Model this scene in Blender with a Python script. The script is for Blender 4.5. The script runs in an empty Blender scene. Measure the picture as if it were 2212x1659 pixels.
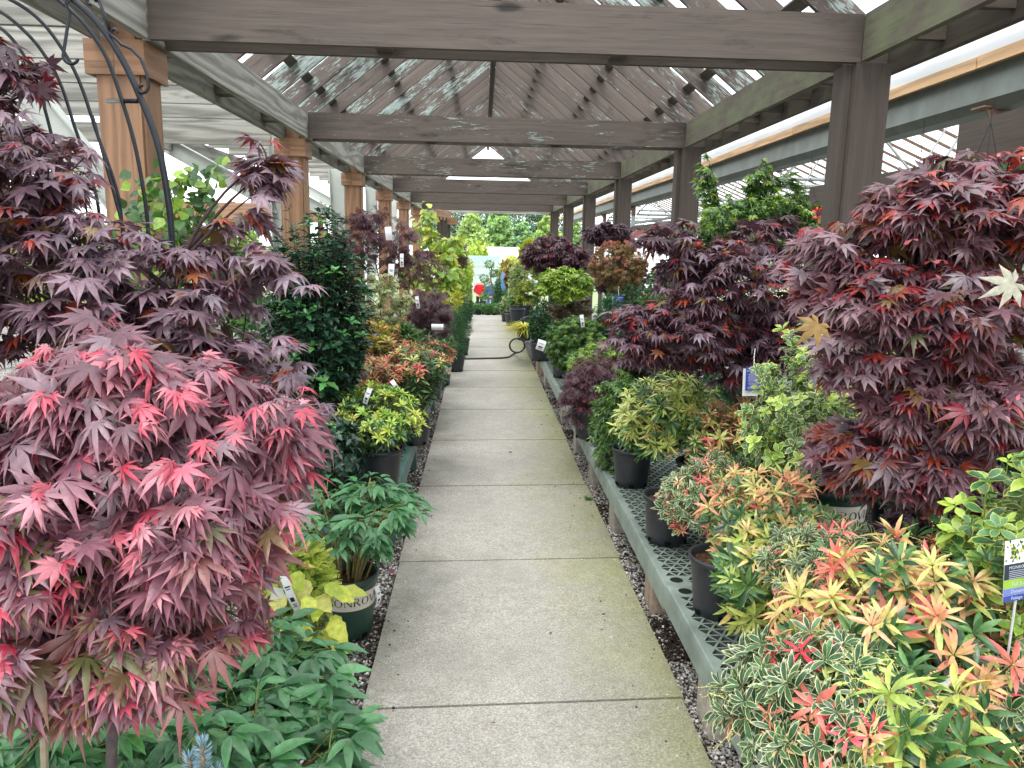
import bpy, math, random
import numpy as np
from mathutils import Vector
PI = math.pi
R_ = np.random.default_rng
SC = bpy.context.scene
COL = SC.collection

# ------------------------------------------------------------------ camera numbers
CAM_H = 1.75
F_PX, YAW, PITCH, ROLL = 1651.0, 0.04177, 0.17751, 0.0178   # focal length for an image 2212 px wide
def _basis():
    f = np.array([math.sin(YAW)*math.cos(PITCH), math.cos(YAW)*math.cos(PITCH), -math.sin(PITCH)])
    r = np.cross(f, [0, 0, 1.0]); r /= np.linalg.norm(r); u = np.cross(r, f)
    return r*math.cos(ROLL)+u*math.sin(ROLL), -r*math.sin(ROLL)+u*math.cos(ROLL), f
CR, CU, CF = _basis()
def at(px, py, Y):
    """world point that stands in the plane y = Y (metres along the path)"""
    d = CF + CR*((px-1106)/F_PX) + CU*((829.5-py)/F_PX)
    t = Y/d[1]
    return np.array([0, 0, CAM_H]) + d*t
def zg(Y):
    """ground height along the path: nearly level, then dropping beyond the pergola"""
    if Y < 21: return -0.0066*Y
    if Y < 48: return -0.1386 - 0.080*(Y-21)
    return -0.1386 - 0.080*27

# ------------------------------------------------------------------ colour helpers
def lin(c):
    c = np.asarray(c, float)/255.0
    return np.where(c <= 0.04045, c/12.92, ((c+0.055)/1.055)**2.4)
def L(*c): return tuple(lin(c))

# ------------------------------------------------------------------ mesh builder
class MB:
    def __init__(s):
        s.V = []; s.C = []; s.G = []; s.F = []; s.M = []; s.n = 0
    def add(s, V, F, C=None, G=None, mi=0):
        V = np.asarray(V, np.float32).reshape(-1, 3); n = len(V)
        if C is None: C = (1, 1, 1)
        C = np.asarray(C, np.float32)
        if C.ndim == 1: C = np.tile(C, (n, 1))
        if G is None: G = V
        s.V.append(V); s.C.append(C); s.G.append(np.asarray(G, np.float32))
        for f in (F if isinstance(F, list) else [F]):
            f = np.asarray(f, np.int64)
            if f.size:
                s.F.append(f + s.n); s.M.append(np.full(len(f), mi, np.int32))
        s.n += n
    def board(s, p0, p1, w, h, up=(0, 0, 1), C=(1, 0, 0), rng=None, mi=0, jit=0.0):
        """a box from p0 to p1 (centre line), w thick sideways, h high along up; 24 verts with grain coords"""
        p0 = np.asarray(p0, float); p1 = np.asarray(p1, float)
        d = p1-p0; Ln = np.linalg.norm(d); d /= Ln
        up = np.asarray(up, float); sd = np.cross(d, up); sd /= np.linalg.norm(sd); up = np.cross(sd, d)
        o = (rng.random(3)*50 if rng is not None else np.array([abs(p0[0])*7.3 % 31, abs(p0[1])*3.7 % 29, 5.0]))
        co = []
        for a in (0, Ln):
            for b in (-w/2, w/2):
                for c in (-h/2, h/2): co.append((a, b, c))
        co = np.array(co)
        P = p0 + co[:, :1]*d + co[:, 1:2]*sd + co[:, 2:]*up
        q = [(0, 1, 3, 2), (4, 6, 7, 5), (0, 4, 5, 1), (2, 3, 7, 6), (0, 2, 6, 4), (1, 5, 7, 3)]
        idx = np.array(q).ravel()
        s.add(P[idx], np.arange(24).reshape(6, 4), C, co[idx]+o, mi)
    def box(s, lo, hi, C=(1, 1, 1), mi=0):
        lo = np.asarray(lo, float); hi = np.asarray(hi, float)
        P = np.array([[(lo, hi)[i][0], (lo, hi)[j][1], (lo, hi)[k][2]] for i in (0, 1) for j in (0, 1) for k in (0, 1)])
        q = [(0, 1, 3, 2), (4, 6, 7, 5), (0, 4, 5, 1), (2, 3, 7, 6), (0, 2, 6, 4), (1, 5, 7, 3)]
        s.add(P, np.array(q), C, P, mi)
    def tube(s, pts, rad, sides=5, C=(1, 1, 1), mi=0, cap=False):
        pts = np.asarray(pts, float); n = len(pts)
        rad = np.broadcast_to(np.asarray(rad, float), (n,))
        T = np.gradient(pts, axis=0); T /= (np.linalg.norm(T, axis=1, keepdims=True)+1e-9)
        ref = np.array([0, 0, 1.0]) if abs(T[0][2]) < .9 else np.array([1.0, 0, 0])
        N = np.zeros_like(T); a = ref - T[0]*(ref@T[0]); N[0] = a/np.linalg.norm(a)
        for i in range(1, n):
            a = N[i-1]-T[i]*(N[i-1]@T[i]); N[i] = a/(np.linalg.norm(a)+1e-9)
        B = np.cross(T, N)
        th = np.arange(sides)*2*PI/sides
        ring = pts[:, None, :] + rad[:, None, None]*(np.cos(th)[None, :, None]*N[:, None, :]+np.sin(th)[None, :, None]*B[:, None, :])
        i, j = np.meshgrid(np.arange(n-1), np.arange(sides), indexing='ij'); j2 = (j+1) % sides
        F = np.stack([i*sides+j, i*sides+j2, (i+1)*sides+j2, (i+1)*sides+j], -1).reshape(-1, 4)
        Ln = np.concatenate([[0], np.cumsum(np.linalg.norm(np.diff(pts, axis=0), axis=1))])
        G = np.stack([np.repeat(Ln, sides), np.tile(th, n)*rad.max(), np.full(n*sides, float(pts[0][0]))], 1)
        fl = [F]
        if cap: fl += [np.arange(sides)[None, ::-1], (np.arange(sides)+(n-1)*sides)[None, :]]
        s.add(ring.reshape(-1, 3), fl, C, G, mi)
    def lathe(s, prof, c=(0, 0, 0), seg=28, C=(1, 1, 1), mi=0, a0=0, a1=2*PI, sx=1, sy=1):
        prof = np.asarray(prof, float); m = len(prof); full = abs(a1-a0-2*PI) < 1e-6
        k = seg if full else seg+1
        th = a0+np.arange(k)*(a1-a0)/seg
        V = np.stack([prof[:, 0][:, None]*np.cos(th)*sx, prof[:, 0][:, None]*np.sin(th)*sy, np.repeat(prof[:, 1][:, None], k, 1)], -1)
        V = V+np.asarray(c, float)
        i, j = np.meshgrid(np.arange(m-1), np.arange(seg), indexing='ij'); j2 = (j+1) % k
        F = np.stack([i*k+j, i*k+j2, (i+1)*k+j2, (i+1)*k+j], -1).reshape(-1, 4)
        s.add(V.reshape(-1, 3), F, C, None, mi)
    def build(s, name, mats, parent=None, smooth=False, origin=None):
        me = bpy.data.meshes.new(name)
        if s.n:
            V = np.concatenate(s.V); C = np.concatenate(s.C); G = np.concatenate(s.G)
            off = np.zeros(3)
            p = parent
            while p is not None:
                off = off + np.array(p.location); p = p.parent
            if origin is not None: off = off+np.asarray(origin, float)
            V = V - off.astype(np.float32)
            me.vertices.add(len(V)); me.vertices.foreach_set('co', V.ravel().astype(np.float32))
            tot = np.concatenate([np.full(len(f), f.shape[1], np.int32) for f in s.F])
            li = np.concatenate([f.ravel() for f in s.F]).astype(np.int32)
            st = np.concatenate([[0], np.cumsum(tot)[:-1]]).astype(np.int32)
            me.loops.add(len(li)); me.loops.foreach_set('vertex_index', li)
            me.polygons.add(len(tot)); me.polygons.foreach_set('loop_start', st); me.polygons.foreach_set('loop_total', tot)
            me.polygons.foreach_set('material_index', np.concatenate(s.M))
            m0 = mats[0] if isinstance(mats, (list, tuple)) else mats
            me.polygons.foreach_set('use_smooth', np.full(len(tot), bool(smooth or m0.name.startswith(('leaf', 'bark')))))
            me.update(calc_edges=True)
            a = me.attributes.new('Col', 'FLOAT_COLOR', 'POINT')
            a.data.foreach_set('color', np.concatenate([C, np.ones((len(C), 1), np.float32)], 1).ravel().astype(np.float32))
            g = me.attributes.new('gr', 'FLOAT_VECTOR', 'POINT')
            g.data.foreach_set('vector', G.ravel().astype(np.float32))
        for m in (mats if isinstance(mats, (list, tuple)) else [mats]): me.materials.append(m)
        o = bpy.data.objects.new(name, me); COL.objects.link(o)
        if parent is not None: o.parent = parent
        if origin is not None: o.location = origin
        return o

def tag(o, label=None, cat=None, group=None, kind=None):
    if label: o['label'] = label
    if cat: o['category'] = cat
    if group: o['group'] = group
    if kind: o['kind'] = kind
    return o
def thing(name, loc, label, cat, group=None):
    o = bpy.data.objects.new(name, None); COL.objects.link(o); o.location = tuple(float(v) for v in loc)
    o.empty_display_size = .1
    return tag(o, label, cat, group)
def copy_tree(o, parent=None):
    c = o.copy(); COL.objects.link(c)
    c.parent = parent
    for ch in list(o.children): copy_tree(ch, c)
    return c
def dup(root, loc, rz=0, sc=1.0, label=None, group=None):
    c = copy_tree(root)
    c.location = tuple(float(v) for v in loc); c.rotation_euler = (0, 0, rz); c.scale = (sc, sc, sc)
    if label: c['label'] = label
    if group: c['group'] = group
    return c

# ------------------------------------------------------------------ materials
def new_mat(name):
    m = bpy.data.materials.new(name); m.use_nodes = True
    nt = m.node_tree; nt.nodes.clear()
    out = nt.nodes.new('ShaderNodeOutputMaterial')
    return m, nt, out
class N:
    """tiny node helper"""
    def __init__(s, nt): s.nt = nt
    def __call__(s, t, ins=None, **kw):
        n = s.nt.nodes.new('ShaderNode'+t)
        for k, v in kw.items(): setattr(n, k, v)
        for k, v in (ins or {}).items():
            if isinstance(v, bpy.types.NodeSocket): s.nt.links.new(v, n.inputs[k])
            else: n.inputs[k].default_value = v
        return n
    def noise(s, vec, scale, detail=4, rough=.55):
        n = s('TexNoise', {'Vector': vec, 'Scale': scale, 'Detail': detail, 'Roughness': rough}); return n.outputs['Fac']
    def mapr(s, v, a, b, c=0.0, d=1.0):
        return s('MapRange', {'Value': v, 'From Min': a, 'From Max': b, 'To Min': c, 'To Max': d}).outputs[0]
    def math(s, op, a, b=0.0):
        return s('Math', {0: a, 1: b}, operation=op).outputs[0]
    def mix(s, f, a, b, mode='MIX'):
        n = s('MixRGB', {'Fac': f, 'Color1': a, 'Color2': b}, blend_type=mode); return n.outputs[0]
    def scalev(s, v, sc):
        return s('VectorMath', {0: v, 1: sc}, operation='MULTIPLY').outputs[0]
def c4(c): return (c[0], c[1], c[2], 1.0)

def mat_leaf(name, rough=.45, trans=.3, spec=.5, bright=1.0, coat=0.0):
    m, nt, out = new_mat(name); n = N(nt)
    a = n('Attribute', attribute_name='Col')
    geo = n('NewGeometry')
    nz = n.noise(geo.outputs['Position'], 55.0, 3)
    f = n.mapr(nz, .3, .7, .78*bright, 1.2*bright)
    colr = n('VectorMath', {0: a.outputs['Color'], 'Scale': f}, operation='SCALE').outputs[0]
    p = n('BsdfPrincipled', {'Base Color': colr, 'Roughness': rough, 'Specular IOR Level': spec})
    bmp = n('Bump', {'Strength': .25, 'Distance': .004, 'Height': n.noise(geo.outputs['Position'], 140.0, 2)})
    nt.links.new(bmp.outputs[0], p.inputs['Normal'])
    tcol = n.mix(1.0, colr, (1.15, 1.08, .92, 1), 'MULTIPLY')
    t = n('BsdfTranslucent', {'Color': tcol})
    mx = n('MixShader', {0: trans, 1: p.outputs[0], 2: t.outputs[0]})
    nt.links.new(mx.outputs[0], out.inputs[0]); return m

def mat_plain(name, col, rough=.5, spec=.5, metal=0.0, var=.12, vs=8.0, bump=.0, bs=60.0, attr=False):
    m, nt, out = new_mat(name); n = N(nt)
    geo = n('NewGeometry'); pos = geo.outputs['Position']
    nz = n.noise(pos, vs, 5)
    f = n.mapr(nz, .3, .7, 1-var, 1+var)
    src = n('Attribute', attribute_name='Col').outputs['Color'] if attr else n('RGB').outputs[0]
    if not attr: src.default_value = c4(col)
    colr = n('VectorMath', {0: src, 'Scale': f}, operation='SCALE').outputs[0]
    p = n('BsdfPrincipled', {'Base Color': colr, 'Roughness': rough, 'Specular IOR Level': spec, 'Metallic': metal})
    if bump:
        b = n('Bump', {'Strength': bump, 'Distance': .01, 'Height': n.noise(pos, bs, 4)})
        nt.links.new(b.outputs[0], p.inputs['Normal'])
    nt.links.new(p.outputs[0], out.inputs[0]); return m

def mat_wood(name, paint, bare, dark, rough=.7, grain=1.0, peelbias=0.0, ring=False):
    """Col.r = brightness, Col.g = how much the paint has peeled, Col.b = moss"""
    m, nt, out = new_mat(name); n = N(nt)
    g = n('Attribute', attribute_name='gr').outputs['Vector']
    c = n('SeparateColor', {0: n('Attribute', attribute_name='Col').outputs['Color']})
    gv = n.scalev(g, (1.6, 34.0, 34.0))
    fine = n.noise(gv, 2.2, 6, .65)
    fine2 = n.noise(n.scalev(g, (5, 150, 150)), 1.0, 3, .6)
    warp = n.noise(n.scalev(g, (1.1, 7, 7)), 1.0, 3)
    wv = n('TexWave', {'Vector': n.scalev(g, (.5, 4.2, 4.2)), 'Scale': 1.1, 'Distortion': 16.0, 'Detail': 3.0, 'Detail Scale': .9}, wave_type='RINGS')
    gr = n.math('ADD', n.math('MULTIPLY', fine, .6), n.math('MULTIPLY', wv.outputs['Fac'], .4 if ring else .12))
    base = n.mix(n.mapr(gr, .25, .75), c4(np.array(paint)*(1-.26*grain)), c4(np.array(paint)*(1+.22*grain)))
    barec = n.mix(n.mapr(gr, .3, .7), c4(np.array(bare)*.62), c4(np.array(bare)*1.15))
    # peeling: big patches broken up by the grain
    big = n.noise(n.scalev(g, (2.3, 7, 7)), 1.0, 5, .6)
    pk = n.math('ADD', n.math('MULTIPLY', big, .45), n.math('MULTIPLY', n.noise(n.scalev(g, (7, 60, 60)), 1.3, 5, .7), .55))
    th = n.mapr(c.outputs[1], 0, 1, .70+peelbias, .50+peelbias)
    mask = n.mapr(n.math('SUBTRACT', pk, th), 0, .012)
    colr = n.mix(mask, base, barec)
    # dark weathering stains
    st = n.noise(n.scalev(g, (1.3, 5, 5)), 1.3, 5, .7)
    stm = n.mapr(n.math('ADD', st, n.math('MULTIPLY', c.outputs[1], .08)), .60, .74, 0, .7)
    colr = n.mix(stm, colr, c4(dark))
    moss = n.noise(n.scalev(g, (2.2, 4, 4)), 1.7, 4, .6)
    mm = n.math('MULTIPLY', n.mapr(moss, .35, .65), c.outputs[2])
    colr = n.mix(mm, colr, c4(lin((110, 118, 88))))
    kv = n('TexVoronoi', {'Vector': n.scalev(g, (1.0, 3.4, 3.4)), 'Scale': 1.0})
    kd = n.math('ADD', kv.outputs['Distance'], n.math('MULTIPLY', n.math('SUBTRACT', n.noise(n.scalev(g, (3, 9, 9)), 2.0, 3), .5), .12))
    colr = n.mix(n.mapr(kd, .10, .04, 0, .8), colr, c4(np.array(dark)*.45))
    colr = n.mix(n.mapr(n.noise(n.scalev(g, (2.2, 95, 95)), 1.0, 4, .7), .56, .70, 0, .45), colr, c4(np.array(dark)*.7))
    # long hairline checks
    chk = n.noise(n.scalev(g, (.9, 55, 55)), 1.0, 2)
    colr = n.mix(n.mapr(chk, .70, .76, 0, .75), colr, c4(np.array(dark)*.4))
    colr = n('VectorMath', {0: colr, 'Scale': c.outputs[0]}, operation='SCALE').outputs[0]
    p = n('BsdfPrincipled', {'Base Color': colr, 'Roughness': rough, 'Specular IOR Level': .3})
    hh = n.math('ADD', n.math('MULTIPLY', gr, .6), n.math('MULTIPLY', fine2, .3))
    hh = n.math('SUBTRACT', hh, n.math('MULTIPLY', mask, .25))
    b = n('Bump', {'Strength': .5, 'Distance': .006, 'Height': hh})
    nt.links.new(b.outputs[0], p.inputs['Normal'])
    nt.links.new(p.outputs[0], out.inputs[0]); return m

M = {}
M['leaf'] = mat_leaf('leaf_satin', .40, .28, .75)
M['leaf_gloss'] = mat_leaf('leaf_glossy', .27, .2, .6)
M['leaf_matte'] = mat_leaf('leaf_matte', .6, .35, .35)
M['bark'] = mat_plain('bark', L(70, 58, 50), .8, .3, var=.35, vs=40, bump=.5, bs=120, attr=True)
M['paint'] = mat_wood('brown_painted_wood', L(106, 96, 90), L(176, 194, 188), L(40, 36, 34))
M['paint_clean'] = mat_wood('brown_painted_board', L(92, 83, 77), L(170, 180, 172), L(70, 62, 58), peelbias=.1)
M['grey_wood'] = mat_wood('weathered_grey_wood', L(148, 147, 140), L(176, 174, 166), L(70, 68, 64), grain=1.6, ring=True)
M['cedar'] = mat_wood('cedar_wood', L(146, 112, 86), L(164, 130, 102), L(100, 76, 58), rough=.55, grain=.9, ring=True, peelbias=.2)
M['lumber'] = mat_wood('pine_lumber', L(196, 160, 120), L(200, 170, 130), L(150, 112, 80), rough=.6, ring=True, peelbias=.2)
M['sage_steel'] = mat_plain('sage_steel', L(176, 182, 176), .4, .5, var=.06)
M['gutter'] = mat_plain('gutter_steel', L(112, 120, 114), .5, .5, .2, var=.2, vs=5, bump=.1)
M['galv'] = mat_plain('galvanised_steel', L(168, 172, 172), .38, .5, .5, var=.15, vs=14)
M['rust'] = mat_plain('rusty_steel', L(128, 100, 84), .7, .4, .3, var=.4, vs=35, bump=.2)
M['black_iron'] = mat_plain('black_iron', L(34, 38, 44), .35, .5, .3, var=.25, vs=20, bump=.1)
M['pot_black'] = mat_plain('black_plastic', L(36, 39, 44), .42, .5, var=.35, vs=12, bump=.12, bs=30)
M['pot_green'] = mat_plain('green_plastic', L(34, 62, 52), .4, .5, var=.2, vs=10, bump=.06)
M['soil'] = mat_plain('bark_mulch', L(74, 54, 42), .95, .1, var=.6, vs=70, bump=1.0, bs=90)
M['bench_grey'] = mat_plain('grey_green_plastic', L(120, 132, 124), .5, .4, var=.32, vs=6, bump=.1)
M['bench_green'] = mat_plain('dark_green_plastic', L(74, 104, 97), .5, .4, var=.32, vs=6, bump=.1)
M['block'] = mat_plain('concrete_block', L(158, 152, 142), .9, .2, var=.22, vs=30, bump=.5, bs=90, attr=True)
M['rubber'] = mat_plain('black_rubber', L(30, 31, 33), .4, .5, var=.1)
M['tag_white'] = mat_plain('white_tag', L(228, 230, 232), .4, .5, var=.03)
M['ink'] = mat_plain('black_ink', L(40, 40, 44), .6, .3, var=.05)
M['cream'] = mat_plain('cream_label', L(206, 200, 186), .5, .4, var=.05)
M['blue_tag'] = mat_plain('blue_tag', L(56, 70, 158), .35, .5, var=.05)
M['ink_pale'] = mat_plain('pale_print', L(206, 212, 232), .5, .4, var=.02)
M['stake'] = mat_plain('bamboo_stake', L(150, 140, 118), .6, .4, var=.2, vs=30)
M['attr'] = mat_plain('tinted_plastic', (1, 1, 1), .45, .5, var=.06, attr=True)
M['cloth'] = mat_plain('cloth', (1, 1, 1), .85, .2, var=.12, vs=25, bump=.2, attr=True)
M['stone'] = mat_plain('gravel_stones', (1, 1, 1), .8, .3, var=.25, vs=90, attr=True)

def mat_film(name, col, alpha, trans=.6):
    m, nt, out = new_mat(name); n = N(nt)
    g = n('NewGeometry')
    nz = n.noise(g.outputs['Position'], 1.7, 4)
    d = n('BsdfDiffuse', {'Color': n.mix(n.mapr(nz, .3, .7), c4(np.array(col)*.82), c4(col))})
    t = n('BsdfTranslucent', {'Color': c4(col)})
    a = n('MixShader', {0: trans, 1: d.outputs[0], 2: t.outputs[0]})
    tr = n('BsdfTransparent', {'Color': (1, 1, 1, 1)})
    b = n('MixShader', {0: alpha, 1: tr.outputs[0], 2: a.outputs[0]})
    gl = n('BsdfGlossy', {'Roughness': .15, 'Color': (1, 1, 1, 1)})
    c = n('MixShader', {0: .06, 1: b.outputs[0], 2: gl.outputs[0]})
    nt.links.new(c.outputs[0], out.inputs[0]); return m
M['film_white'] = mat_film('white_poly_film', (.86, .88, .90), .92, .5)
M['film_clear'] = mat_film('milky_poly_film', (.80, .86, .86), .80, .75)
M['film_curtain'] = mat_film('clear_curtain_film', (.66, .78, .76), .62, .5)
M['panel_white'] = mat_plain('white_panel', L(226, 230, 232), .6, .3, var=.05, vs=1.2)

def mat_path():
    m, nt, out = new_mat('path_concrete'); n = N(nt)
    pos = n('NewGeometry').outputs['Position']
    x = n('SeparateXYZ', {0: pos}).outputs[0]
    n1 = n.noise(pos, 1.4, 6, .6); n2 = n.noise(pos, 150, 3, .7); n3 = n.noise(pos, 16, 5, .65); n5 = n.noise(pos, 5, 5, .7)
    base = n.mix(n.mapr(n1, .3, .7), c4(lin((152, 149, 141))), c4(lin((178, 174, 165))))
    base = n.mix(n.mapr(n3, .35, .65, 0, .35), base, c4(lin((140, 136, 126))))
    sp = n.mapr(n2, .36, .64, .68, 1.28)
    v = n('TexVoronoi', {'Vector': pos, 'Scale': 140.0})
    sv = n('SeparateColor', {0: v.outputs['Color']}).outputs[0]
    base = n('VectorMath', {0: base, 'Scale': n.math('MULTIPLY', sp, n.mapr(sv, 0, 1, .84, 1.14))}, operation='SCALE').outputs[0]
    # algae creeping in from the right edge, darker stain on the left edge
    ax = n.math('ADD', x, n.math('MULTIPLY', n.math('SUBTRACT', n5, .5), .55))
    ax = n.math('ADD', ax, n.math('MULTIPLY', n.math('SUBTRACT', n1, .5), .9))
    al = n.mapr(ax, .26, .86, 0, .92)
    base = n.mix(al, base, n.mix(1.0, base, (.66, .70, .42, 1), 'MULTIPLY'))
    lf = n.mapr(ax, -.22, -.52, 0, .65)
    base = n.mix(lf, base, n.mix(1.0, base, (.62, .62, .56, 1), 'MULTIPLY'))
    dk = n.mapr(n.noise(pos, 3.3, 6, .7), .62, .74, 0, .28)
    base = n.mix(dk, base, c4(lin((112, 108, 100))))
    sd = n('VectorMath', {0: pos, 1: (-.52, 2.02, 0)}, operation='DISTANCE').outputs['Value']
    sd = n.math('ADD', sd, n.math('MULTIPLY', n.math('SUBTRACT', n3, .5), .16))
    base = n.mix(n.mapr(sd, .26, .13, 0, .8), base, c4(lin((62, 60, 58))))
    cr_ = n('TexVoronoi', {'Vector': n('VectorMath', {0: pos, 1: n.scalev(n('TexNoise', {'Vector': pos, 'Scale': 3.0}).outputs['Color'], (.5, .5, .5))}, operation='ADD').outputs[0], 'Scale': .55}, feature='DISTANCE_TO_EDGE')
    base = n.mix(n.mapr(cr_.outputs['Distance'], .0016, .0004, 0, .0), base, c4(lin((84, 78, 70))))
    dots = n('TexVoronoi', {'Vector': pos, 'Scale': 9.0})
    base = n.mix(n.mapr(dots.outputs['Distance'], .07, .035, 0, .45), base, c4(lin((96, 90, 82))))
    p = n('BsdfPrincipled', {'Base Color': base, 'Roughness': .85, 'Specular IOR Level': .3})
    b = n('Bump', {'Strength': .45, 'Distance': .004, 'Height': n.math('ADD', n2, n.math('MULTIPLY', v.outputs['Distance'], .6))})
    nt.links.new(b.outputs[0], p.inputs['Normal']); nt.links.new(p.outputs[0], out.inputs[0]); return m
def mat_gravel():
    m, nt, out = new_mat('gravel_ground'); n = N(nt)
    pos = n('NewGeometry').outputs['Position']
    v = n('TexVoronoi', {'Vector': pos, 'Scale': 75.0})
    cs = n('SeparateColor', {0: v.outputs['Color']})
    c1 = n.mix(cs.outputs[0], c4(lin((96, 92, 88))), c4(lin((196, 192, 184))))
    c1 = n.mix(n.mapr(cs.outputs[1], .72, .8), c1, c4(lin((62, 50, 42))))
    big = n.noise(pos, 2.2, 6, .65)
    c1 = n.mix(n.mapr(big, .52, .66, 0, .85), c1, c4(lin((58, 48, 40))))
    edge = n.mapr(v.outputs['Distance'], .25, .65, 1.0, .35)
    c1 = n('VectorMath', {0: c1, 'Scale': edge}, operation='SCALE').outputs[0]
    y = n('SeparateXYZ', {0: pos}).outputs[1]
    far = n.mapr(y, 30, 60)
    c1 = n.mix(far, c1, c4(lin((120, 132, 92))))
    p = n('BsdfPrincipled', {'Base Color': c1, 'Roughness': .9})
    b = n('Bump', {'Strength': .9, 'Distance': .01, 'Height': n.math('MULTIPLY', v.outputs['Distance'], -1.0)})
    nt.links.new(b.outputs[0], p.inputs['Normal']); nt.links.new(p.outputs[0], out.inputs[0]); return m
M['joint'] = mat_plain('joint_dirt', L(52, 46, 40), .95, .1, var=.5, vs=40)
M['path'] = mat_path(); M['gravel'] = mat_gravel()

# ------------------------------------------------------------------ world, sun, camera
SUN_EL, SUN_ROT = math.radians(58), math.radians(200)
def setup_world():
    w = bpy.data.worlds.new("World"); SC.world = w; w.use_nodes = True
    nt = w.node_tree; nt.nodes.clear(); n = N(nt)
    out = nt.nodes.new('ShaderNodeOutputWorld')
    sky = n('TexSky'); sky.sky_type = 'NISHITA'; sky.sun_disc = False
    sky.sun_elevation = SUN_EL; sky.sun_rotation = SUN_ROT; sky.air_density = 1.0; sky.dust_density = 2.0
    tc = n('TexCoord').outputs['Generated']
    cl = n.noise(n.scalev(tc, (1, 1, 2.6)), 3.0, 6, .6)
    thick = n.mapr(cl, .32, .6, .80, .97)          # a bright, nearly closed cloud deck
    z = n('SeparateXYZ', {0: tc}).outputs[2]
    cv = n.mapr(z, -.1, .9, 16.0, 28.0)
    cloud = n('CombineColor', {0: n.math('MULTIPLY', cv, .97), 1: cv, 2: n.math('MULTIPLY', cv, 1.03)}).outputs[0]
    colr = n.mix(thick, sky.outputs[0], cloud)
    bg = n('Background', {'Color': colr, 'Strength': .148})
    nt.links.new(bg.outputs[0], out.inputs[0])
    s = bpy.data.lights.new('sun', 'SUN'); s.energy = 2.1; s.angle = math.radians(25); s.color = (1, .97, .92)
    so = bpy.data.objects.new('sun', s); COL.objects.link(so)
    d = Vector((math.sin(SUN_ROT)*math.cos(SUN_EL), math.cos(SUN_ROT)*math.cos(SUN_EL), math.sin(SUN_EL)))
    so.rotation_euler = d.to_track_quat('Z', 'Y').to_euler(); so.location = (0, 0, 12)
def setup_camera():
    from mathutils import Matrix
    cd = bpy.data.cameras.new('camera'); co = bpy.data.objects.new('camera', cd); COL.objects.link(co)
    cd.sensor_fit = 'HORIZONTAL'; cd.sensor_width = 36; cd.lens = 36*F_PX/2212; cd.clip_start = .05; cd.clip_end = 2000
    m = Matrix(((CR[0], CU[0], -CF[0], 0), (CR[1], CU[1], -CF[1], 0), (CR[2], CU[2], -CF[2], CAM_H), (0, 0, 0, 1)))
    co.matrix_world = m; SC.camera = co
setup_world(); setup_camera()
SC.view_settings.view_transform = 'Standard'; SC.view_settings.look = 'None'
SC.view_settings.exposure = 0; SC.view_settings.gamma = 1
SC.cycles.use_denoising = True
SC.cycles.max_bounces = 7; SC.cycles.diffuse_bounces = 4; SC.cycles.transparent_max_bounces = 8
SC.cycles.transmission_bounces = 4; SC.cycles.glossy_bounces = 2
SC.cycles.sample_clamp_indirect = 6

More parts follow.
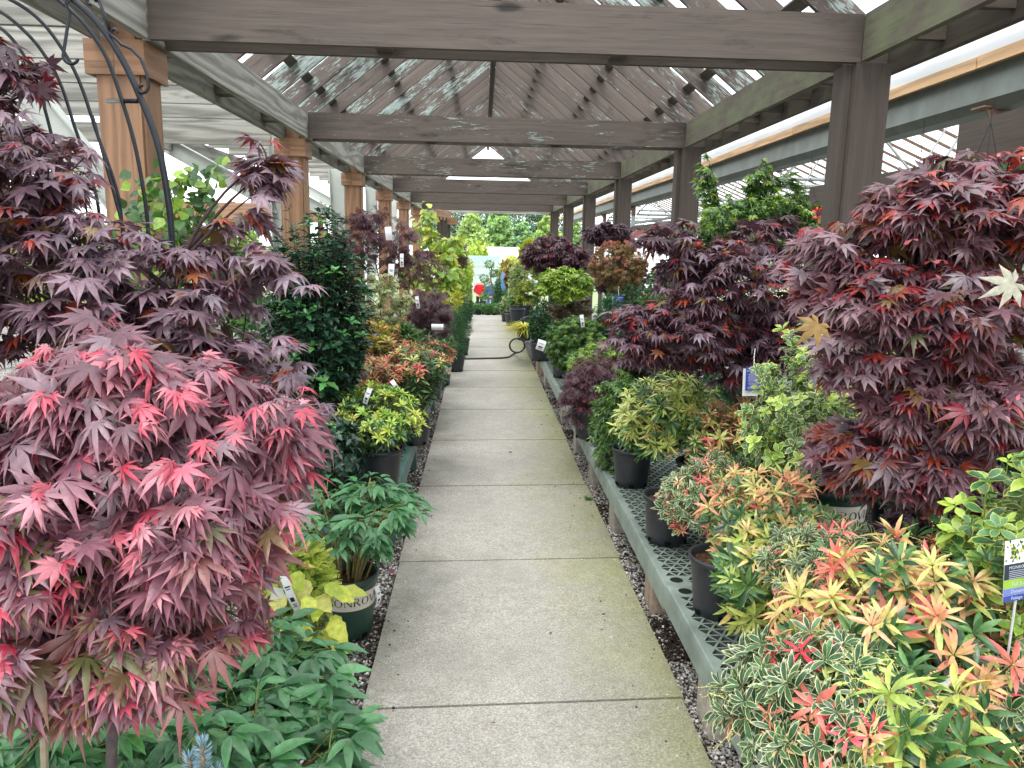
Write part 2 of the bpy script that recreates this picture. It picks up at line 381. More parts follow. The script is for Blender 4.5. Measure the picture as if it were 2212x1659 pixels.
# ------------------------------------------------------------------ ground and path
def build_ground():
    ys = np.concatenate([np.arange(-6, 22, 1.0), np.arange(22, 60, 2.0), [70, 90, 130, 200, 400, 900]])
    xs = np.array([-700, -60, -20, -8, -3, -1, 0, 1, 3, 8, 20, 60, 700.0])
    V = np.array([(x, y, zg(y)-.045) for y in ys for x in xs])
    nx = len(xs); i, j = np.meshgrid(np.arange(len(ys)-1), np.arange(nx-1), indexing='ij')
    F = np.stack([i*nx+j, i*nx+j+1, (i+1)*nx+j+1, (i+1)*nx+j], -1).reshape(-1, 4)
    mb = MB(); mb.add(V, F); tag(mb.build('ground', M['gravel']), kind='structure')
    # concrete path: slabs with open joints over a dark bed
    XL, XR, J0, JS, SK = -.452, .822, 2.726, 1.4253, .0503
    mb = MB(); rng = R_(3)
    k = -4; Y = J0+JS*k
    while Y < 50:
        Y1 = Y+JS
        far = Y > 21
        xl, xr = (XL, XR) if not far else (XL+.1, XR-.05)
        g = .007+.0006*max(0, Y-3)
        z0, z1 = zg(Y), zg(Y1)
        dz = -.0004*(k % 2)
        nxs = 9
        xsb = np.linspace(xl, xr, nxs)
        edge = lambda x: 0
        top = []
        for x in xsb: top.append((x+rng.normal(0, .004)*(x in (xl, xr)), Y+g+SK*x, z0+dz))
        for x in xsb: top.append((x+rng.normal(0, .004)*(x in (xl, xr)), Y1-g+SK*x, z1+dz))
        top = np.array(top)
        bot = top-np.array([0, 0, .08])
        V = np.concatenate([top, bot]); a = np.arange(nxs-1)
        F = [np.stack([a, a+1, a+1+nxs, a+nxs], -1), np.stack([a, a+2*nxs, a+1+2*nxs, a+1], -1), np.stack([a+nxs, a+1+nxs, a+1+3*nxs, a+3*nxs], -1),
             np.array([[0, nxs, 3*nxs, 2*nxs], [nxs-1, 3*nxs-1, 4*nxs-1, 2*nxs-1]])]
        mb.add(V, F)
        Y = Y1; k += 1
    k = -4; Y = J0+JS*k
    while Y < 24:
        xl, xr = XL+.01, XR-.01
        mb.add([(xl, Y-.02+SK*xl, zg(Y)-.012), (xr, Y-.02+SK*xr, zg(Y)-.012), (xr, Y+.02+SK*xr, zg(Y)-.012), (xl, Y+.02+SK*xl, zg(Y)-.012)], np.array([[0, 1, 2, 3]]), mi=1)
        Y += JS
    tag(mb.build('path', [M['path'], M['joint']]), kind='structure')
    # loose stones in the two strips, as real pebbles
    mb = MB(); rng = R_(5)
    def stones(n, xf, ylo, yhi, smin, smax, zoff=0.0):
        u = rng.random(n); Yp = ylo*(yhi/ylo)**u
        Xp = xf(rng.random(n), Yp)
        s = rng.uniform(smin, smax, n)*(1+.03*Yp)
        cube = np.array([[i, j, k] for i in (-1, 1) for j in (-1, 1) for k in (-1, 1)], float)
        q = np.array([(0, 1, 3, 2), (4, 6, 7, 5), (0, 4, 5, 1), (2, 3, 7, 6), (0, 2, 6, 4), (1, 5, 7, 3)])
        jit = rng.uniform(.55, 1.0, (n, 8, 3))*rng.uniform(.6, 1.0, (n, 1, 3))
        th = rng.uniform(0, 2*PI, n); c, sn = np.cos(th), np.sin(th)
        P = cube[None]*jit*s[:, None, None]; P[:, :, 2] *= .62
        ph = rng.uniform(-.5, .5, n)
        P = np.stack([P[:, :, 0]*np.cos(ph)[:, None]-P[:, :, 2]*np.sin(ph)[:, None], P[:, :, 1], P[:, :, 0]*np.sin(ph)[:, None]+P[:, :, 2]*np.cos(ph)[:, None]], -1)
        P = np.stack([P[:, :, 0]*c[:, None]-P[:, :, 1]*sn[:, None], P[:, :, 0]*sn[:, None]+P[:, :, 1]*c[:, None], P[:, :, 2]], -1)
        P += np.stack([Xp, Yp, np.array([zg(y) for y in Yp])+zoff+s*.3], -1)[:, None, :]
        t = rng.random(n)
        pal = np.array([L(206, 204, 198), L(168, 164, 158), L(126, 122, 118), L(150, 136, 118), L(66, 52, 42), L(44, 36, 30)])
        w = np.array([.22, .25, .2, .1, .13, .1])
        patch = (np.sin(Yp*3.1+Xp*5)+np.sin(Yp*7.7+1)*.6) > .75      # mulch drifts
        ci = rng.choice(6, n, p=w); ci = np.where(patch & (rng.random(n) < .75), rng.choice([4, 5], n), ci)
        C = np.repeat(pal[ci]*rng.uniform(.8, 1.15, (n, 1)), 8, 0)
        F = (q[None]+np.arange(n)[:, None, None]*8).reshape(-1, 4)
        mb.add(P.reshape(-1, 3), F, C)
    stones(15000, lambda r, y: .825+r*.45, 1.7, 13, .0045, .0095, -.036)
    stones(9000, lambda r, y: -.46-r**1.3*.6, 1.7, 13, .0045, .0095, -.036)
    stones(6000, lambda r, y: .83+r*.16, 1.7, 8, .004, .0085, -.026)
    tag(mb.build('gravel_stones', M['stone']), 'loose grey and white gravel stones beside the concrete path', 'gravel', kind='stuff')
    mb = MB()
    stones(170, lambda r, y: np.where(r > .35, .80-(r-.35)*.35, -.44+r*.35), 1.8, 9, .003, .007, -.0015)
    mb2 = mb
    tag(mb2.build('path_crumbs', M['stone']), 'crumbs of gravel and mulch scattered on the path edges', 'gravel', kind='stuff')
build_ground()
# ------------------------------------------------------------------ pergola
H_B, D_B, Y0_B, BL, BR, BSK, B_H, XR_, HR_ = 1.0353, 3.716, 4.3475, -1.748, 2.0755, .0187, .2487, .143, 2.791
ZB = CAM_H+H_B            # underside of the cross beams
ZT = ZB+B_H
def build_pergola():
    rng = R_(11)
    root = thing('pergola', (0.14, 12, 0), 'long brown painted timber pergola with a gabled slatted roof over the path', 'pergola')
    NB = 7
    for k in range(-1, NB):
        Y = Y0_B+k*D_B
        if k == 6: Y = Y0_B+5*D_B+2.0
        peel = [.1, .03, .55, .62, .55, .25, .1, .3][k+1]
        mat = M['grey_wood'] if k == 6 else M['paint']
        mb = MB()
        for q, dy in enumerate((0, .22)):
            hgt = B_H if q == 0 else B_H-.01
            mb.board((BL-.0, Y+BL*BSK+.02+dy, ZB+hgt/2), (BR, Y+BR*BSK+.02+dy, ZB+hgt/2), .04, hgt, C=(1.0 if q == 0 else .8, peel, .05), rng=rng)
        if k in (0, 1):
            for x in (-.55, .75):
                mb.board((x, Y+x*BSK+.042, ZB+.12), (x, Y+x*BSK+.218, ZB+.12), .09, .2, C=(.8, .1, 0), rng=rng)
        mb.build('cross_beam', mat, root)
        # posts
        if k < 6:
            xr = BR-.04
            z0 = zg(Y)-.05
            mb = MB()
            mb.board((xr+.12, Y+.14, z0), (xr+.12, Y+.14, ZB-.002), .20, .20, up=(0, 1, 0), C=(1, .04, 0), rng=rng)
            mb.board((xr+.0, Y+.16, z0), (xr+.0, Y+.16, ZB-.004), .036, .15, up=(0, 1, 0), C=(.98, .05, 0), rng=rng)
            mb.build('post', M['paint_clean'], root)
            xl = BL-.19
            mb = MB(); b = .225
            mb.board((xl, Y+.13, z0), (xl, Y+.13, ZB-.16), b, b, up=(0, 1, 0), C=(.94, 0, 0), rng=rng)
            for dx, dy, w_, h_ in ((0, -b/2-.008, b*.98, .012), (b/2+.008, 0, .012, b*.98)):
                mb.board((xl+dx, Y+.13+dy, z0), (xl+dx, Y+.13+dy, ZB-.165), w_, h_, up=(0, 1, 0), C=(1, 0, 0), rng=rng)
            mb.build('post', M['cedar'], root)
            mb = MB(); c_ = .31
            mb.board((xl, Y+.13-c_/2+.012, ZB-.09), (xl+c_/2, Y+.13-c_/2+.012, ZB-.09), .022, .175, C=(1.04, 0, 0), rng=rng)
            mb.board((xl-c_/2, Y+.13-c_/2+.0125, ZB-.09), (xl-.002, Y+.13-c_/2+.0125, ZB-.09), .022, .175, C=(1.0, 0, 0), rng=rng)
            for sx in (-1, 1):
                mb.board((xl+sx*(c_/2-.011), Y+.13-c_/2+.024, ZB-.09), (xl+sx*(c_/2-.011), Y+.13+c_/2, ZB-.09), .021, .175, C=(.95, 0, 0), rng=rng)
            mb.board((xl-c_/2+.02, Y+.13+c_/2-.012, ZB-.09), (xl+c_/2-.02, Y+.13+c_/2-.012, ZB-.09), .02, .17, C=(.9, 0, 0), rng=rng)
            mb.build('post_cap', M['cedar'], root)
            # the timber that carries on above the cap
            mb = MB()
            mb.board((xl+.01, Y+.13, ZB+.003), (xl+.01, Y+.13, ZB+.30), .13, .13, up=(0, 1, 0), C=(.9, 0, 0), rng=rng)
            mb.build('post_block', M['cedar'], root)
    # plates: double boards in bay-long lengths
    for k in range(-2, 6):
        Ya, Yb = Y0_B+k*D_B+.045, Y0_B+(k+1)*D_B-.004
        if k == 5: Yb = Y0_B+5*D_B+2.0-.004
        for x, hh, zz, cc, mt, nm in ((BL-.03, .24, ZB+.122, (1, .1, .0), 'grey_wood', 'plate_board'), (BL-.27, .24, ZB+.112, (.78, .1, .1), 'grey_wood', 'plate_board')):
            mb = MB(); mb.board((x, Ya+BSK*x, zz), (x, Yb+BSK*x, zz), .05, hh, C=cc, rng=rng); mb.build(nm, M[mt], root)
        mb = MB(); mb.board((BR+.02, Ya+.02, ZB+.125), (BR+.02, Yb+.03, ZB+.125), .042, .245, C=(1.0, .1, .85), rng=rng); mb.build('plate_board', M['paint'], root)
        mb = MB(); mb.board((BR+.30, Ya, ZB+.13), (BR+.30, Yb+.05, ZB+.13), .042, .27, C=(.72, .1, .25), rng=rng); mb.build('plate_board', M['paint'], root)
        nb = 7
        for j in range(nb):
            mb = MB()
            y = Ya+(j+.5)*(Yb-Ya)/nb
            mb.board((BR+.043, y, ZB+.11), (BR+.277, y, ZB+.11), .04, .13, C=(.75, .1, .1), rng=rng)
            mb.build('spacer', M['paint'], root)
        for j in range(3):
            mb = MB()
            y = Ya+(j+.5)*(Yb-Ya)/3
            mb.board((BL-.245, y-.12, ZB+.10), (BL-.056, y-.12, ZB+.10), .14, .11, C=(.62, .35, .1), rng=rng)
            mb.build('spacer', M['paint'], root)
    # ridge
    mb = MB(); z = CAM_H+HR_
    mb.board((XR_-.022, -2, z+.09), (XR_-.022, Y0_B+5*D_B+.3, z+.09), .038, .22, C=(.62, .05, 0), rng=rng)
    mb.board((XR_+.022, -2, z+.085), (XR_+.022, Y0_B+5*D_B+.3, z+.085), .038, .22, C=(.55, .05, 0), rng=rng)
    mb.build('ridge_beam', M['paint'], root)
    # rafters, each one a board on edge
    n_per = 6
    zr = z+.13
    for s in (-1, 1):
        xe = (BL-.42) if s < 0 else (BR+.42)
        xr0 = XR_+s*.045
        # slope taken from the plate to the ridge
        xp = (BL-.1) if s < 0 else (BR+.1)
        slope = (zr-(ZT+.10))/abs(xp-xr0)
        for k in range(-1, 5):
            for j in range(n_per):
                Y = Y0_B+k*D_B+.26+(j+.3)*(D_B)/n_per
                if k == -1 and j < 2: continue
                wd = rng.uniform(.165, .185)
                Lx = abs(xe-xr0)-.12+rng.normal(0, .012)
                p0 = np.array((xr0, Y+XR_*BSK, zr-.0)); p1 = np.array((xr0+s*Lx, Y+BSK*Lx*s, zr-.0-Lx*slope))
                peel = float(np.clip(rng.beta(1.8, 1.4)*(1.0 if s < 0 else .9)+(.12 if k == 0 else 0), 0, 1))
                mb = MB()
                d = (p1-p0)/np.linalg.norm(p1-p0); up = np.array([-d[2]*d[0], 0, 1-d[2]**2]); up /= np.linalg.norm(up)
                mb.board(p0, p1, .036, wd, up=up, C=(rng.uniform(.88, 1.1), peel, .0), rng=rng)
                mb.build('rafter', M['paint'], root)
    # short blocks between the rafters, in lines parallel to the ridge (each line one purlin)
    for s in (-1, 1):
        xp = (BL-.1) if s < 0 else (BR+.1)
        xr0 = XR_+s*.045
        slope = (zr-(ZT+.10))/abs(xp-xr0)
        for q, fr in enumerate((.30, .62, .92)):
            dx = fr*abs(xp-xr0)
            mb = MB()
            zz = zr-dx*slope+.06
            mb.board((xr0+s*dx, 1.6, zz), (xr0+s*dx, Y0_B+5*D_B+.2, zz), .09, .04, up=(s*slope, 0, 1), C=(.75, .3, 0), rng=rng)
            mb.build('purlin', M['paint'], root)
    # end gable post and downpipe-like trim
    return root
build_pergola()

# ------------------------------------------------------------------ neighbouring pergola on the left: joists, steel frames
def build_left():
    rng = R_(21)
    root = thing('side_pergola', (-4, 9, 0), 'flat roofed pergola of weathered grey boards left of the main pergola', 'pergola')
    zj = ZB+.15
    n = 0
    for Y in np.arange(3.9, 17, .80):
        xl = -7.5 if Y < 8.2 else (-3.5 if Y < 12 else -3.1)
        mb = MB(); mb.board((-2.18, Y, zj+.12), (xl, Y-.02*(Y < 8), zj+.12), .045, .25, C=(rng.uniform(.78, .98), .12, 0), rng=rng)
        mb.build('joist', M['grey_wood'], root)
    mb = MB(); mb.board((-3.52, 8.7, zj-.09), (-3.52, 12, zj-.09), .05, .2, C=(.8, .1, .1), rng=rng); mb.build('edge_beam', M['grey_wood'], root)
    mb = MB(); mb.board((-7.4, 8.35, zj-.10), (-2.2, 8.35, zj-.10), .05, .19, C=(.95, .1, 0), rng=rng); mb.build('edge_beam', M['grey_wood'], root)
    for i, Y in enumerate((5.35, 9.1, 12.6, 16.4, 20.1)):
        xc = -2.3
        r = thing('steel_frame', (xc, Y, zg(Y)), ['pale green steel frame behind the nearest cedar post', 'pale green steel frame with long raking brace behind the second cedar post',
                  'pale green steel frame beside the third cedar post', 'pale green steel frame beside the fourth cedar post', 'pale green steel frame farthest along the left row of cedar posts'][i], 'steel frame', 'steel frames carrying the side pergola')
        mb = MB()
        # tapered curved column (I section: two flanges and a web)
        zs = np.linspace(zg(Y)-.03, zj-.02, 14)
        off = .05*np.sin(np.linspace(0, PI*.6, 14))
        def strip(a, b, w):
            for q in range(len(a)-1):
                mb.board(a[q], b[q] if False else a[q+1], w, .012, up=(1, 0, 0), C=(1, 1, 1))
        P = np.stack([xc+off*2.0-.1, np.full(14, Y), zs], -1)
        wdt = np.linspace(.12, .24, 14)
        V = []
        for sx in (-1, 1):
            A = P.copy(); A[:, 0] += sx*wdt/2
            Va = np.concatenate([A+[0, -.075, 0], A+[0, .075, 0], A+[-.01*sx, -.075, 0], A+[-.01*sx, .075, 0]])
            a = np.arange(13)
            mb.add(Va, [np.stack([a, a+1, a+15, a+14], -1), np.stack([a+28, a+42, a+43, a+29], -1), np.stack([a, a+28, a+29, a+1], -1), np.stack([a+14, a+15, a+43, a+42], -1)])
        A = P.copy(); A[:, 0] -= wdt/2-.011; B = P.copy(); B[:, 0] += wdt/2-.011
        a = np.arange(13)
        mb.add(np.concatenate([A, B]), np.stack([a, a+1, a+15, a+14], -1))
        mb.build('column', M['sage_steel'], r)
        mb = MB()
        if i == 0: A_, B_ = at(60, 200, Y), at(262, 440, Y)
        else:
            A_ = np.array([xc-1.45, Y, zj-.02]); B_ = np.array([xc-.02, Y, zj-.78])
        mb.board(A_, B_, .012, .15, up=(0, 0, 1), C=(1, 1, 1))
        dd = (B_-A_)/np.linalg.norm(B_-A_); up = np.array([-dd[2]*dd[0], 0, 1-dd[2]**2]); up /= np.linalg.norm(up)
        for sg in (-1, 1): mb.board(A_+up*sg*.081, B_+up*sg*.081, .10, .010, up=up, C=(1, 1, 1))
        mb.build('brace', M['sage_steel'], r)
    # short brown screen posts beside the path at the far end with a raw timber cap
    r = thing('screen', (-1.3, 20.9, 0), 'brown slatted screen with a raw timber cap at the far end of the left row', 'screen')
    Yc = 20.4
    mb = MB()
    for q in range(4):
        p = at(947+q*7.5, 500, Yc+q*.35); mb.board((p[0], p[1], zg(20)), (p[0], p[1], at(950, 468, Yc)[2]), .09, .08, up=(0, 1, 0), C=(1.05, .1, 0), rng=rng)
    mb.build('slats', M['paint_clean'], r)
    mb = MB(); a = at(941, 462, Yc-.2); b = at(972, 468, Yc+1.3)
    mb.board(a, b, .08, .26, C=(1.1, .0, 0), rng=rng); mb.build('cap_board', M['cedar'], r)
    mb = MB(); a = at(966, 478, Yc+.9); b = at(988, 478, Yc+.9); mb.board(a, b, .08, .17, C=(1.15, 0, 0), rng=rng); mb.build('cap_board', M['cedar'], r)
    # low raw timber fence seen through the left row
    r = thing('timber_fence', (-6, 16, 0), 'low reddish timber fence seen beyond the left row of posts', 'fence')
    mb = MB()
    for q, (py0, x0, x1) in enumerate(((447, 385, 705), (467, 330, 705))):
        a = at(x0, py0, 17.0); b = at(x1, py0+4, 17.0)
        mb.board(a, b, .05, .2, C=(.95, 0, 0), rng=rng)
    mb.build('rail', M['cedar'], r)
    for x in (350, 420, 500, 590, 690):
        p = at(x, 445, 17.05); mb = MB(); mb.board((p[0], p[1]+.06, zg(17)), (p[0], p[1]+.06, p[2]+.1), .1, .1, up=(0, 1, 0), C=(.9, 0, 0), rng=rng); mb.build('post', M['cedar'], r)
build_left()

# ------------------------------------------------------------------ greenhouse on the right
def build_right():
    rng = R_(31)
    X = 3.25
    zf = lambda q: CAM_H+q*X
    root = thing('greenhouse', (6, 10, 0), 'large greenhouse with white poly roof and steel gutter along the right of the pergola', 'greenhouse')
    ya, yb = -1.0, 30.0
    # gutter: folded steel profile
    prof = np.array([(0, zf(.305)), (.02, zf(.365)), (.0, zf(.385)), (.02, zf(.388)), (.30, zf(.388)), (.32, zf(.33)), (.18, zf(.285)), (.06, zf(.288)), (0, zf(.305))])
    ys = np.arange(ya, yb+.01, 3.1)
    mb = MB(); m = len(prof)
    V = np.array([(X+p[0], y, p[1]) for y in ys for p in prof])
    i, j = np.meshgrid(np.arange(len(ys)-1), np.arange(m-1), indexing='ij')
    mb.add(V, np.stack([i*m+j, i*m+j+1, (i+1)*m+j+1, (i+1)*m+j], -1).reshape(-1, 4)); mb.build('gutter', M['gutter'], root)
    mb = MB()
    y = ya
    while y < yb:
        y2 = y+3.05+rng.normal(0, .1); mb.board((X-.035, y, zf(.378)), (X-.035, y2-.012, zf(.378)+rng.normal(0, .004)), .04, .075, C=(rng.uniform(.95, 1.1), 0, 0), rng=rng); y = y2
    mb.build('batten', M['lumber'], root)
    # rolled plastic lying on the batten: lumpy tube
    n = 160; yy = np.linspace(ya, yb, n)
    pts = np.stack([X+.02+rng.normal(0, .006, n), yy, zf(.408)+rng.normal(0, .004, n)+.012*np.sin(yy*1.3)], -1)
    mb = MB(); mb.tube(pts, .088*(1+rng.normal(0, .05, n)), 14, (1, 1, 1)); mb.build('rolled_film', M['film_white'], root, smooth=True)
    # roof: glazing bars and milky film, two spans
    zG = zf(.40); 
    for s in range(2):
        x0 = X+.2+s*7.4; xm = x0+3.7; x1 = x0+7.4
        for (xa, za, xb, zb) in ((x0, zG, xm, zG+1.55), (xm, zG+1.55, x1, zG)):
            V = []; ny = 12
            for yv in np.linspace(ya, 40, ny):
                for t in np.linspace(0, 1, 6): V.append((xa+(xb-xa)*t, yv, za+(zb-za)*t+.03))
            i, j = np.meshgrid(np.arange(ny-1), np.arange(5), indexing='ij')
            mb = MB(); mb.add(np.array(V), np.stack([i*6+j, i*6+j+1, (i+1)*6+j+1, (i+1)*6+j], -1).reshape(-1, 4)); mb.build('roof_film', M['film_clear'], root)
            mb = MB()
            for yv in np.arange(ya, 40, .62):
                mb.board((xa, yv, za), (xb, yv, zb), .035, .05, C=(1, 1, 1))
            mb.build('glazing_bars', M['rust'] if s == 0 else M['galv'], root)
            mb = MB()
            for t in (.33, .66):
                mb.tube([(xa+(xb-xa)*t, ya, za+(zb-za)*t-.06), (xa+(xb-xa)*t, 40, za+(zb-za)*t-.06)], .024, 8)
            mb.build('purlin_pipe', M['galv'], root)
    # side columns with rusty brackets, truss chords
    for k, Y in enumerate((1.0, 5.12, 9.22, 13.3, 17.4, 21.5, 25.6)):
        mb = MB(); mb.board((X+.13, Y, zg(Y)), (X+.13, Y, zf(.235)), .075, .075, up=(0, 1, 0), C=(1, 1, 1)); mb.build('column', M['galv'], root)
        mb = MB()
        mb.board((X+.13, Y, zf(.225)), (X+.13, Y, zf(.285)), .085, .10, up=(0, 1, 0))
        mb.board((X-.02, Y, zf(.292)), (X+.30, Y, zf(.288)), .14, .012)
        V = np.array([(X-.0, Y-.05, zf(.288)), (X+.085, Y-.05, zf(.288)), (X+.085, Y-.05, zf(.25))]); V2 = V+[0, .006, 0]
        mb.add(np.concatenate([V, V2]), [np.array([[0, 1, 2], [5, 4, 3]]), np.array([[0, 3, 4, 1], [1, 4, 5, 2], [2, 5, 3, 0]])])
        mb.build('column_bracket', M['rust'], root)
        mb = MB()
        for s in range(2):
            x0 = X+.2+s*7.4
            mb.tube([(x0, Y, zf(.235)), (x0+7.4, Y, zf(.235))], .028, 8)
            for a, b in ((0, 1.85), (1.85, 1.85), (3.7, 3.7)):
                pass
            for q in range(4):
                xa = x0+q*1.85; za = zf(.235); xb = xa+.925; zb = zG+min(xb-x0, 7.4-(xb-x0))*1.55/3.7
                mb.tube([(xa, Y, za), (xb, Y, zb)], .016, 6); mb.tube([(xb, Y, zb), (xa+1.85, Y, za)], .016, 6)
        mb.build('truss', M['galv'], root)
        if k < 6:
            mb = MB(); mb.tube([(X+.24, Y, zf(.262)), (X+1.9, Y+.02, zf(.262)), (X+1.9, Y+4.08, zf(.262))], .022, 8); mb.build('pipe_rail', M['galv'], root)
    mb = MB(); mb.tube([(X+.45, ya, zf(.19)), (X+.45, yb, zf(.19))], .03, 10); mb.tube([(X+.9, ya, zf(.21)), (X+.9, yb, zf(.21))], .022, 8); mb.build('water_pipe', M['galv'], root)
    # brown plank rail between the greenhouse and the pergola
    fr = thing('plank_fence', (3.0, 6, 0), 'brown plank rail fence behind the right hand bench under the gutter', 'fence')
    Xf = 3.0
    for (a, b, q0, q1) in ((.8, 4.92, .185, .272), (.8, 4.92, .082, .178), (4.96, 7.1, .125, .197), (7.14, 10.6, .10, .172), (11.9, 15.9, .07, .15), (15.9, 20, .06, .14)):
        mb = MB(); mb.board((Xf, a, CAM_H+Xf*(q0+q1)/2), (Xf+.02, b, CAM_H+Xf*(q0+q1)/2-.005), .045, Xf*(q1-q0), C=(1.0, .08, .12 if a > 4 else 0), rng=rng); mb.build('plank', M['paint_clean'], fr)
    for Y in (1.2, 4.8, 7.12, 10.4, 12.1, 15.9, 19.8):
        mb = MB(); mb.board((Xf+.07, Y, zg(Y)), (Xf+.07, Y, CAM_H+Xf*.15), .09, .09, up=(0, 1, 0), C=(.9, .1, 0), rng=rng); mb.build('post', M['paint_clean'], fr)
build_right()

# ------------------------------------------------------------------ benches
def bench_top_mesh(mb, W, Ln, a=.060, rh=.047, t=.0045, dep=.034, X0=0, Y0=0, Z=0):
    """triangular lattice deck, W wide (x), Ln long (y); every cell keeps a rim so nothing overlaps"""
    lip = .022
    nx = int((W-2*lip)/a); a = (W-2*lip)/nx
    nyr = int((Ln-2*lip)/rh); rh = (Ln-2*lip)/nyr
    T = []
    for r in range(nyr):
        y0 = lip+r*rh; y1 = y0+rh
        sh = 0
        for c in range(nx):
            x0 = lip+c*a
            if (r % 2) == 0:
                T.append([(x0, y0), (x0+a, y0), (x0+a/2, y1)])
                if c: T.append([(x0-a/2, y1), (x0, y0), (x0+a/2, y1)])
            else:
                T.append([(x0, y1), (x0+a/2, y0), (x0+a, y1)])
                if c: T.append([(x0-a/2, y0), (x0+a/2, y0), (x0, y1)])
    corner = []
    keep = []
    cx = [lip+.045, W-lip-.045]
    for tri in T:
        m = np.mean(tri, 0)
        if any(abs(m[0]-q) < .075 for q in cx) and (m[1] < lip+rh*2 or m[1] > Ln-lip-rh*2): corner.append(tri)
        else: keep.append(tri)
    P = np.array(keep)
    cen = P.mean(1, keepdims=True)
    e = [np.linalg.norm(P[:, (i+1) % 3]-P[:, i], axis=1) for i in range(3)]
    area = .5*np.abs((P[:, 1, 0]-P[:, 0, 0])*(P[:, 2, 1]-P[:, 0, 1])-(P[:, 2, 0]-P[:, 0, 0])*(P[:, 1, 1]-P[:, 0, 1]))
    r_in = 2*area/(e[0]+e[1]+e[2])
    f = np.clip(1-t/r_in, .1, 1)[:, None, None]
    I = cen+(P-cen)*f
    n = len(P)
    z = np.zeros((n, 3, 1))
    V = np.concatenate([np.concatenate([P, z], 2), np.concatenate([I, z], 2), np.concatenate([I, z-dep], 2)], 1).reshape(-1, 3)
    V += [X0, Y0, Z]
    b = np.arange(n)[:, None]*9
    F = []
    for i in range(3):
        k = (i+1) % 3
        F.append(np.concatenate([b+i, b+k, b+3+k, b+3+i], 1))
    mb.add(V, F)
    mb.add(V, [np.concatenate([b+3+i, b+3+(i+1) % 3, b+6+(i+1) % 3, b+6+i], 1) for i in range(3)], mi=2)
    # filler wedges at the row ends
    for r in range(nyr):
        y0 = lip+r*rh; y1 = y0+rh
        for side in (0, 1):
            xe = lip if side == 0 else W-lip; xi = xe+(a/2 if side == 0 else -a/2)
            tri = [(xe, y0), (xi, y1), (xe, y1)] if r % 2 == 0 else [(xe, y0), (xi, y0), (xe, y1)]
            mb.add([(X0+p[0], Y0+p[1], Z) for p in tri], np.array([[0, 1, 2]]))
    for tri in corner:
        mb.add([(X0+p[0], Y0+p[1], Z-.0005) for p in tri], np.array([[0, 1, 2]]))
    # flat dark disc in a raised ring: shade of each corner hole as colour
    for q in cx:
        for yc in (lip+rh, Ln-lip-rh):
            th = np.linspace(0, 2*PI, 21)[:-1]
            r0 = .030
            ring = np.stack([X0+q+r0*np.cos(th), Y0+yc+r0*np.sin(th), np.full(20, Z+.0022)], -1)
            ring2 = np.stack([X0+q+(r0+.006)*np.cos(th), Y0+yc+(r0+.006)*np.sin(th), np.full(20, Z+.0008)], -1)
            k = np.arange(20); k2 = (k+1) % 20
            mb.add(np.concatenate([ring, ring2]), np.stack([k, k2, k2+20, k+20], -1), mi=0)
            mb.add(ring-[0, 0, .0012], np.arange(20)[None, :], mi=1)
def rim(mb, W, Ln, X0, Y0, Z, hgt=.10):
    """rounded lip and apron all round"""
    l = .022
    prof = [(l, 0), (.008, 0), (.002, -.003), (0, -.010), (-.001, -.012), (-.004, -.3*hgt), (-.006, -hgt), (.004, -hgt), (.006, -.02)]
    cor = [(0, 0, 1, 1), (W, 0, -1, 1), (W, Ln, -1, -1), (0, Ln, 1, -1)]
    V = np.array([(X0+cx+sx*p[0], Y0+cy+sy*p[0], Z+p[1]) for (cx, cy, sx, sy) in cor for p in prof])
    m = len(prof); i, j = np.meshgrid(np.arange(4), np.arange(m-1), indexing='ij')
    mb.add(V, np.stack([i*m+j, i*m+j+1, ((i+1) % 4)*m+j+1, ((i+1) % 4)*m+j], -1).reshape(-1, 4))
BZ_R, BZ_L = .30, .33
BENCH_R = [(.832, .74), (.832, 3.16), (.832, 5.58), (.832, 8.0)]
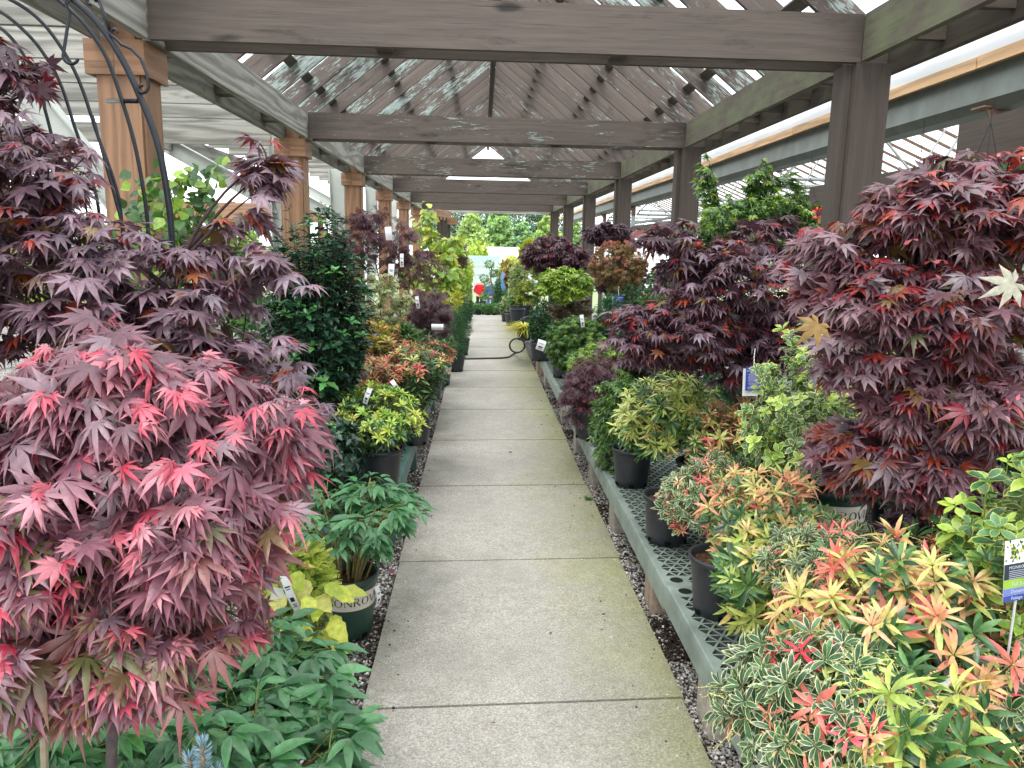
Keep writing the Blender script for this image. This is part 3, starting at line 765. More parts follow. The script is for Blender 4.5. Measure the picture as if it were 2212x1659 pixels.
def build_benches():
    W, Ln = 1.32, 2.41
    hole = mat_plain('hole_shade', L(30, 34, 32), .9, .1)
    inner = mat_plain('lattice_shade', L(72, 82, 76), .8, .2)  # hole walls darker than the deck: shade inside the lattice put into the colour
    labs = ['grey green lattice bench nearest the viewer on the right of the path', 'grey green lattice bench second from the front on the right',
            'grey green lattice bench third from the front on the right', 'grey green lattice bench fourth from the front, ending where the hose lies']
    first = None
    for i, (x, y) in enumerate(BENCH_R):
        z = BZ_R+zg(y+1.2)
        if first is None:
            root = thing('lattice_bench', (x, y, z), labs[0], 'bench', 'grey green plant benches')
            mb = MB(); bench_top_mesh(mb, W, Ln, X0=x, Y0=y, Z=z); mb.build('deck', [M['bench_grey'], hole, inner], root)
            mb = MB(); rim(mb, W, Ln, x, y, z, .105); mb.build('apron', M['bench_grey'], root)
            mb = MB()
            for yy in np.linspace(y+.2, y+Ln-.2, 9): mb.box((x+.02, yy-.004, z-.075), (x+W-.02, yy+.004, z-.031))
            mb.build('ribs', M['bench_grey'], root)
            first = root
        else: dup(first, (x, y, z), 0, 1, labs[i])
    # farther benches, greener and set back on the right
    for i, (x, y, lb) in enumerate(((.80, 11.05, 'teal plant bench just beyond the coiled hose'), (.80, 13.5, 'teal plant bench in front of the yellow grass, farther along'), (.80, 15.95, 'teal plant bench at the far right end of the path'))):
        z = BZ_R+.08+zg(y+1.2)
        if i == 0:
            root = thing('lattice_bench', (x, y, z), lb, 'bench', 'teal plant benches')
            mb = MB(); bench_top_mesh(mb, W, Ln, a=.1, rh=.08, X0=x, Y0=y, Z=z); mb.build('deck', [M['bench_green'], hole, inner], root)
            mb = MB(); rim(mb, W, Ln, x, y, z, .105); mb.build('apron', M['bench_green'], root)
            f2 = root
        else: dup(f2, (x, y, z), 0, 1, lb)
    W2 = 1.2
    for i, (x, y, lb) in enumerate(((-.50-W2, 4.02, 'dark green lattice bench nearest on the left, under the yellow green shrub'), (-.50-W2, 6.46, 'dark green lattice bench second on the left, under the orange tipped shrub'))):
        z = BZ_L+zg(y+1.2)-.02*i
        if i == 0:
            root = thing('lattice_bench', (x, y, z), lb, 'bench', 'dark green plant benches')
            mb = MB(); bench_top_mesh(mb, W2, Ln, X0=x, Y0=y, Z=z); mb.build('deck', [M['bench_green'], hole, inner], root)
            mb = MB(); rim(mb, W2, Ln, x, y, z, .11); mb.build('apron', M['bench_green'], root)
            for (lx, ly) in ((W2-.07, .5), (W2-.07, 1.25), (W2-.07, 2.1), (.07, .4), (.07, 2.0)):
                mb = MB(); mb.box((x+lx-.05, y+ly-.045, z-.36), (x+lx+.05, y+ly+.045, z-.03)); mb.build('leg', M['bench_green'], root)
            f3 = root
        else: dup(f3, (x, y, z), 0, 1, lb)
    # concrete blocks under the right benches
    rng = R_(41)
    spots = [(2.62, 'whitish concrete block under the seam of the two nearest right benches', (1.15, 1.12, 1.08)), (3.62, 'brown tinged concrete block under the second right bench', (.95, .82, .72)),
             (4.75, 'grey concrete block mid way under the second right bench', (1, 1, .98)), (5.75, 'concrete block under the seam of second and third right benches', (.98, .97, .95)),
             (6.75, 'concrete block under the middle of the third right bench', (1, 1, 1)), (7.95, 'concrete block under the seam of third and fourth right benches', (1, .99, .97)),
             (10.2, 'concrete block under the far end of the fourth right bench', (1.05, 1.04, 1.02)), (11.2, 'brown block under the teal bench beside the hose', (.9, .75, .62)), (1.0, 'concrete block under the nearest right bench, partly out of the frame', (1, 1, 1))]
    for (Y, lb, tint) in spots:
        x = .862 if Y < 11 else .83
        z1 = BZ_R+zg(Y)-.106+(.08 if Y > 11 else 0)
        r = thing('concrete_block', (x+.07, Y, zg(Y)), lb, 'block', 'concrete blocks under the benches')
        wx, wy = .15, .19
        base = np.array(lin((158, 152, 142)))*np.array(tint)
        V = []
        # block with chipped corners: inset grid box
        mb = MB(); nb = 7
        g = np.linspace(-1, 1, nb)
        def face(f):
            u, v = np.meshgrid(g, g, indexing='ij'); P = f(u.ravel(), v.ravel())
            i, j = np.meshgrid(np.arange(nb-1), np.arange(nb-1), indexing='ij')
            q = P.copy()
            rr = np.abs(P).copy(); nrm = (rr > .999).sum(1)
            q *= np.where(nrm >= 2, .955, 1.0)[:, None]
            nz = np.sin(q*13+Y*3).sum(1)*.012
            q = q*(1+nz[:, None]*.6)
            W3 = q*np.array([wx/2, wy/2, (z1-zg(Y)+.05)/2])+np.array([x+wx/2, Y, (z1+zg(Y)-.05)/2])
            C = base*(1+.12*np.sin(P[:, :1]*9+P[:, 1:2]*7+Y))
            mb.add(W3, np.stack([i*nb+j, i*nb+j+1, (i+1)*nb+j+1, (i+1)*nb+j], -1).reshape(-1, 4), C)
        o = np.ones(nb*nb)
        face(lambda u, v: np.stack([-o, u, v], -1)); face(lambda u, v: np.stack([o, v, u], -1))
        face(lambda u, v: np.stack([u, -o, v], -1)); face(lambda u, v: np.stack([v, o, u], -1))
        face(lambda u, v: np.stack([u, v, o], -1))
        mb.build('block_body', M['block'], r)
build_benches()
# ------------------------------------------------------------------ leaf shapes (unit length, base at origin, tip along +x, upper side +z)
def T_palmate(seed, nl=7, spread=118, sinus=.30, wid=.115, droop=.28, detail=True):
    rng = R_(seed)
    ang = np.radians(np.linspace(-spread, spread, nl)+rng.normal(0, 3, nl))
    rel = 1-.58*(np.abs(np.linspace(-1, 1, nl)))**1.7
    Ln = rel*rng.uniform(.93, 1.05, nl)
    V = [(0, 0, .015)]; F = []; W = [0.]
    zf = lambda x, y, r, tip=0: -droop*(r**2)*.75
    sin_ang = (ang[1:]+ang[:-1])/2
    sv = []
    rs = [sinus*(.55+.45*min(Ln[i], Ln[i+1]))for i in range(nl-1)]
    for a, r in zip(sin_ang, rs):
        sv.append(len(V)); V.append((r*math.cos(a), r*math.sin(a), -.03)); W.append(.15)
    e0 = len(V); a = ang[0]-.5; V.append((.10*math.cos(a), .10*math.sin(a), 0)); W.append(.1)
    e1 = len(V); a = ang[-1]+.5; V.append((.10*math.cos(a), .10*math.sin(a), 0)); W.append(.1)
    for i in range(nl):
        a = ang[i]; l = Ln[i]; c, s = math.cos(a), math.sin(a)
        dr = rng.uniform(.6, 1.4)
        def P(u, v, lift=0): 
            x = l*u*c-v*s; y = l*u*s+v*c
            return (x, y, -droop*dr*(l*u)**2+lift)
        w = wid*(.55+.45*l)
        left = sv[i] if i < nl-1 else e1; right = sv[i-1] if i > 0 else e0
        ml = len(V); V.append(P(.52, w, -.012)); W.append(.3)
        mr = len(V); V.append(P(.52, -w, -.012)); W.append(.3)
        mm = len(V); V.append(P(.5, 0, .028)); W.append(.15)
        if detail:
            n1 = len(V); V.append(P(.80, w*.42, -.01)); W.append(.6)
            n2 = len(V); V.append(P(.80, -w*.42, -.01)); W.append(.6)
            n3 = len(V); V.append(P(.78, 0, .012)); W.append(.5)
            t = len(V); V.append(P(1.06, 0)); W.append(1.)
            F += [(0, right, mr), (0, mr, mm), (0, mm, ml), (0, ml, left), (mr, n2, mm), (mm, n2, n3), (mm, n3, n1), (mm, n1, ml), (n2, t, n3), (n3, t, n1)]
        else:
            t = len(V); V.append(P(1.05, 0)); W.append(1.)
            F += [(0, right, mr), (0, mr, mm), (0, mm, ml), (0, ml, left), (mr, t, mm), (mm, t, ml)]
    return np.array(V), np.array(F), np.array(W)
def T_star(seed, nl=5, wid=.1, spread=105, droop=.3, rel=.5):
    """small maple leaf: a few narrow pointed lobes"""
    rng = R_(seed); V = [(0, 0, 0)]; F = []; W = [0.]
    for i, a in enumerate(np.radians(np.linspace(-spread, spread, nl)+rng.normal(0, 5, nl))):
        l = (1-rel*abs(i/(nl-1)*2-1)**1.6)*rng.uniform(.9, 1.1); c, s = math.cos(a), math.sin(a)
        b = len(V); w = wid
        for (u, v) in ((.45, w), (.45, -w), (1, 0)):
            V.append((l*u*c-v*s, l*u*s+v*c, -droop*(l*u)**2*rng.uniform(.7, 1.3))); W.append(u)
        F += [(0, b+1, b+2), (0, b+2, b)]
    return np.array(V), np.array(F), np.array(W)
def T_lance(nseg=4, wid=.15, fold=.35, curl=.25, rim=False, peak=.5, tipw=1.0, tooth=0):
    """pointed leaf blade along x; rim=True gives a pale margin"""
    xs = np.linspace(0, 1, nseg+1); V = []; W = []; rows = []
    for i, x in enumerate(xs):
        w = wid*(math.sin(PI*x**(math.log(.5)/math.log(peak)))**.85 if 0 < x < 1 else .03)
        if tooth and 0 < x < 1: w *= (1+tooth*(1 if i % 2 else -1))
        z = -curl*x*x
        ks = (0, .78, .86, 1.0) if rim else (0, 1.0)
        row = []
        for side in (-1, 1):
            for k in ks:
                if side == -1 and k == 0: continue
                row.append((side*k, side*k*w, 0 if k < .8 else 1))
        row.sort(key=lambda r: r[0])
        ids = []
        for (kk, y, wt) in row:
            ids.append(len(V)); V.append((x, y, z+fold*abs(y))); W.append((wt if rim else x*tipw) if not (rim and x > .97) else 1.)
        rows.append(ids)
    F = []
    for a, b in zip(rows[:-1], rows[1:]):
        for i in range(len(a)-1): F.append((a[i], b[i], b[i+1], a[i+1]))
    return np.array(V, float), np.array(F), np.array(W)
def T_frond(n=6, wid=.08, pair=.34):
    """feathery piece: short paired segments along an axis (lace maples, cypress, ferns)"""
    V = []; F = []; W = []
    for i in range(n):
        x = (i+.6)/n
        for s in (-1, 1):
            l = pair*(1-.55*x)*(1 if i else .8); a = s*.75; b = len(V)
            d = np.array([math.cos(a), math.sin(a)]); p = np.array([-d[1], d[0]])
            o = np.array([x*.9, 0])
            for q, wv in ((o-p*wid*.5, 0), (o+d*l*.5-p*wid*.8, .5), (o+d*l, 1), (o+d*l*.5+p*wid*.8, .5)):
                V.append((q[0], q[1], -.15*(x**2)-.08*wv)); W.append(.5*x+.4*wv)
            F.append((b, b+1, b+2, b+3))
    b = len(V); V += [(0, -.012, 0), (.95, -.006, -.14), (1.08, 0, -.17), (.95, .006, -.14), (0, .012, 0)]; W += [0, .8, 1, .8, 0]
    F += [(b, b+1, b+3, b+4), (b+1, b+2, b+3, b+3)]
    F = [f for f in F if len(set(f)) == 4]
    return np.array(V, float), np.array(F), np.array(W)
def T_lace(seed, nl=7):
    """dissected maple leaf: thread-like lobes"""
    rng = R_(seed); V = []; F = []; W = []
    for i, a in enumerate(np.radians(np.linspace(-95, 95, nl)+rng.normal(0, 5, nl))):
        l = (1-.45*abs(i/(nl-1)*2-1)**1.5)*rng.uniform(.85, 1.1); c, s = math.cos(a), math.sin(a)
        b = len(V)
        for (u, v) in ((0, 0), (.55, -.035), (1, 0), (.55, .035)):
            V.append((l*u*c-v*s, l*u*s+v*c, -.35*(l*u)**2)); W.append(u)
        F.append((b, b+1, b+2, b+3))
        for sg in (-1, 1):
            b = len(V)
            for (u, v) in ((.42, 0), (.62, .012*sg), (.74, .12*sg), (.50, .012*sg)):
                V.append((l*u*c-v*s, l*u*s+v*c, -.35*(l*u)**2)); W.append(u)
            F.append((b, b+1, b+2, b+3))
    return np.array(V), np.array(F), np.array(W)

TP = [T_palmate(i, 7, sinus=.38, droop=d, spread=sp, wid=w) for i, (d, sp, w) in enumerate(((.1, 118, .135), (.25, 112, .14), (.4, 118, .125), (.55, 105, .13), (.3, 95, .145), (.7, 118, .12), (.15, 122, .13), (.45, 100, .14)))]
TPs = [T_palmate(i+10, 7, detail=False, wid=.12) for i in range(4)]
TPb = [T_palmate(i+20, 5, spread=100, detail=False, wid=.17, sinus=.5, droop=.2) for i in range(3)]   # broad, shallow lobes
TPn = [T_palmate(i+30, 7, sinus=.31, wid=w, droop=d, spread=sp) for i, (d, sp, w) in enumerate(((.3, 112, .12), (.5, 105, .11), (.75, 112, .105), (.2, 95, .125), (.6, 90, .115), (1.0, 105, .1)))]         # narrow lobed, hanging
TS = [T_star(i, 5, .11) for i in range(4)]
TS7 = [T_star(i, 7, .085, rel=.4) for i in range(4)]
TL = [T_lance(4, .125, curl=c) for c in (.12, .3, .45)]
TLn = [T_lance(5, .10, curl=c, peak=.52, fold=.3) for c in (.1, .3, .5, .7)]
TLw = [T_lance(4, .23, curl=c, peak=.45) for c in (.1, .25)]
TLr = [T_lance(4, .15, curl=c, rim=True) for c in (.1, .28)]
TLe = [T_lance(4, .27, curl=c, rim=True, peak=.5, fold=.2) for c in (.1, .2)]
TO = [T_lance(3, .3, curl=c, peak=.5, fold=.3) for c in (.1, .25)]       # small oval
TH = [T_lance(6, .27, curl=c, peak=.5, tooth=.2, fold=.4) for c in (.15, .3)]   # holly
TR = [T_lance(4, .45, curl=c, peak=.38, fold=.1) for c in (.15, .3)]     # round / heart
TF = [T_frond()]
TLa = [T_lace(i) for i in range(3)]
TN = [T_lance(2, .09, 0, .1)]

def norm(v): return v/(np.linalg.norm(v, axis=-1, keepdims=True)+1e-9)
def put(mb, rng, T, pos, d, nrm, size, cA, cB=None, wpow=1.0):
    """leaf copies: T list of shapes; pos, d (pointing), nrm (rough upper side), size, base colour, tip/rim colour"""
    n = len(pos)
    if n == 0: return
    d = norm(np.asarray(d, float)); nrm = np.asarray(nrm, float)
    z = norm(nrm-d*(nrm*d).sum(1, keepdims=True)); y = np.cross(z, d)
    size = np.broadcast_to(size, (n,)); cA = np.broadcast_to(np.asarray(cA, float), (n, 3)); cB = cA if cB is None else np.broadcast_to(np.asarray(cB, float), (n, 3))
    which = rng.integers(0, len(T), n)
    for k, (V, F, W) in enumerate(T):
        i = np.nonzero(which == k)[0]
        if not len(i): continue
        R = np.stack([d[i], y[i], z[i]], 1)                     # rows = axes
        P = np.einsum('vk,nkc->nvc', V, R)*size[i][:, None, None]+pos[i][:, None, :]
        w = (W**wpow)[None, :, None]
        C = cA[i][:, None, :]*(1-w)+cB[i][:, None, :]*w
        FF = (F[None]+(np.arange(len(i))*len(V))[:, None, None]).reshape(-1, F.shape[1])
        mb.add(P.reshape(-1, 3), FF, C.reshape(-1, 3))
def pick(rng, pal, n, jit=.15):
    """pal: list of (colour, weight)"""
    c = np.array([p[0] for p in pal]); w = np.array([p[1] for p in pal], float); w /= w.sum()
    return c[rng.choice(len(pal), n, p=w)]*np.exp(rng.normal(0, jit, (n, 1)))

# ------------------------------------------------------------------ letters
_txt = {}
def text_flat(s, size):
    if s not in _txt:
        cu = bpy.data.curves.new('t', 'FONT'); cu.body = s; cu.size = 1; cu.resolution_u = 2
        o = bpy.data.objects.new('t', cu); COL.objects.link(o)
        dg = bpy.context.evaluated_depsgraph_get(); dg.update()
        me = bpy.data.meshes.new_from_object(o.evaluated_get(dg))
        V = np.array([v.co[:2] for v in me.vertices]); F = [tuple(p.vertices) for p in me.polygons]
        bpy.data.objects.remove(o); bpy.data.meshes.remove(me)
        V = V-[(V[:, 0].min()+V[:, 0].max())/2, (V[:, 1].min()+V[:, 1].max())/2]
        _txt[s] = (V, F)
    V, F = _txt[s]; return V*size, F
def put_faces(mb, V, F, C=(1, 1, 1), mi=0):
    by = {}
    for f in F: by.setdefault(len(f), []).append(f)
    mb.add(V, [np.array(v) for v in by.values()], C, None, mi)
# roman letters with serifs drawn as strokes (for the pot bands)
_ST = {'M': [((0, 0), (.08, 1)), ((.08, 1), (.5, .12)), ((.5, .12), (.92, 1)), ((.92, 1), (1, 0))], 'N': [((.05, 0), (.05, 1)), ((.05, 1), (.85, 0)), ((.85, 0), (.85, 1))],
       'R': [((.08, 0), (.08, 1)), ((.35, .5), (.78, 0))], 'V': [((0, 1), (.42, 0)), ((.42, 0), (.84, 1))], 'I': [((.12, 0), (.12, 1))], 'A': [((0, 0), (.42, 1)), ((.42, 1), (.86, 0)), ((.16, .36), (.66, .36))], 'O': []}
_W = {'M': 1.12, 'N': .98, 'R': .86, 'V': .92, 'I': .34, 'A': .94, 'O': 1.05}
_SER = {'M': [(0, 0), (1, 0), (.03, 1), (.97, 1)], 'N': [(.05, 0), (0, 1), (.85, 1)], 'R': [(.08, 0), (.8, 0), (.05, 1)], 'V': [(0, 1), (.84, 1)], 'I': [(.12, 0), (.12, 1)], 'A': [(0, 0), (.86, 0)], 'O': []}
def roman(word):
    V = []; F = []; x = 0
    def seg(a, b, t):
        a = np.array(a, float); b = np.array(b, float); d = (b-a)/np.linalg.norm(b-a); p = np.array([-d[1], d[0]])*t/2
        n = 1
        k = len(V); V.extend([a-p, b-p, b+p, a+p]); F.append((k, k+1, k+2, k+3))
    for ch in word:
        for i, (a, b) in enumerate(_ST[ch]):
            thick = .15 if (ch, i) in (('M', 1), ('M', 3), ('N', 1), ('R', 0), ('R', 1), ('V', 0), ('I', 0), ('A', 1)) else .07
            seg((x+a[0], a[1]), (x+b[0], b[1]), thick)
        for (sx, sy) in _SER[ch]: seg((x+sx-.12, sy), (x+sx+.12, sy), .055)
        if ch == 'O':
            th = np.linspace(0, 2*PI, 19)
            for a, b in zip(th[:-1], th[1:]):
                k = len(V); o = np.array([x+.48, .5])
                for (t, r) in ((a, 0), (b, 0), (b, 1), (a, 1)):
                    rx, ry = (.5, .53) if r == 0 else (.5-.14*abs(math.cos(t))-.03, .53-.06)
                    V.append(o+[rx*math.cos(t), ry*math.sin(t)])
                F.append((k, k+1, k+2, k+3))
        if ch == 'R':
            th = np.linspace(-PI/2, PI/2, 9)
            for a, b in zip(th[:-1], th[1:]):
                k = len(V); o = np.array([x+.3, .755])
                for (t, r) in ((a, 0), (b, 0), (b, 1), (a, 1)):
                    rx, ry = (.36, .27) if r == 0 else (.22, .21)
                    V.append(o+[rx*math.cos(t), ry*math.sin(t)])
                F.append((k, k+1, k+2, k+3))
            seg((x+.08, 1), (x+.32, 1), .06); seg((x+.08, .5), (x+.34, .5), .06)
        x += _W[ch]+.16
    V = np.array(V); V[:, 0] -= V[:, 0].mean(); return V, F

# ------------------------------------------------------------------ pots, tags
def pot(root, x, y, z, r, h, mat='pot_black', band=None, parent_soil=True):
    """nursery can: tapered, rolled rim, ribs at the foot; z is the surface it stands on"""
    o = (x, y, z)
    rb = r*.80
    pr = [(.0, .004), (rb*.6, .004), (rb*.94, .002), (rb, .008), (rb+.003, .03), (rb+.004, .032), (rb+.0045, h*.2), (rb+(r-rb)*.5, h*.5), (r-.004, h*.86), (r-.003, h*.905), (r+.006, h*.91), (r+.008, h*.93), (r+.007, h*.985), (r+.003, h), (r-.003, h*.995), (r-.006, h*.97), (r-.012, h*.84)]
    mb = MB(); mb.lathe(pr, o, 36)
    p = mb.build('pot', M[mat], root, smooth=True)
    # drain slots in the foot
    mb = MB()
    for k in range(6):
        a0 = k*PI/3+.2
        mb.lathe([(rb+.0052, .006), (rb+.0062, .028)], o, 4, a0=a0, a1=a0+.28)
    hole = M.setdefault('hole', mat_plain('drain_hole', L(14, 14, 15), .9, .1))
    mb.build('drain_slots', hole, p)
    rng = R_(int(abs(x*1000+y*77)))
    ns, nr = 22, 5; V = [(x, y, z+h*.86)]; 
    for i in range(1, nr+1):
        for j in range(ns):
            a = 2*PI*j/ns; rr = (r-.011)*i/nr
            V.append((x+rr*math.cos(a), y+rr*math.sin(a), z+h*.85+rng.normal(0, .006)*(i < nr)))
    F3 = [(0, 1+j, 1+(j+1) % ns) for j in range(ns)]
    F4 = [(1+i*ns+j, 1+(i+1)*ns+j, 1+(i+1)*ns+(j+1) % ns, 1+i*ns+(j+1) % ns) for i in range(nr-1) for j in range(ns)]
    mb = MB(); mb.add(V, [np.array(F3), np.array(F4)])
    # chunks of bark lying on top
    n = 130; a = rng.uniform(0, 2*PI, n); rr = np.sqrt(rng.random(n))*(r-.02)
    ps = np.stack([x+rr*np.cos(a), y+rr*np.sin(a), np.full(n, z+h*.855)], 1)
    put(mb, rng, [T_lance(2, .35, .2, 0, peak=.5)], ps, rng.normal(0, 1, (n, 3))*[1, 1, .3], rng.normal(0, .4, (n, 3))+[0, 0, 1], rng.uniform(.012, .028, n), (1, 1, 1))
    mb.build('soil', M['soil'], root)
    if band is not None:
        # band: (angle of its middle, text height)
        a, hh = band
        zc = h*.66; rr = rb+(r-rb)*.66
        mb = MB(); w = 1.25
        mb.lathe([(rr-.002+.0025-.004, zc-hh*.95), (rr+.0045+.0015, zc+hh*.95)], o, 22, a0=a-w, a1=a+w)
        bd = mb.build('pot_band', M['cream'], root)
        V, F = roman('MONROVIA'); V = V*hh*.82/1.0
        V[:, 1] -= hh*.41
        # split long edges is not needed: the letters are small against the radius
        ang = a+V[:, 0]/rr
        slope = (.0085)/(1.9*hh)
        R2 = rr+.0022+(V[:, 1])*slope+.0012
        P = np.stack([x+R2*np.cos(ang), y+R2*np.sin(ang), z+zc+V[:, 1]], 1)
        mb = MB(); put_faces(mb, P, F); mb.build('lettering', M['ink'], bd)
    return p
def strap_tag(root, p, size=(.028, .16), d=(0.1, 0, -1), face=(0, -1, .2), col='tag_white', name='price_tag', lines=True, seed=0):
    """paper strip tag, gently curled, with grey print; its top end at p"""
    rng = R_(seed+7); w, l = size; p = np.asarray(p, float); d = norm(np.asarray(d, float)); f = np.asarray(face, float); f = norm(f-d*(f@d)); s = np.cross(d, f)
    n = 7; V = []
    for i in range(n):
        t = i/(n-1); c = p+d*l*t+f*.012*math.sin(t*3.3); V += [c-s*w/2, c+s*w/2]
    i = np.arange(n-1)*2
    V = np.array(V); mb = MB(); mb.add(np.concatenate([V, V-f*.0006]), [np.stack([i, i+1, i+3, i+2], -1), np.stack([i, i+2, i+3, i+1], -1)+2*n])
    t = mb.build(name, M[col], root)
    if lines:
        mb = MB()
        for q, (a, b, wd) in enumerate(((.30, .335, .7), (.37, .39, .55), (.60, .72, .5), (.78, .80, .6), (.82, .84, .4), (.86, .88, .5))):
            c0 = p+d*l*a+f*(.012*math.sin(a*3.3)+.0012); c1 = p+d*l*b+f*(.012*math.sin(b*3.3)+.0012)
            mb.add([c0-s*w*wd/2, c0+s*w*wd/2, c1+s*w*wd/2, c1-s*w*wd/2], np.array([[0, 1, 2, 3]]))
        mb.build('print', M['ink'] if col == 'tag_white' else M['ink_pale'], t)
    return t
def blue_tag(root, p, w=.075, l=.15, tilt=.06, yaw=0.0):
    p = np.asarray(p, float); d = norm(np.array([tilt, .05, -1.0])); f = norm(np.array([math.sin(yaw), -math.cos(yaw), .12])); f = norm(f-d*(f@d)); s = np.cross(d, f)
    mb = MB()
    def slab(a, b, x0, x1, off, th): 
        P = [p+d*a+s*x0+f*off, p+d*a+s*x1+f*off, p+d*b+s*x1+f*off, p+d*b+s*x0+f*off]; Q = [v-f*th for v in P]
        mb.add(P+Q, [np.array([[0, 1, 2, 3], [7, 6, 5, 4], [0, 4, 5, 1], [1, 5, 6, 2], [2, 6, 7, 3], [3, 7, 4, 0]])])
    slab(0, l*.80, -w/2, w/2, 0, .0012)
    t = mb.build('info_tag', M['blue_tag'], root)
    mb = MB(); slab(.012, l, -w/2+.012, w/2+.012, -.011, .0012); mb.build('back_leaf', M['tag_white'], t)
    mb = MB()
    V, F = text_flat('MONROVIA', w*.17); put_faces(mb, np.array([p+d*(l*.14)-d*v[1]+s*v[0]*1+f*.0015 for v in V]), F)
    rng = R_(3); a = .22
    while a < .75:
        wd = rng.uniform(.55, .82); P = [p+d*l*a+s*(-w*wd/2)+f*.0015, p+d*l*a+s*(w*wd/2)+f*.0015, p+d*l*(a+.012)+s*(w*wd/2)+f*.0015, p+d*l*(a+.012)+s*(-w*wd/2)+f*.0015]
        mb.add(P, np.array([[0, 1, 2, 3]])); a += .036 if rng.random() < .85 else .06
    mb.build('print', M['ink_pale'], t)
    mb = MB(); mb.tube([p+f*.001, p+[0, .01, .05], p+[.004, .015, .09]], .0022, 5); mb.build('tie', M['tag_white'], t)
    return t

# ------------------------------------------------------------------ woody plants with twigs
def blob_points(rng, blobs, n, shell=.5):
    w = np.array([b[3]*b[4]*b[5]*(b[6] if len(b) > 6 else 1) for b in blobs]); w = w/w.sum()
    k = rng.choice(len(blobs), n, p=w)
    u = norm(rng.normal(0, 1, (n, 3))); r = (shell**3+(1-shell**3)*rng.random(n))**(1/3)
    B = np.array([b[:6] for b in blobs])[k]
    return B[:, :3]+u*r[:, None]*B[:, 3:6], u
def crown(root, rng, base, blobs, n_main=14, n_twig=150, per=7, T=TP, size=.1, pal=None, tip=None, tipf=.2, rust=None, mat='leaf', droop=.5, up=1.0,
          bark=(60, 44, 44), trunk_r=.012, petiole=True, szj=.2, rimmix=.35, shell=.45, flat=.45, twig_len=.22, top=None, low=None, names=('foliage', 'trunk', 'branches'), facing=None):
    """trunk, main limbs, twigs and leaves. base: foot of the trunk. blobs: ellipsoids (cx,cy,cz,rx,ry,rz[,weight])"""
    base = np.asarray(base, float)
    B = np.array([b[:6] for b in blobs]); cen = B[:, :3].mean(0); zlo = (B[:, 2]-B[:, 5]).min(); zhi = (B[:, 2]+B[:, 5]).max()
    fork = base*.35+np.array([cen[0], cen[1], 0])*.65; fork[2] = max(base[2]+.10, zlo+.12*(zhi-zlo))
    apex = np.array([cen[0], cen[1], zlo+.55*(zhi-zlo)])
    t = np.linspace(0, 1, 12)[:, None]
    bend = np.array([rng.normal(0, .02), rng.normal(0, .02), 0])
    tr = np.where(t < .5, base+(fork-base)*(t*2), fork+(apex-fork)*(t*2-1))+np.sin(t*PI*2)*bend
    bc = np.array(lin(bark))
    mt = MB(); mt.tube(tr, trunk_r*np.linspace(1, .35, 12), 8, bc); mt.build(names[1], M['bark'], root, smooth=True)
    mb = MB()
    ends, _ = blob_points(rng, blobs, n_main, .75)
    samples = [tr[5:]]; 
    for e in ends:
        zt = np.clip(e[2]-.5*np.linalg.norm((e-apex)[:2])-.05, fork[2], apex[2]); k = int(np.argmin(np.abs(tr[:, 2]-zt)+(np.arange(12) < 4)*9)); s = tr[k]
        mid = (s+e)/2+np.array([0, 0, .12*np.linalg.norm(e-s)])+rng.normal(0, .02, 3)
        q = np.linspace(0, 1, 8)[:, None]; c = s*(1-q)**2+2*mid*q*(1-q)+e*q*q
        mb.tube(c, trunk_r*np.linspace(.42, .10, 8), 5, bc); samples.append(c[2:])
    S = np.concatenate(samples)
    tips, u = blob_points(rng, blobs, n_twig-n_main, shell); tips = np.concatenate([tips, ends+rng.normal(0, .03, (n_main, 3))])
    dd = np.linalg.norm(tips[:, None]-S[None], axis=2)+np.maximum(0, S[None, :, 2]-tips[:, None, 2])*.8
    near = S[np.argmin(dd, 1)]
    tw = tips-near; ln = np.linalg.norm(tw, axis=1, keepdims=True)
    Ls = []; 
    q = np.linspace(0, 1, 5)
    tpos = []; tdir = []; tterm = []; tq = []
    for i in range(n_twig):
        a, b = near[i], tips[i]; m = (a+b)/2+np.array([0, 0, .10*ln[i, 0]])+rng.normal(0, .01, 3)
        c = a*(1-q[:, None])**2+2*m*(q*(1-q))[:, None]+b*(q**2)[:, None]
        mb.tube(c, trunk_r*np.linspace(.2, .07, 5)+.0006, 3 if trunk_r < .02 else 4, bc*rng.uniform(.8, 1.3))
        Lt = float(ln[i, 0]); t0 = max(.0, 1-twig_len/max(Lt, .01))
        ts = np.concatenate([[1.0]*max(1, per//4), np.repeat(1-(1-t0)*np.linspace(.12, 1, max(1, (per-per//4)//2)), 2)])[:per]
        pc = a*(1-ts[:, None])**2+2*m*(ts*(1-ts))[:, None]+b*(ts**2)[:, None]
        dv = 2*(1-ts[:, None])*(m-a)+2*ts[:, None]*(b-m)
        tpos.append(pc); tdir.append(norm(dv)); tterm.append(np.arange(len(ts)) < max(1, per//4)); tq.append(np.where(np.arange(len(ts)) % 2, 1., -1.))
    P = np.concatenate(tpos); Dv = np.concatenate(tdir); term = np.concatenate(tterm); sd = np.concatenate(tq); n = len(P)
    h = norm(Dv*[1, 1, .3]+norm(P-apex)*[.5, .5, .0]+rng.normal(0, .15, (n, 3)))
    side = norm(np.cross(h, [0, 0, 1.0])+1e-6)
    lat = np.where(term, rng.normal(0, .5, n), sd*rng.uniform(.6, 1.5, n))[:, None]
    d = norm(h+side*lat); d[:, 2] = -np.abs(rng.normal(droop, .3, n))+.12
    if facing is not None: d = d+np.asarray(facing)*.5
    d = norm(d)
    nr = np.array([0, 0, up])+rng.normal(0, flat, (n, 3))+d*[.3, .3, 0]
    if facing is not None: nr = nr+np.asarray(facing)*.7
    sz = size*np.exp(rng.normal(0, szj, n))*np.where(term, .85, 1)
    plen = sz*rng.uniform(.25, .55, n) if petiole else np.zeros(n)
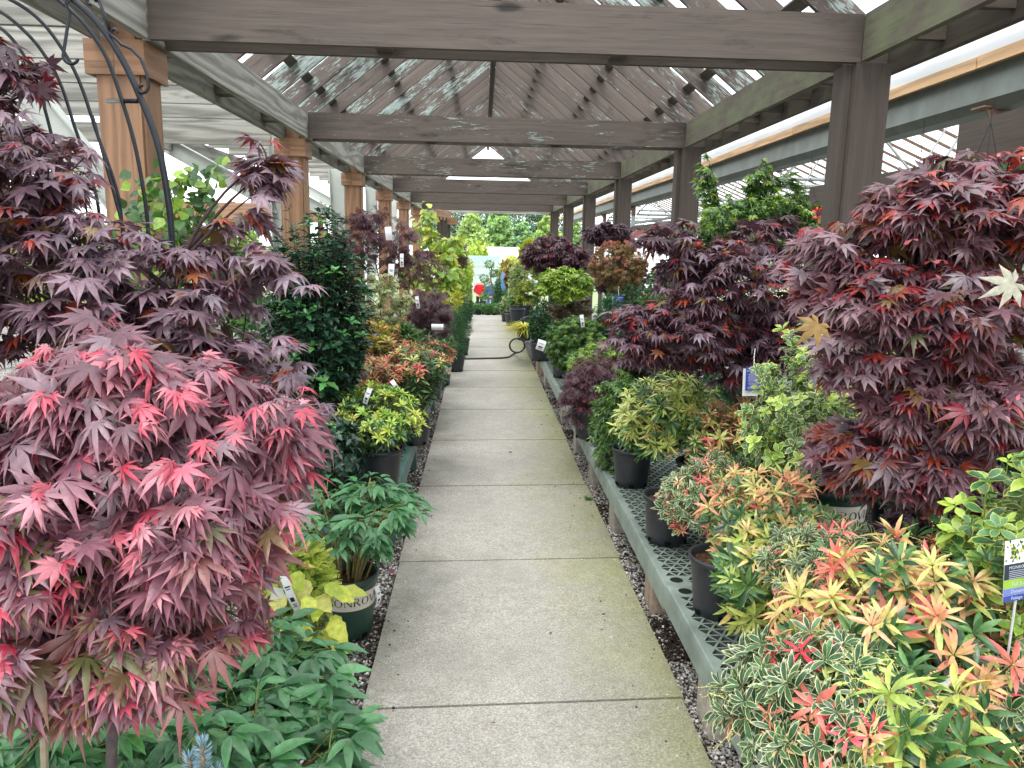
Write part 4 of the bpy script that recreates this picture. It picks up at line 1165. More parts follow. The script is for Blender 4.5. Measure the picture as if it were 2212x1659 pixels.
    start = P; pd = norm(d+[0, 0, .5]+rng.normal(0, .15, (n, 3)))
    LP = start+pd*plen[:, None]
    hz = (LP[:, 2]-zlo)/(zhi-zlo+1e-6); out = np.max(np.stack([np.linalg.norm((LP-b[:3])/b[3:6], axis=1) for b in B]), 0)
    inner = np.min(np.stack([np.linalg.norm((LP-b[:3])/b[3:6], axis=1) for b in B]), 0)
    cA = pick(rng, pal, n)
    if low is not None:
        m_ = rng.random(n) < np.clip(.75-hz*1.1, 0, 1)*.8; cA[m_] = pick(rng, low, int(m_.sum()))
    if rust is not None:
        m_ = rng.random(n) < .10; cA[m_] = pick(rng, rust, int(m_.sum()))
    if tip is not None:
        tp = tipf*(.4+1.2*np.clip(hz, 0, 1))*np.where(term, 2.2, .5)*np.clip((inner-.5)*2.5, .1, 1.3)
        m_ = rng.random(n) < tp; cA[m_] = pick(rng, tip, int(m_.sum())); sz = np.where(m_, sz*.8, sz)
    cB = cA*(1-rimmix)+rimmix*(pick(rng, tip, n) if tip is not None else cA*1.25)
    mf = MB(); put(mf, rng, T, LP, d, nr, sz, cA, cB, 1.6)
    if petiole:
        a = start; b = LP; w = np.cross(pd, [0, 0, 1.0]); w = norm(w)*(.0011+.00)
        V = np.stack([a-w, a+w, b+w*.8, b-w*.8], 1).reshape(-1, 3)
        mb.add(V, (np.arange(n)[:, None]*4+np.arange(4)), np.repeat(np.clip(cB*1.3, 0, 1), 4, 0))
    mf.build(names[0], M[mat], root)
    mb.build(names[2], M['bark'], root)
    return tr

def samaras(root, rng, blobs, n, col, names='seed_wings'):
    """hanging bunches of winged maple seeds"""
    P, u = blob_points(rng, blobs, n, .75); mb = MB()
    V, F, W = T_lance(3, .2, .1, .2, peak=.7)
    pos = []; dr = []; nn = []
    for p in P:
        for k in range(rng.integers(2, 5)):
            q = p+rng.normal(0, .02, 3); a = rng.uniform(0, 2*PI)
            for s in (-1, 1):
                pos.append(q); dr.append((s*math.cos(a), s*math.sin(a), -.35+rng.normal(0, .2))); nn.append((rng.normal(0, .4), -1, rng.normal(0, .5)))
    n = len(pos); put(mb, rng, [(V, F, W)], np.array(pos), np.array(dr), np.array(nn), rng.uniform(.02, .03, n), pick(rng, col, n, .2))
    o = mb.build(names, M['leaf'], root); o['kind'] = 'stuff'

# ------------------------------------------------------------------ shrubs of upright shoots
def shoots(root, rng, base, cen, rad, n, T=TL, size=.06, whorl=8, stem_n=10, tip=None, body=None, rimc=None, tiprim=None, elev=(.2, .9), len_in=.55, mat='leaf_gloss', bark=(96, 84, 60),
           stem_r=.0025, ball=.35, tipT=None, tipsize=1.0, body_el=.1, names=('foliage', 'stems'), shell=.72, hemi=-.25, tips_f=1.0, szj=.18, stemcol=None, wild=0.0, newf=0.0):
    """rosette-tipped shrub: stems fan out of the pot to an ellipsoid; leaves spiral along each stem, new growth in a whorl at its tip"""
    base = np.asarray(base, float); cen = np.asarray(cen, float); rad = np.asarray(rad, float)
    u = norm(rng.normal(0, 1, (n*3, 3))); u = u[u[:, 2] > hemi][:n]; n = len(u)
    r = np.where(rng.random(n) < .7, rng.uniform(.85, 1.05, n), rng.uniform(shell*.6, .9, n))+np.abs(rng.normal(0, wild, n))
    tips = cen+u*r[:, None]*rad
    b0 = base+rng.normal(0, .25, (n, 3))*rad*[1, 1, 0]*.5
    mid = b0*.35+tips*.65; mid[:, 2] = b0[:, 2]*.55+tips[:, 2]*.45; mid[:, :2] = b0[:, :2]*.45+tips[:, :2]*.55
    mb = MB(); sc = np.array(lin(bark))
    q = np.linspace(0, 1, 5)[:, None]
    for i in range(n):
        c = b0[i]*(1-q)**2+2*mid[i]*q*(1-q)+tips[i]*q*q
        mb.tube(c, stem_r*np.linspace(1.5, .6, 5), 3, sc*rng.uniform(.7, 1.3))
    mb.build(names[1], M['bark'], root)
    ln = np.linalg.norm(tips-b0, axis=1)
    mf = MB()
    def place(tt, idx, el, T_, sz, cA, cB, k):
        P = b0[idx]*((1-tt)**2)[:, None]+2*mid[idx]*(tt*(1-tt))[:, None]+tips[idx]*(tt**2)[:, None]
        D = norm(2*(1-tt)[:, None]*(mid[idx]-b0[idx])+2*tt[:, None]*(tips[idx]-mid[idx])+norm(tips[idx]-cen)*.05)
        e1 = norm(np.cross(D, [0.31, .1, .95])+1e-6); e2 = np.cross(D, e1)
        a = k*2.39996+idx*1.7+rng.normal(0, .25, len(idx))
        rdl = e1*np.cos(a)[:, None]+e2*np.sin(a)[:, None]
        dd = norm(rdl*np.cos(el)[:, None]+D*np.sin(el)[:, None]+rng.normal(0, .08, (len(idx), 3)))
        nn = norm(D*np.cos(el)[:, None]-rdl*np.sin(el)[:, None]+rng.normal(0, .15, (len(idx), 3)))
        put(mf, rng, T_, P+rdl*stem_r, dd, nn, sz, cA, cB, 1.0)
    # body leaves
    has = rng.random(n) < tips_f
    m = n*stem_n; idx = np.repeat(np.arange(n), stem_n); k = np.tile(np.arange(stem_n), n)
    t1 = .95; t0 = np.clip(1-len_in/ln[idx], .25, .9)
    tt = t0+(t1-t0)*(k+.5)/stem_n
    cA = pick(rng, body, m); cB = cA*1.15 if rimc is None else pick(rng, rimc, m, .08)
    if newf and tip is not None:
        nw = has[idx] & (k/stem_n > 1-newf); cA = cA.copy(); cA[nw] = pick(rng, tip, n, .1)[idx[nw]]*np.exp(rng.normal(0, .1, (int(nw.sum()), 1))); cB = cA*1.15 if rimc is None else np.where(nw[:, None], cA*1.1, cB)
    place(tt, idx, body_el+.35*(k/stem_n)+rng.normal(0, .25, m), T, size*np.exp(rng.normal(0, szj, m)), cA, cB, k)
    # tip whorls
    m = n*whorl; idx = np.repeat(np.arange(n), whorl); k = np.tile(np.arange(whorl), n)
    el = elev[0]+(elev[1]-elev[0])*(k/whorl)+rng.normal(0, .12, m)
    tc = tip if tip is not None else body
    base_c = pick(rng, tc, n, .1)[idx]*np.exp(rng.normal(0, .10, (m, 1)))
    bod = pick(rng, body, m)
    cA = np.where(has[idx][:, None], base_c, bod)
    if tiprim is not None: cB = np.where(has[idx][:, None], pick(rng, tiprim, n, .1)[idx], (pick(rng, rimc, m, .05) if rimc is not None else bod*1.1))
    else: cB = np.where(has[idx][:, None], cA*1.1, (pick(rng, rimc, m, .05) if rimc is not None else bod*1.1))
    s0 = size*tipsize*(1.05-.4*(k/whorl))*np.exp(rng.normal(0, szj, n))[idx]
    hz_ = has[idx]; tt_ = np.full(m, .985)+.015*k/whorl
    place(tt_[hz_], idx[hz_], el[hz_], tipT or T, s0[hz_], cA[hz_], cB[hz_], k[hz_])
    hz_ = ~hz_; place(tt_[hz_], idx[hz_], el[hz_], T, s0[hz_], cA[hz_], cB[hz_], k[hz_])
    mf.build(names[0], M[mat], root)

def puff(mb, rng, blobs, n, T, size, pal, shell=.6, upw=.6, cB=None, jit=.15, droop=.0):
    """leaf cloud over ellipsoids without modelled twigs (small or far plants)"""
    P, u = blob_points(rng, blobs, n, shell)
    d = norm(u+rng.normal(0, .6, (n, 3))+[0, 0, -droop]); nn = u*(1-upw)+[0, 0, upw]+rng.normal(0, .35, (n, 3))
    # clumps: darker within, brighter crests
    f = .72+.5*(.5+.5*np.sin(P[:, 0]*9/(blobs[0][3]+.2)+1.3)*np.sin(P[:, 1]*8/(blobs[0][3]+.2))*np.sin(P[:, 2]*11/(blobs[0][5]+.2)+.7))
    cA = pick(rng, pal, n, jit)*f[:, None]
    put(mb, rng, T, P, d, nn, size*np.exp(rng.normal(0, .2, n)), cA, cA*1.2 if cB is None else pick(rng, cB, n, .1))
    return P
# ------------------------------------------------------------------ palettes (sRGB picks, turned into base colours)
def pal(*a): return [(np.array(L(*c)), w) for c, w in a]
P_MAUVE = pal(((114, 90, 102), 3), ((126, 100, 114), 3), ((96, 72, 84), 2), ((124, 108, 120), 2), ((92, 70, 60), .6))
P_ROSE = pal(((122, 80, 94), 3), ((136, 90, 104), 2.5), ((100, 66, 78), 2.4), ((134, 110, 120), 1.6), ((116, 68, 76), 1.2))
P_ROSE_LOW = pal(((110, 92, 62), 2), ((96, 100, 56), 1.2), ((118, 70, 66), 3), ((84, 84, 50), 1))
P_PINK = pal(((196, 84, 104), 3), ((202, 116, 130), 2.5), ((184, 60, 82), 1.5), ((196, 134, 146), 1.5))
P_RUST = pal(((150, 62, 36), 2), ((128, 72, 36), 1), ((108, 84, 44), 1))
P_RED = pal(((140, 42, 48), 3), ((156, 54, 48), 2), ((126, 42, 54), 2))
P_REDMAUVE = pal(((112, 80, 88), 3), ((126, 92, 102), 2.5), ((96, 66, 74), 2), ((128, 110, 118), 1.8), ((118, 66, 58), 1.0), ((90, 92, 66), .25))
P_DARKPUR = pal(((86, 60, 72), 3), ((98, 72, 84), 2), ((72, 52, 62), 2))
P_GREEN = pal(((74, 116, 58), 3), ((92, 136, 62), 2), ((58, 96, 52), 2))
P_LIME = pal(((146, 180, 70), 3), ((166, 192, 84), 2), ((124, 164, 64), 2))
P_MIDG = pal(((84, 124, 66), 3), ((104, 142, 70), 2), ((70, 106, 62), 2))
P_HOLLY = pal(((40, 72, 54), 3), ((50, 84, 60), 2), ((34, 60, 48), 2))
P_HOLLYTIP = pal(((84, 140, 72), 2), ((66, 120, 64), 2))
P_PEONY = pal(((66, 118, 72), 3), ((82, 134, 84), 2), ((58, 104, 66), 2))
P_YTIP = pal(((194, 202, 92), 3), ((176, 194, 82), 2), ((206, 206, 116), 1))
P_YG = pal(((180, 186, 60), 3), ((198, 194, 74), 2), ((160, 178, 58), 2))
P_PIBODY = pal(((58, 96, 60), 3), ((72, 110, 66), 2), ((48, 80, 54), 2))
P_CREAM = pal(((226, 224, 178), 3), ((214, 218, 160), 1))
P_TIPMIX = pal(((222, 140, 110), 2.5), ((224, 172, 128), 2), ((200, 194, 118), 2.2), ((216, 104, 104), 2.0), ((180, 194, 110), 1.8))
P_TIPRED = pal(((224, 88, 100), 2), ((228, 126, 112), 1.5), ((206, 58, 76), 1))
P_TIPYEL = pal(((186, 194, 104), 3), ((206, 182, 112), 1.2), ((168, 190, 96), 2.4))
P_ORANGE = pal(((190, 108, 84), 3), ((202, 134, 92), 2), ((176, 88, 74), 1.5), ((170, 150, 84), 1.5))
P_EUO = pal(((64, 108, 66), 3), ((82, 126, 76), 2))
P_EUORIM = pal(((226, 224, 140), 3), ((216, 222, 120), 2))
P_BOX = pal(((52, 88, 56), 3), ((66, 104, 62), 2), ((42, 74, 52), 1))
P_YEW = pal(((50, 92, 62), 3), ((70, 114, 66), 2))
P_SPRUCE = pal(((128, 158, 172), 3), ((150, 178, 190), 2))
P_PALE = pal(((150, 168, 112), 3), ((168, 182, 126), 2), ((140, 156, 104), 2))
P_OLIVE = pal(((132, 124, 74), 3), ((150, 134, 84), 2), ((118, 118, 68), 2))
P_CORAL = pal(((196, 110, 92), 2), ((178, 96, 84), 1))
zR = lambda Y: BZ_R+zg(Y)
zL = lambda Y: BZ_L+zg(Y)

def plant(name, label, cat, x, y, z, r=.13, h=.25, mat='pot_black', band=None, group=None):
    root = thing(name, (x, y, z), label, cat, group)
    if r: pot(root, x, y, z+.002, r, h, mat, band)
    return root, (x, y, z+h*.85)

# ================================================================== LEFT
rng = R_(101)
# pink tipped maple close to the viewer
x, y = -.72, 1.42
r, b = plant('japanese_maple', 'rosy purple japanese maple with bright pink new leaves, nearest on the left', 'maple', x, y, zg(y), .18, .34)
BL1 = [(-.70, 1.45, 1.30, .36, .30, .26), (-.56, 1.40, 1.12, .15, .2, .24), (-.80, 1.40, 1.08, .30, .26, .22), (-.46, 1.52, 1.38, .16, .18, .12, 1.3), (-.72, 1.45, 1.50, .12, .12, .10, 1.5), (-.98, 1.4, 1.25, .2, .25, .3)]
crown(r, rng, b, BL1, n_main=34, n_twig=700, per=8, T=TPn, size=.053, pal=P_ROSE, tip=P_PINK, tipf=.26, low=P_ROSE_LOW, mat='leaf', droop=.55, trunk_r=.014, bark=(84, 74, 74), flat=.45, rimmix=.3, shell=.35, facing=(.15, -.55, 0))
mb = MB(); p = at(93, 1550, 1.40); mb.tube([(p[0]-.03, 1.40, zg(1.4)+.3), p, p+[.0, 0, .30]], .0075, 8, (1, 1, 1), cap=True); st = mb.build('stake', M['stake'], r)
mb = MB(); mb.tube([p+[-.02, -.004, .065], p+[.02, -.004, .066]], .012, 10, (1, 1, 1), cap=True); mb.build('tie', M['pot_green'], st)
# dark purple maple behind it
x, y = -.98, 2.35
r, b = plant('japanese_maple', 'tall dark purple japanese maple with layered branches behind the pink tipped maple', 'maple', x, y, zg(y), .2, .38)
BL2 = [(-1.35, 2.35, 1.62, .55, .36, .24), (-.98, 2.35, 1.50, .30, .30, .20, .9), (-.78, 2.4, 1.32, .20, .2, .12, .8), (-.66, 2.3, 1.46, .22, .15, .08, .5), (-.95, 2.3, 1.28, .48, .3, .20), (-.74, 2.4, 1.72, .16, .16, .13, .8), (-1.55, 2.35, 1.95, .42, .3, .22), (-.68, 2.45, 1.93, .07, .07, .15, 4), (-.46, 2.3, 1.60, .10, .1, .05, 1.2)]
crown(r, R_(102), b, BL2, n_main=40, n_twig=640, per=7, T=TP, size=.058, pal=P_MAUVE, tip=P_RED, tipf=.07, rust=P_RUST, droop=.32, trunk_r=.017, flat=.34, rimmix=.12, shell=.3, facing=(.05, -.3, 0))
# red leaved maple top at the left edge
x, y = -1.95, 3.0
r, b = plant('japanese_maple', 'tall red purple maple at the left edge whose top leans through the black iron arch', 'maple', x, y, zg(y), .2, .4)
crown(r, R_(103), b, [(-1.82, 2.95, 2.32, .30, .25, .16), (-1.98, 2.9, 2.50, .2, .22, .12), (-1.85, 2.95, 1.98, .4, .3, .2)], n_main=16, n_twig=190, per=7, T=TP, size=.066, pal=P_MAUVE, tip=P_RED, tipf=.16, rust=P_RUST, droop=.35, trunk_r=.018, flat=.4, rimmix=.15, shell=.3)

# black iron arch
def iron_arch():
    Y = 3.02
    p = at(372, 520, Y); root = thing('garden_arch', (p[0], Y, zg(Y)), 'black iron garden arch with scrolls in front of the first cedar post', 'arch')
    def rail(pxs, Yv, rad, name='rail', par=root, flat=False):
        P = np.array([at(a, c, Yv) for a, c in pxs])
        t = np.linspace(0, len(P)-1, 60); k = np.clip(t.astype(int), 0, len(P)-2); f = (t-k)[:, None]
        Pm = np.concatenate([P[:1]*2-P[1:2], P, P[-1:]*2-P[-2:-1]])
        a, b_, c_, d_ = Pm[k], Pm[k+1], Pm[k+2], Pm[k+3]
        Q = .5*((2*b_)+(-a+c_)*f+(2*a-5*b_+4*c_-d_)*f**2+(-a+3*b_-3*c_+d_)*f**3)
        mb = MB(); mb.tube(Q, rad, 8, cap=True); return mb.build(name, M['black_iron'], par, smooth=True)
    rail([(60, -60), (148, -8), (215, 55), (265, 130), (305, 215), (340, 310), (360, 410), (371, 510), (378, 680), (382, 900), (384, 1250)], Y, .0125, 'front_hoop')
    rail([(45, -60), (120, -5), (180, 50), (228, 120), (258, 200), (288, 300), (308, 400), (320, 500), (326, 680), (330, 900), (332, 1200)], Y+.10, .008, 'bar')
    rail([(-60, -40), (35, 6), (92, 50), (140, 115), (175, 185), (210, 290), (246, 390), (262, 470), (270, 640), (275, 900)], Y+.16, .007, 'bar')
    rail([(-90, 0), (-10, 20), (45, 60), (90, 110), (130, 180), (160, 270), (195, 375), (215, 470), (222, 640), (226, 900)], Y+.24, .007, 'bar')
    rail([(-60, 30), (0, 60), (42, 105), (74, 165), (98, 240), (120, 330), (140, 430), (150, 520), (154, 700)], Y+.32, .007, 'bar')
    rail([(200, 250), (268, 500), (271, 530)], Y+.05, .006, 'bar')
    for (py, a, b_) in ((218, 232, 296), (520, 110, 372), (845, 120, 380)):
        P = [at(a, py, Y+.28), at(b_, py, Y+.01)]; mb = MB(); mb.tube(P, .009, 8, cap=True); mb.build('cross_bar', M['black_iron'], root, smooth=True)
    # scrolls
    def scroll(pxs, c0, r0, turns, a0, sgn, c1=None, r1=None, a1=0, sg1=1):
        P = []
        def spiral(c, rr, a, sg, n=22):
            out = []
            for i in range(n):
                t = i/(n-1); ang = a+sg*t*turns*2*PI; q = rr*(1-.62*t); out.append((c[0]+q*math.cos(ang), c[1]+q*math.sin(ang)))
            return out
        s0 = spiral(c0, r0, a0, sgn)[::-1]; pts = s0+list(pxs)
        if c1: pts += spiral(c1, r1, a1, sg1)
        Q = np.array([at(a, c, Y-.012) for a, c in pts]); mb = MB(); mb.tube(Q, .0058, 7, cap=True); mb.build('scroll', M['black_iron'], root, smooth=True)
    scroll([(262, 96), (285, 106), (305, 128), (317, 158), (321, 188)], (248, 70), 11, .8, PI*.5, 1, (307, 190), 13, .0, 1)
    scroll([(150, 30), (142, 8), (165, -12)], (160, 122), 24, .42, PI, -1)
    scroll([(205, -20), (225, 30), (240, 70)], (196, 4), 12, .8, 0, -1)
    return root
iron_arch()

# vine on the first cedar post
rv = R_(110)
root = thing('climbing_vine', (-1.62, 4.1, zg(4)), 'light green climbing vine with loose tendrils against the first cedar post', 'vine')
mb = MB(); lf = MB(); 
vpts = [[(330, 700), (340, 560), (322, 440), (345, 385)], [(350, 700), (370, 540), (395, 450), (360, 400)], [(360, 640), (410, 520), (440, 430), (432, 396)], [(300, 700), (300, 560), (290, 470), (300, 420)], [(365, 640), (395, 480), (330, 430), (318, 400)],
        [(370, 560), (420, 420), (452, 396), (462, 372)], [(380, 540), (455, 440), (476, 405), (470, 350)], [(380, 500), (352, 420), (402, 380), (418, 378)]]
for v in vpts:
    P = np.array([at(a, c, 4.05+rv.normal(0, .08)) for a, c in v]); q = np.linspace(0, 1, 14)[:, None]
    Q = P[0]*(1-q)**3+3*P[1]*q*(1-q)**2+3*P[2]*q*q*(1-q)+P[3]*q**3; mb.tube(Q, np.linspace(.004, .0013, 14), 5, lin((120, 128, 70)))
    k = np.repeat(np.arange(14), 4 if v[0][0] < 366 else 2); pp = Q[k]+rv.normal(0, .05 if v[0][0] < 366 else .02, (len(k), 3)); n = len(k)
    put(lf, rv, TR, pp, rv.normal(0, 1, (n, 3))+[0, -.4, -.5], rv.normal(0, .5, (n, 3))+[0, -.7, .5], rv.uniform(.045, .075, n), pick(rv, P_GREEN+P_LIME[:1], n))
mb.build('stems', M['bark'], root); lf.build('foliage', M['leaf'], root)

# hollies
for (box_, y, seed, lb, rr) in (((585, 792, 455, 880), 4.5, 111, 'tall glossy dark green holly between the purple maple and the path', .16), ((630, 770, 900, 1080), 4.1, 112, 'lower dark green holly bush under the tall holly', .14)):
    hx = at((box_[0]+box_[1])/2, 600, y); x = hx[0]; rx = (box_[1]-box_[0])/2*y/F_PX; z1 = at(700, box_[2], y)[2]; z0 = at(700, box_[3], y)[2]
    r, b = plant('holly_bush', lb, 'holly', x, y, zL(y) if y < 9 else zg(y), rr, .3)
    rng = R_(seed)
    shoots(r, rng, b, (x, y, (z0+z1)/2), (rx, rx, (z1-z0)/2), 460 if z1 > 1.5 else 130, T=TH, size=.05, whorl=5, stem_n=9, body=P_HOLLY, tip=P_HOLLYTIP, elev=(.2, .8), len_in=.3, tips_f=.28 if z1 > 1.5 else .1, mat='leaf_gloss', shell=.6, hemi=-.9, bark=(60, 70, 50), body_el=.0, wild=.05)
    if z1 > 1.5:
        mb = MB()
        for k in range(26):
            p = np.array([x, y, 1.0])+norm(rng.normal(0, 1, 3))*[rx, rx, .6]
            for q in range(5):
                c = p+rng.normal(0, .01, 3); mb.lathe([(0, -.004), (.004, 0), (0, .004)], c, 6, C=lin((120, 160, 70)))
        o_ = mb.build('berries', M['attr'], r); o_['kind'] = 'stuff'

# peony in the green banded pot
def peony(r, rng, b, n, H, R, pal_, size=.11, fan=1.0, mat='leaf', T=TL):
    """herbaceous stems, each with compound leaves of long lobed leaflets"""
    mb = MB(); mf = MB()
    for i in range(n):
        a = rng.uniform(0, 2*PI); rr = R*math.sqrt(rng.uniform(.05, 1)); tip = np.array([b[0]+rr*math.cos(a), b[1]+rr*math.sin(a), b[2]+H*(1.02-.35*(rr/R)**2)*rng.uniform(.75, 1.05)])
        s = np.array([b[0]+.25*rr*math.cos(a), b[1]+.25*rr*math.sin(a), b[2]]); m = s*.5+tip*.5; m[:2] = s[:2]*.7+tip[:2]*.3; m[2] += .12*H
        q = np.linspace(0, 1, 7)[:, None]; Q = s*(1-q)**2+2*m*q*(1-q)+tip*q*q
        mb.tube(Q, np.linspace(.0048, .0025, 7), 6, lin((124, 112, 70))*rng.uniform(.7, 1.2))
        for k in range(rng.integers(4, 6)):
            t = .5+.5*k/4; p0 = s*(1-t)**2+2*m*t*(1-t)+tip*t*t; az = a+rng.normal(0, 1.1)+k*2.4*(k > 1)
            L0 = rng.uniform(.05, .10)*fan; dv = norm(np.array([math.cos(az), math.sin(az), .55-.2*k/4])); p1 = p0+dv*L0
            mb.tube([p0, (p0+p1)/2+[0, 0, .006], p1], .0016, 4, lin((110, 128, 70)))
            # three leaflets, each split into 2-3 lobes
            for j in (-1, 0, 1):
                az2 = az+j*.85; d2 = norm(np.array([math.cos(az2), math.sin(az2), .12-.25*abs(j)])); p2 = p1+d2*.018
                nl = 3 if j == 0 else 2
                offs = np.linspace(-.42, .42, nl) if nl > 1 else [0]
                dd = np.array([[math.cos(az2+o+j*.1), math.sin(az2+o+j*.1), d2[2]-.12*abs(o)+rng.normal(0, .1)] for o in offs])
                ll = size*np.array([.72 if abs(o) > .1 else 1.0 for o in offs])*rng.uniform(.8, 1.15)
                c = pick(rng, pal_, 1, .12); nn = np.tile([0, -.15, 1.0], (nl, 1))+rng.normal(0, .16, (nl, 3))
                put(mf, rng, T, np.tile(p2, (nl, 1)), dd, nn, ll, np.tile(c, (nl, 1)), np.tile(c*1.25, (nl, 1)))
    mb.build('stems', M['bark'], r); mf.build('foliage', M[mat], r)
T_PE = [T_lance(5, .17, curl=c, peak=.42, fold=.45) for c in (.18, .35, .5)]
pb = at(752, 1380, 3.36); x, y = pb[0], 3.38
r, b = plant('potted_peony', 'leafy peony in a dark green pot with a cream lettered band beside the path', 'peony', x, y, zg(y)-.03, .137, .30, 'pot_green', band=(-PI/2+.42, .045))
peony(r, R_(121), b, 34, .47, .40, P_PEONY, .10, 1.15, T=T_PE)
strap_tag(r, np.array([x+.137, y-.03, zg(y)+.21]), (.03, .10), (.05, 0, -1), (1, -.6, .1), seed=5)
# big peony at the lower left
x, y = -.78, 2.25
r, b = plant('potted_peony', 'large dark leaved peony low at the front left, below the pink tipped maple', 'peony', x, y, zg(y)-.03, .16, .28)
peony(r, R_(122), b, 36, .32, .28, P_PEONY, .108, 1.1, T=T_PE)
x, y = -.60, 1.78
r, b = plant('potted_peony', 'broad leaved peony at the bottom edge of the photo left of the path', 'peony', x, y, zg(y)-.03, .16, .28)
peony(r, R_(123), b, 40, .36, .28, P_PEONY, .108, 1.1, T=T_PE)
x, y = -1.12, 1.9
r, b = plant('potted_peony', 'dark green leafy peony in the bottom left corner behind the staked trunk', 'peony', x, y, zg(y)-.03, .16, .28)
peony(r, R_(124), b, 36, .48, .36, P_HOLLYTIP+P_PEONY, .11, 1.2, T=T_PE)
# gold thread cypress with yellow leaved companion
x, y = -.80, 2.98
r, b = plant('gold_cypress', 'small golden green false cypress behind the white price tag', 'cypress', x, y, zg(y), .11, .2)
rng = R_(131); mf = MB(); puff(mf, rng, [(x+.02, y, .36, .17, .16, .19)], 1500, TF, .05, P_LIME+P_YTIP, .7, .25, cB=P_YTIP); mf.build('foliage', M['leaf_matte'], r)
mf = MB(); puff(mf, rng, [(x, y, .34, .11, .11, .14)], 350, TF, .06, P_GREEN, .2, .3); mf.build('inner_foliage', M['leaf_matte'], r)
x, y = -.70, 2.86
r, b = plant('golden_hydrangea', 'yellow leaved shrub with large drooping toothed leaves beside the peony pot', 'shrub', x, y, zg(y), .10, .18)
rng = R_(132); mf = MB(); n = 44
P, u = blob_points(rng, [(x+.03, y-.02, .36, .15, .14, .17)], n, .6)
put(mf, rng, [T_lance(6, .36, curl=.35, peak=.42, tooth=.08, fold=.15)], P, u*[1, 1, .2]+[0, 0, -.45]+rng.normal(0, .3, (n, 3)), u+[0, -.5, .6], rng.uniform(.07, .105, n), pick(rng, P_YTIP+pal(((206, 204, 124), 1)), n)); mf.build('foliage', M['leaf_matte'], r)
mb = MB(); 
for k in range(0, n, 3): mb.tube([np.array([x, y, .16]), (P[k]+[x, y, .2])/2, P[k]], .0018, 4, lin((120, 130, 70)))
mb.build('stems', M['bark'], r)
p = at(612, 1240, 2.7); strap_tag(r, p, (.030, .155), (.34, .0, -1), (-.1, -1, .25), seed=2)
mb = MB(); q = at(600, 1290, 2.72); 
mb.add([q+[-.035, 0, -.02], q+[.035, .0, -.025], q+[.02, 0, .035], q+[-.015, 0, .04]], np.array([[0, 1, 2, 3]])); t = mb.build('picture_tag', M['film_white'], r)
# blue spruce tips
x, y = -.47, 1.2
root = thing('blue_spruce', (x, y, .2), 'silvery blue spruce shoots rising at the bottom edge of the photo', 'spruce')
rng = R_(133); mb = MB(); mf = MB()
for (a, c, h_) in ((437, 1604, .2), (407, 1638, .14), (470, 1668, .1), (395, 1690, .1), (445, 1690, .12)):
    tip = at(a, c, y+rng.normal(0, .02)); s = tip-[rng.normal(0, .02), 0, h_]; q = np.linspace(0, 1, 80)[:, None]
    Q = s+(tip-s)*q; mb.tube([s, tip], [.006, .004], 6, lin((120, 100, 70)))
    n = 620; t = rng.random(n); an = rng.uniform(0, 2*PI, n); d = np.stack([np.cos(an), np.sin(an), np.full(n, .75)+.9*(t > .93)], 1)
    put(mf, rng, [T_lance(2, .075, 0, .05)], s+(tip-s)*t[:, None], d, rng.normal(0, 1, (n, 3)), .021+0*t, pick(rng, P_SPRUCE, n, .12))
mb.tube([(x, y, zg(y)), (x, y, .55)], .012, 8, lin((110, 90, 70)))
mb.build('stems', M['bark'], root); mf.build('foliage', M['leaf_matte'], root)

# yellow green azalea-like shrub in a dark pot on the bench
pb = at(828, 1050, 4.4); x, y = -.60, 4.45
r, b = plant('andromeda', 'rounded shrub with yellow green rosettes in a black pot on the nearest left bench', 'shrub', x, y, zL(y), .135, .26)
shoots(r, R_(141), b, (x-.02, y, zL(y)+.42), (.29, .27, .21), 210, T=TL, size=.05, whorl=12, stem_n=10, tip=P_YTIP+P_LIME, body=P_PIBODY+pal(((150, 160, 70), 1)), elev=(.35, 1.15), len_in=.26, hemi=-.35, shell=.8, tips_f=.86, tipsize=.9, stem_r=.002)
r2, b = plant('potted_shrub', 'black potted green shrub partly hidden behind the yellow green shrub', 'shrub', x-.36, y+.35, zL(y), .13, .25)
shoots(r2, R_(142), b, (x-.36, y+.35, zL(y)+.42), (.22, .22, .2), 50, T=TL, size=.05, whorl=8, stem_n=9, tip=P_YTIP, body=P_PIBODY, len_in=.25, tips_f=.4)
strap_tag(r, at(800, 838, 4.4), (.03, .10), (-.35, 0, -1), (0, -1, .5), seed=8); strap_tag(r, at(846, 822, 4.5), (.026, .055), (.5, 0, -.7), (0, -1, .4), lines=False)
# orange tipped shrubs
for i, (px, py, yy, s, lb) in enumerate(((830, 775, 5.9, 1.0, 'orange tipped green shrub behind the yellow green one'), (896, 800, 5.55, .8, 'small green and coral shrub in a black pot at the bench edge'), (800, 822, 5.3, .7, 'red orange leaved low shrub left of the coral tipped ones'), (930, 770, 7.3, .8, 'coral tipped shrub on the second left bench'))):
    c = at(px, py, yy); x, y = max(c[0], -1.3), yy
    r, b = plant('andromeda', lb, 'shrub', x, y, zL(y), .12*s+.02, .22)
    shoots(r, R_(150+i), b, (x, y, c[2]), (.29*s, .27*s, .23*s), int(120*s), T=TL, size=.055, whorl=9, stem_n=9, tip=P_ORANGE if i != 1 else P_TIPMIX, body=P_PIBODY+P_MIDG, elev=(.2, 1.0), len_in=.26, tips_f=.6 if i != 2 else .95)
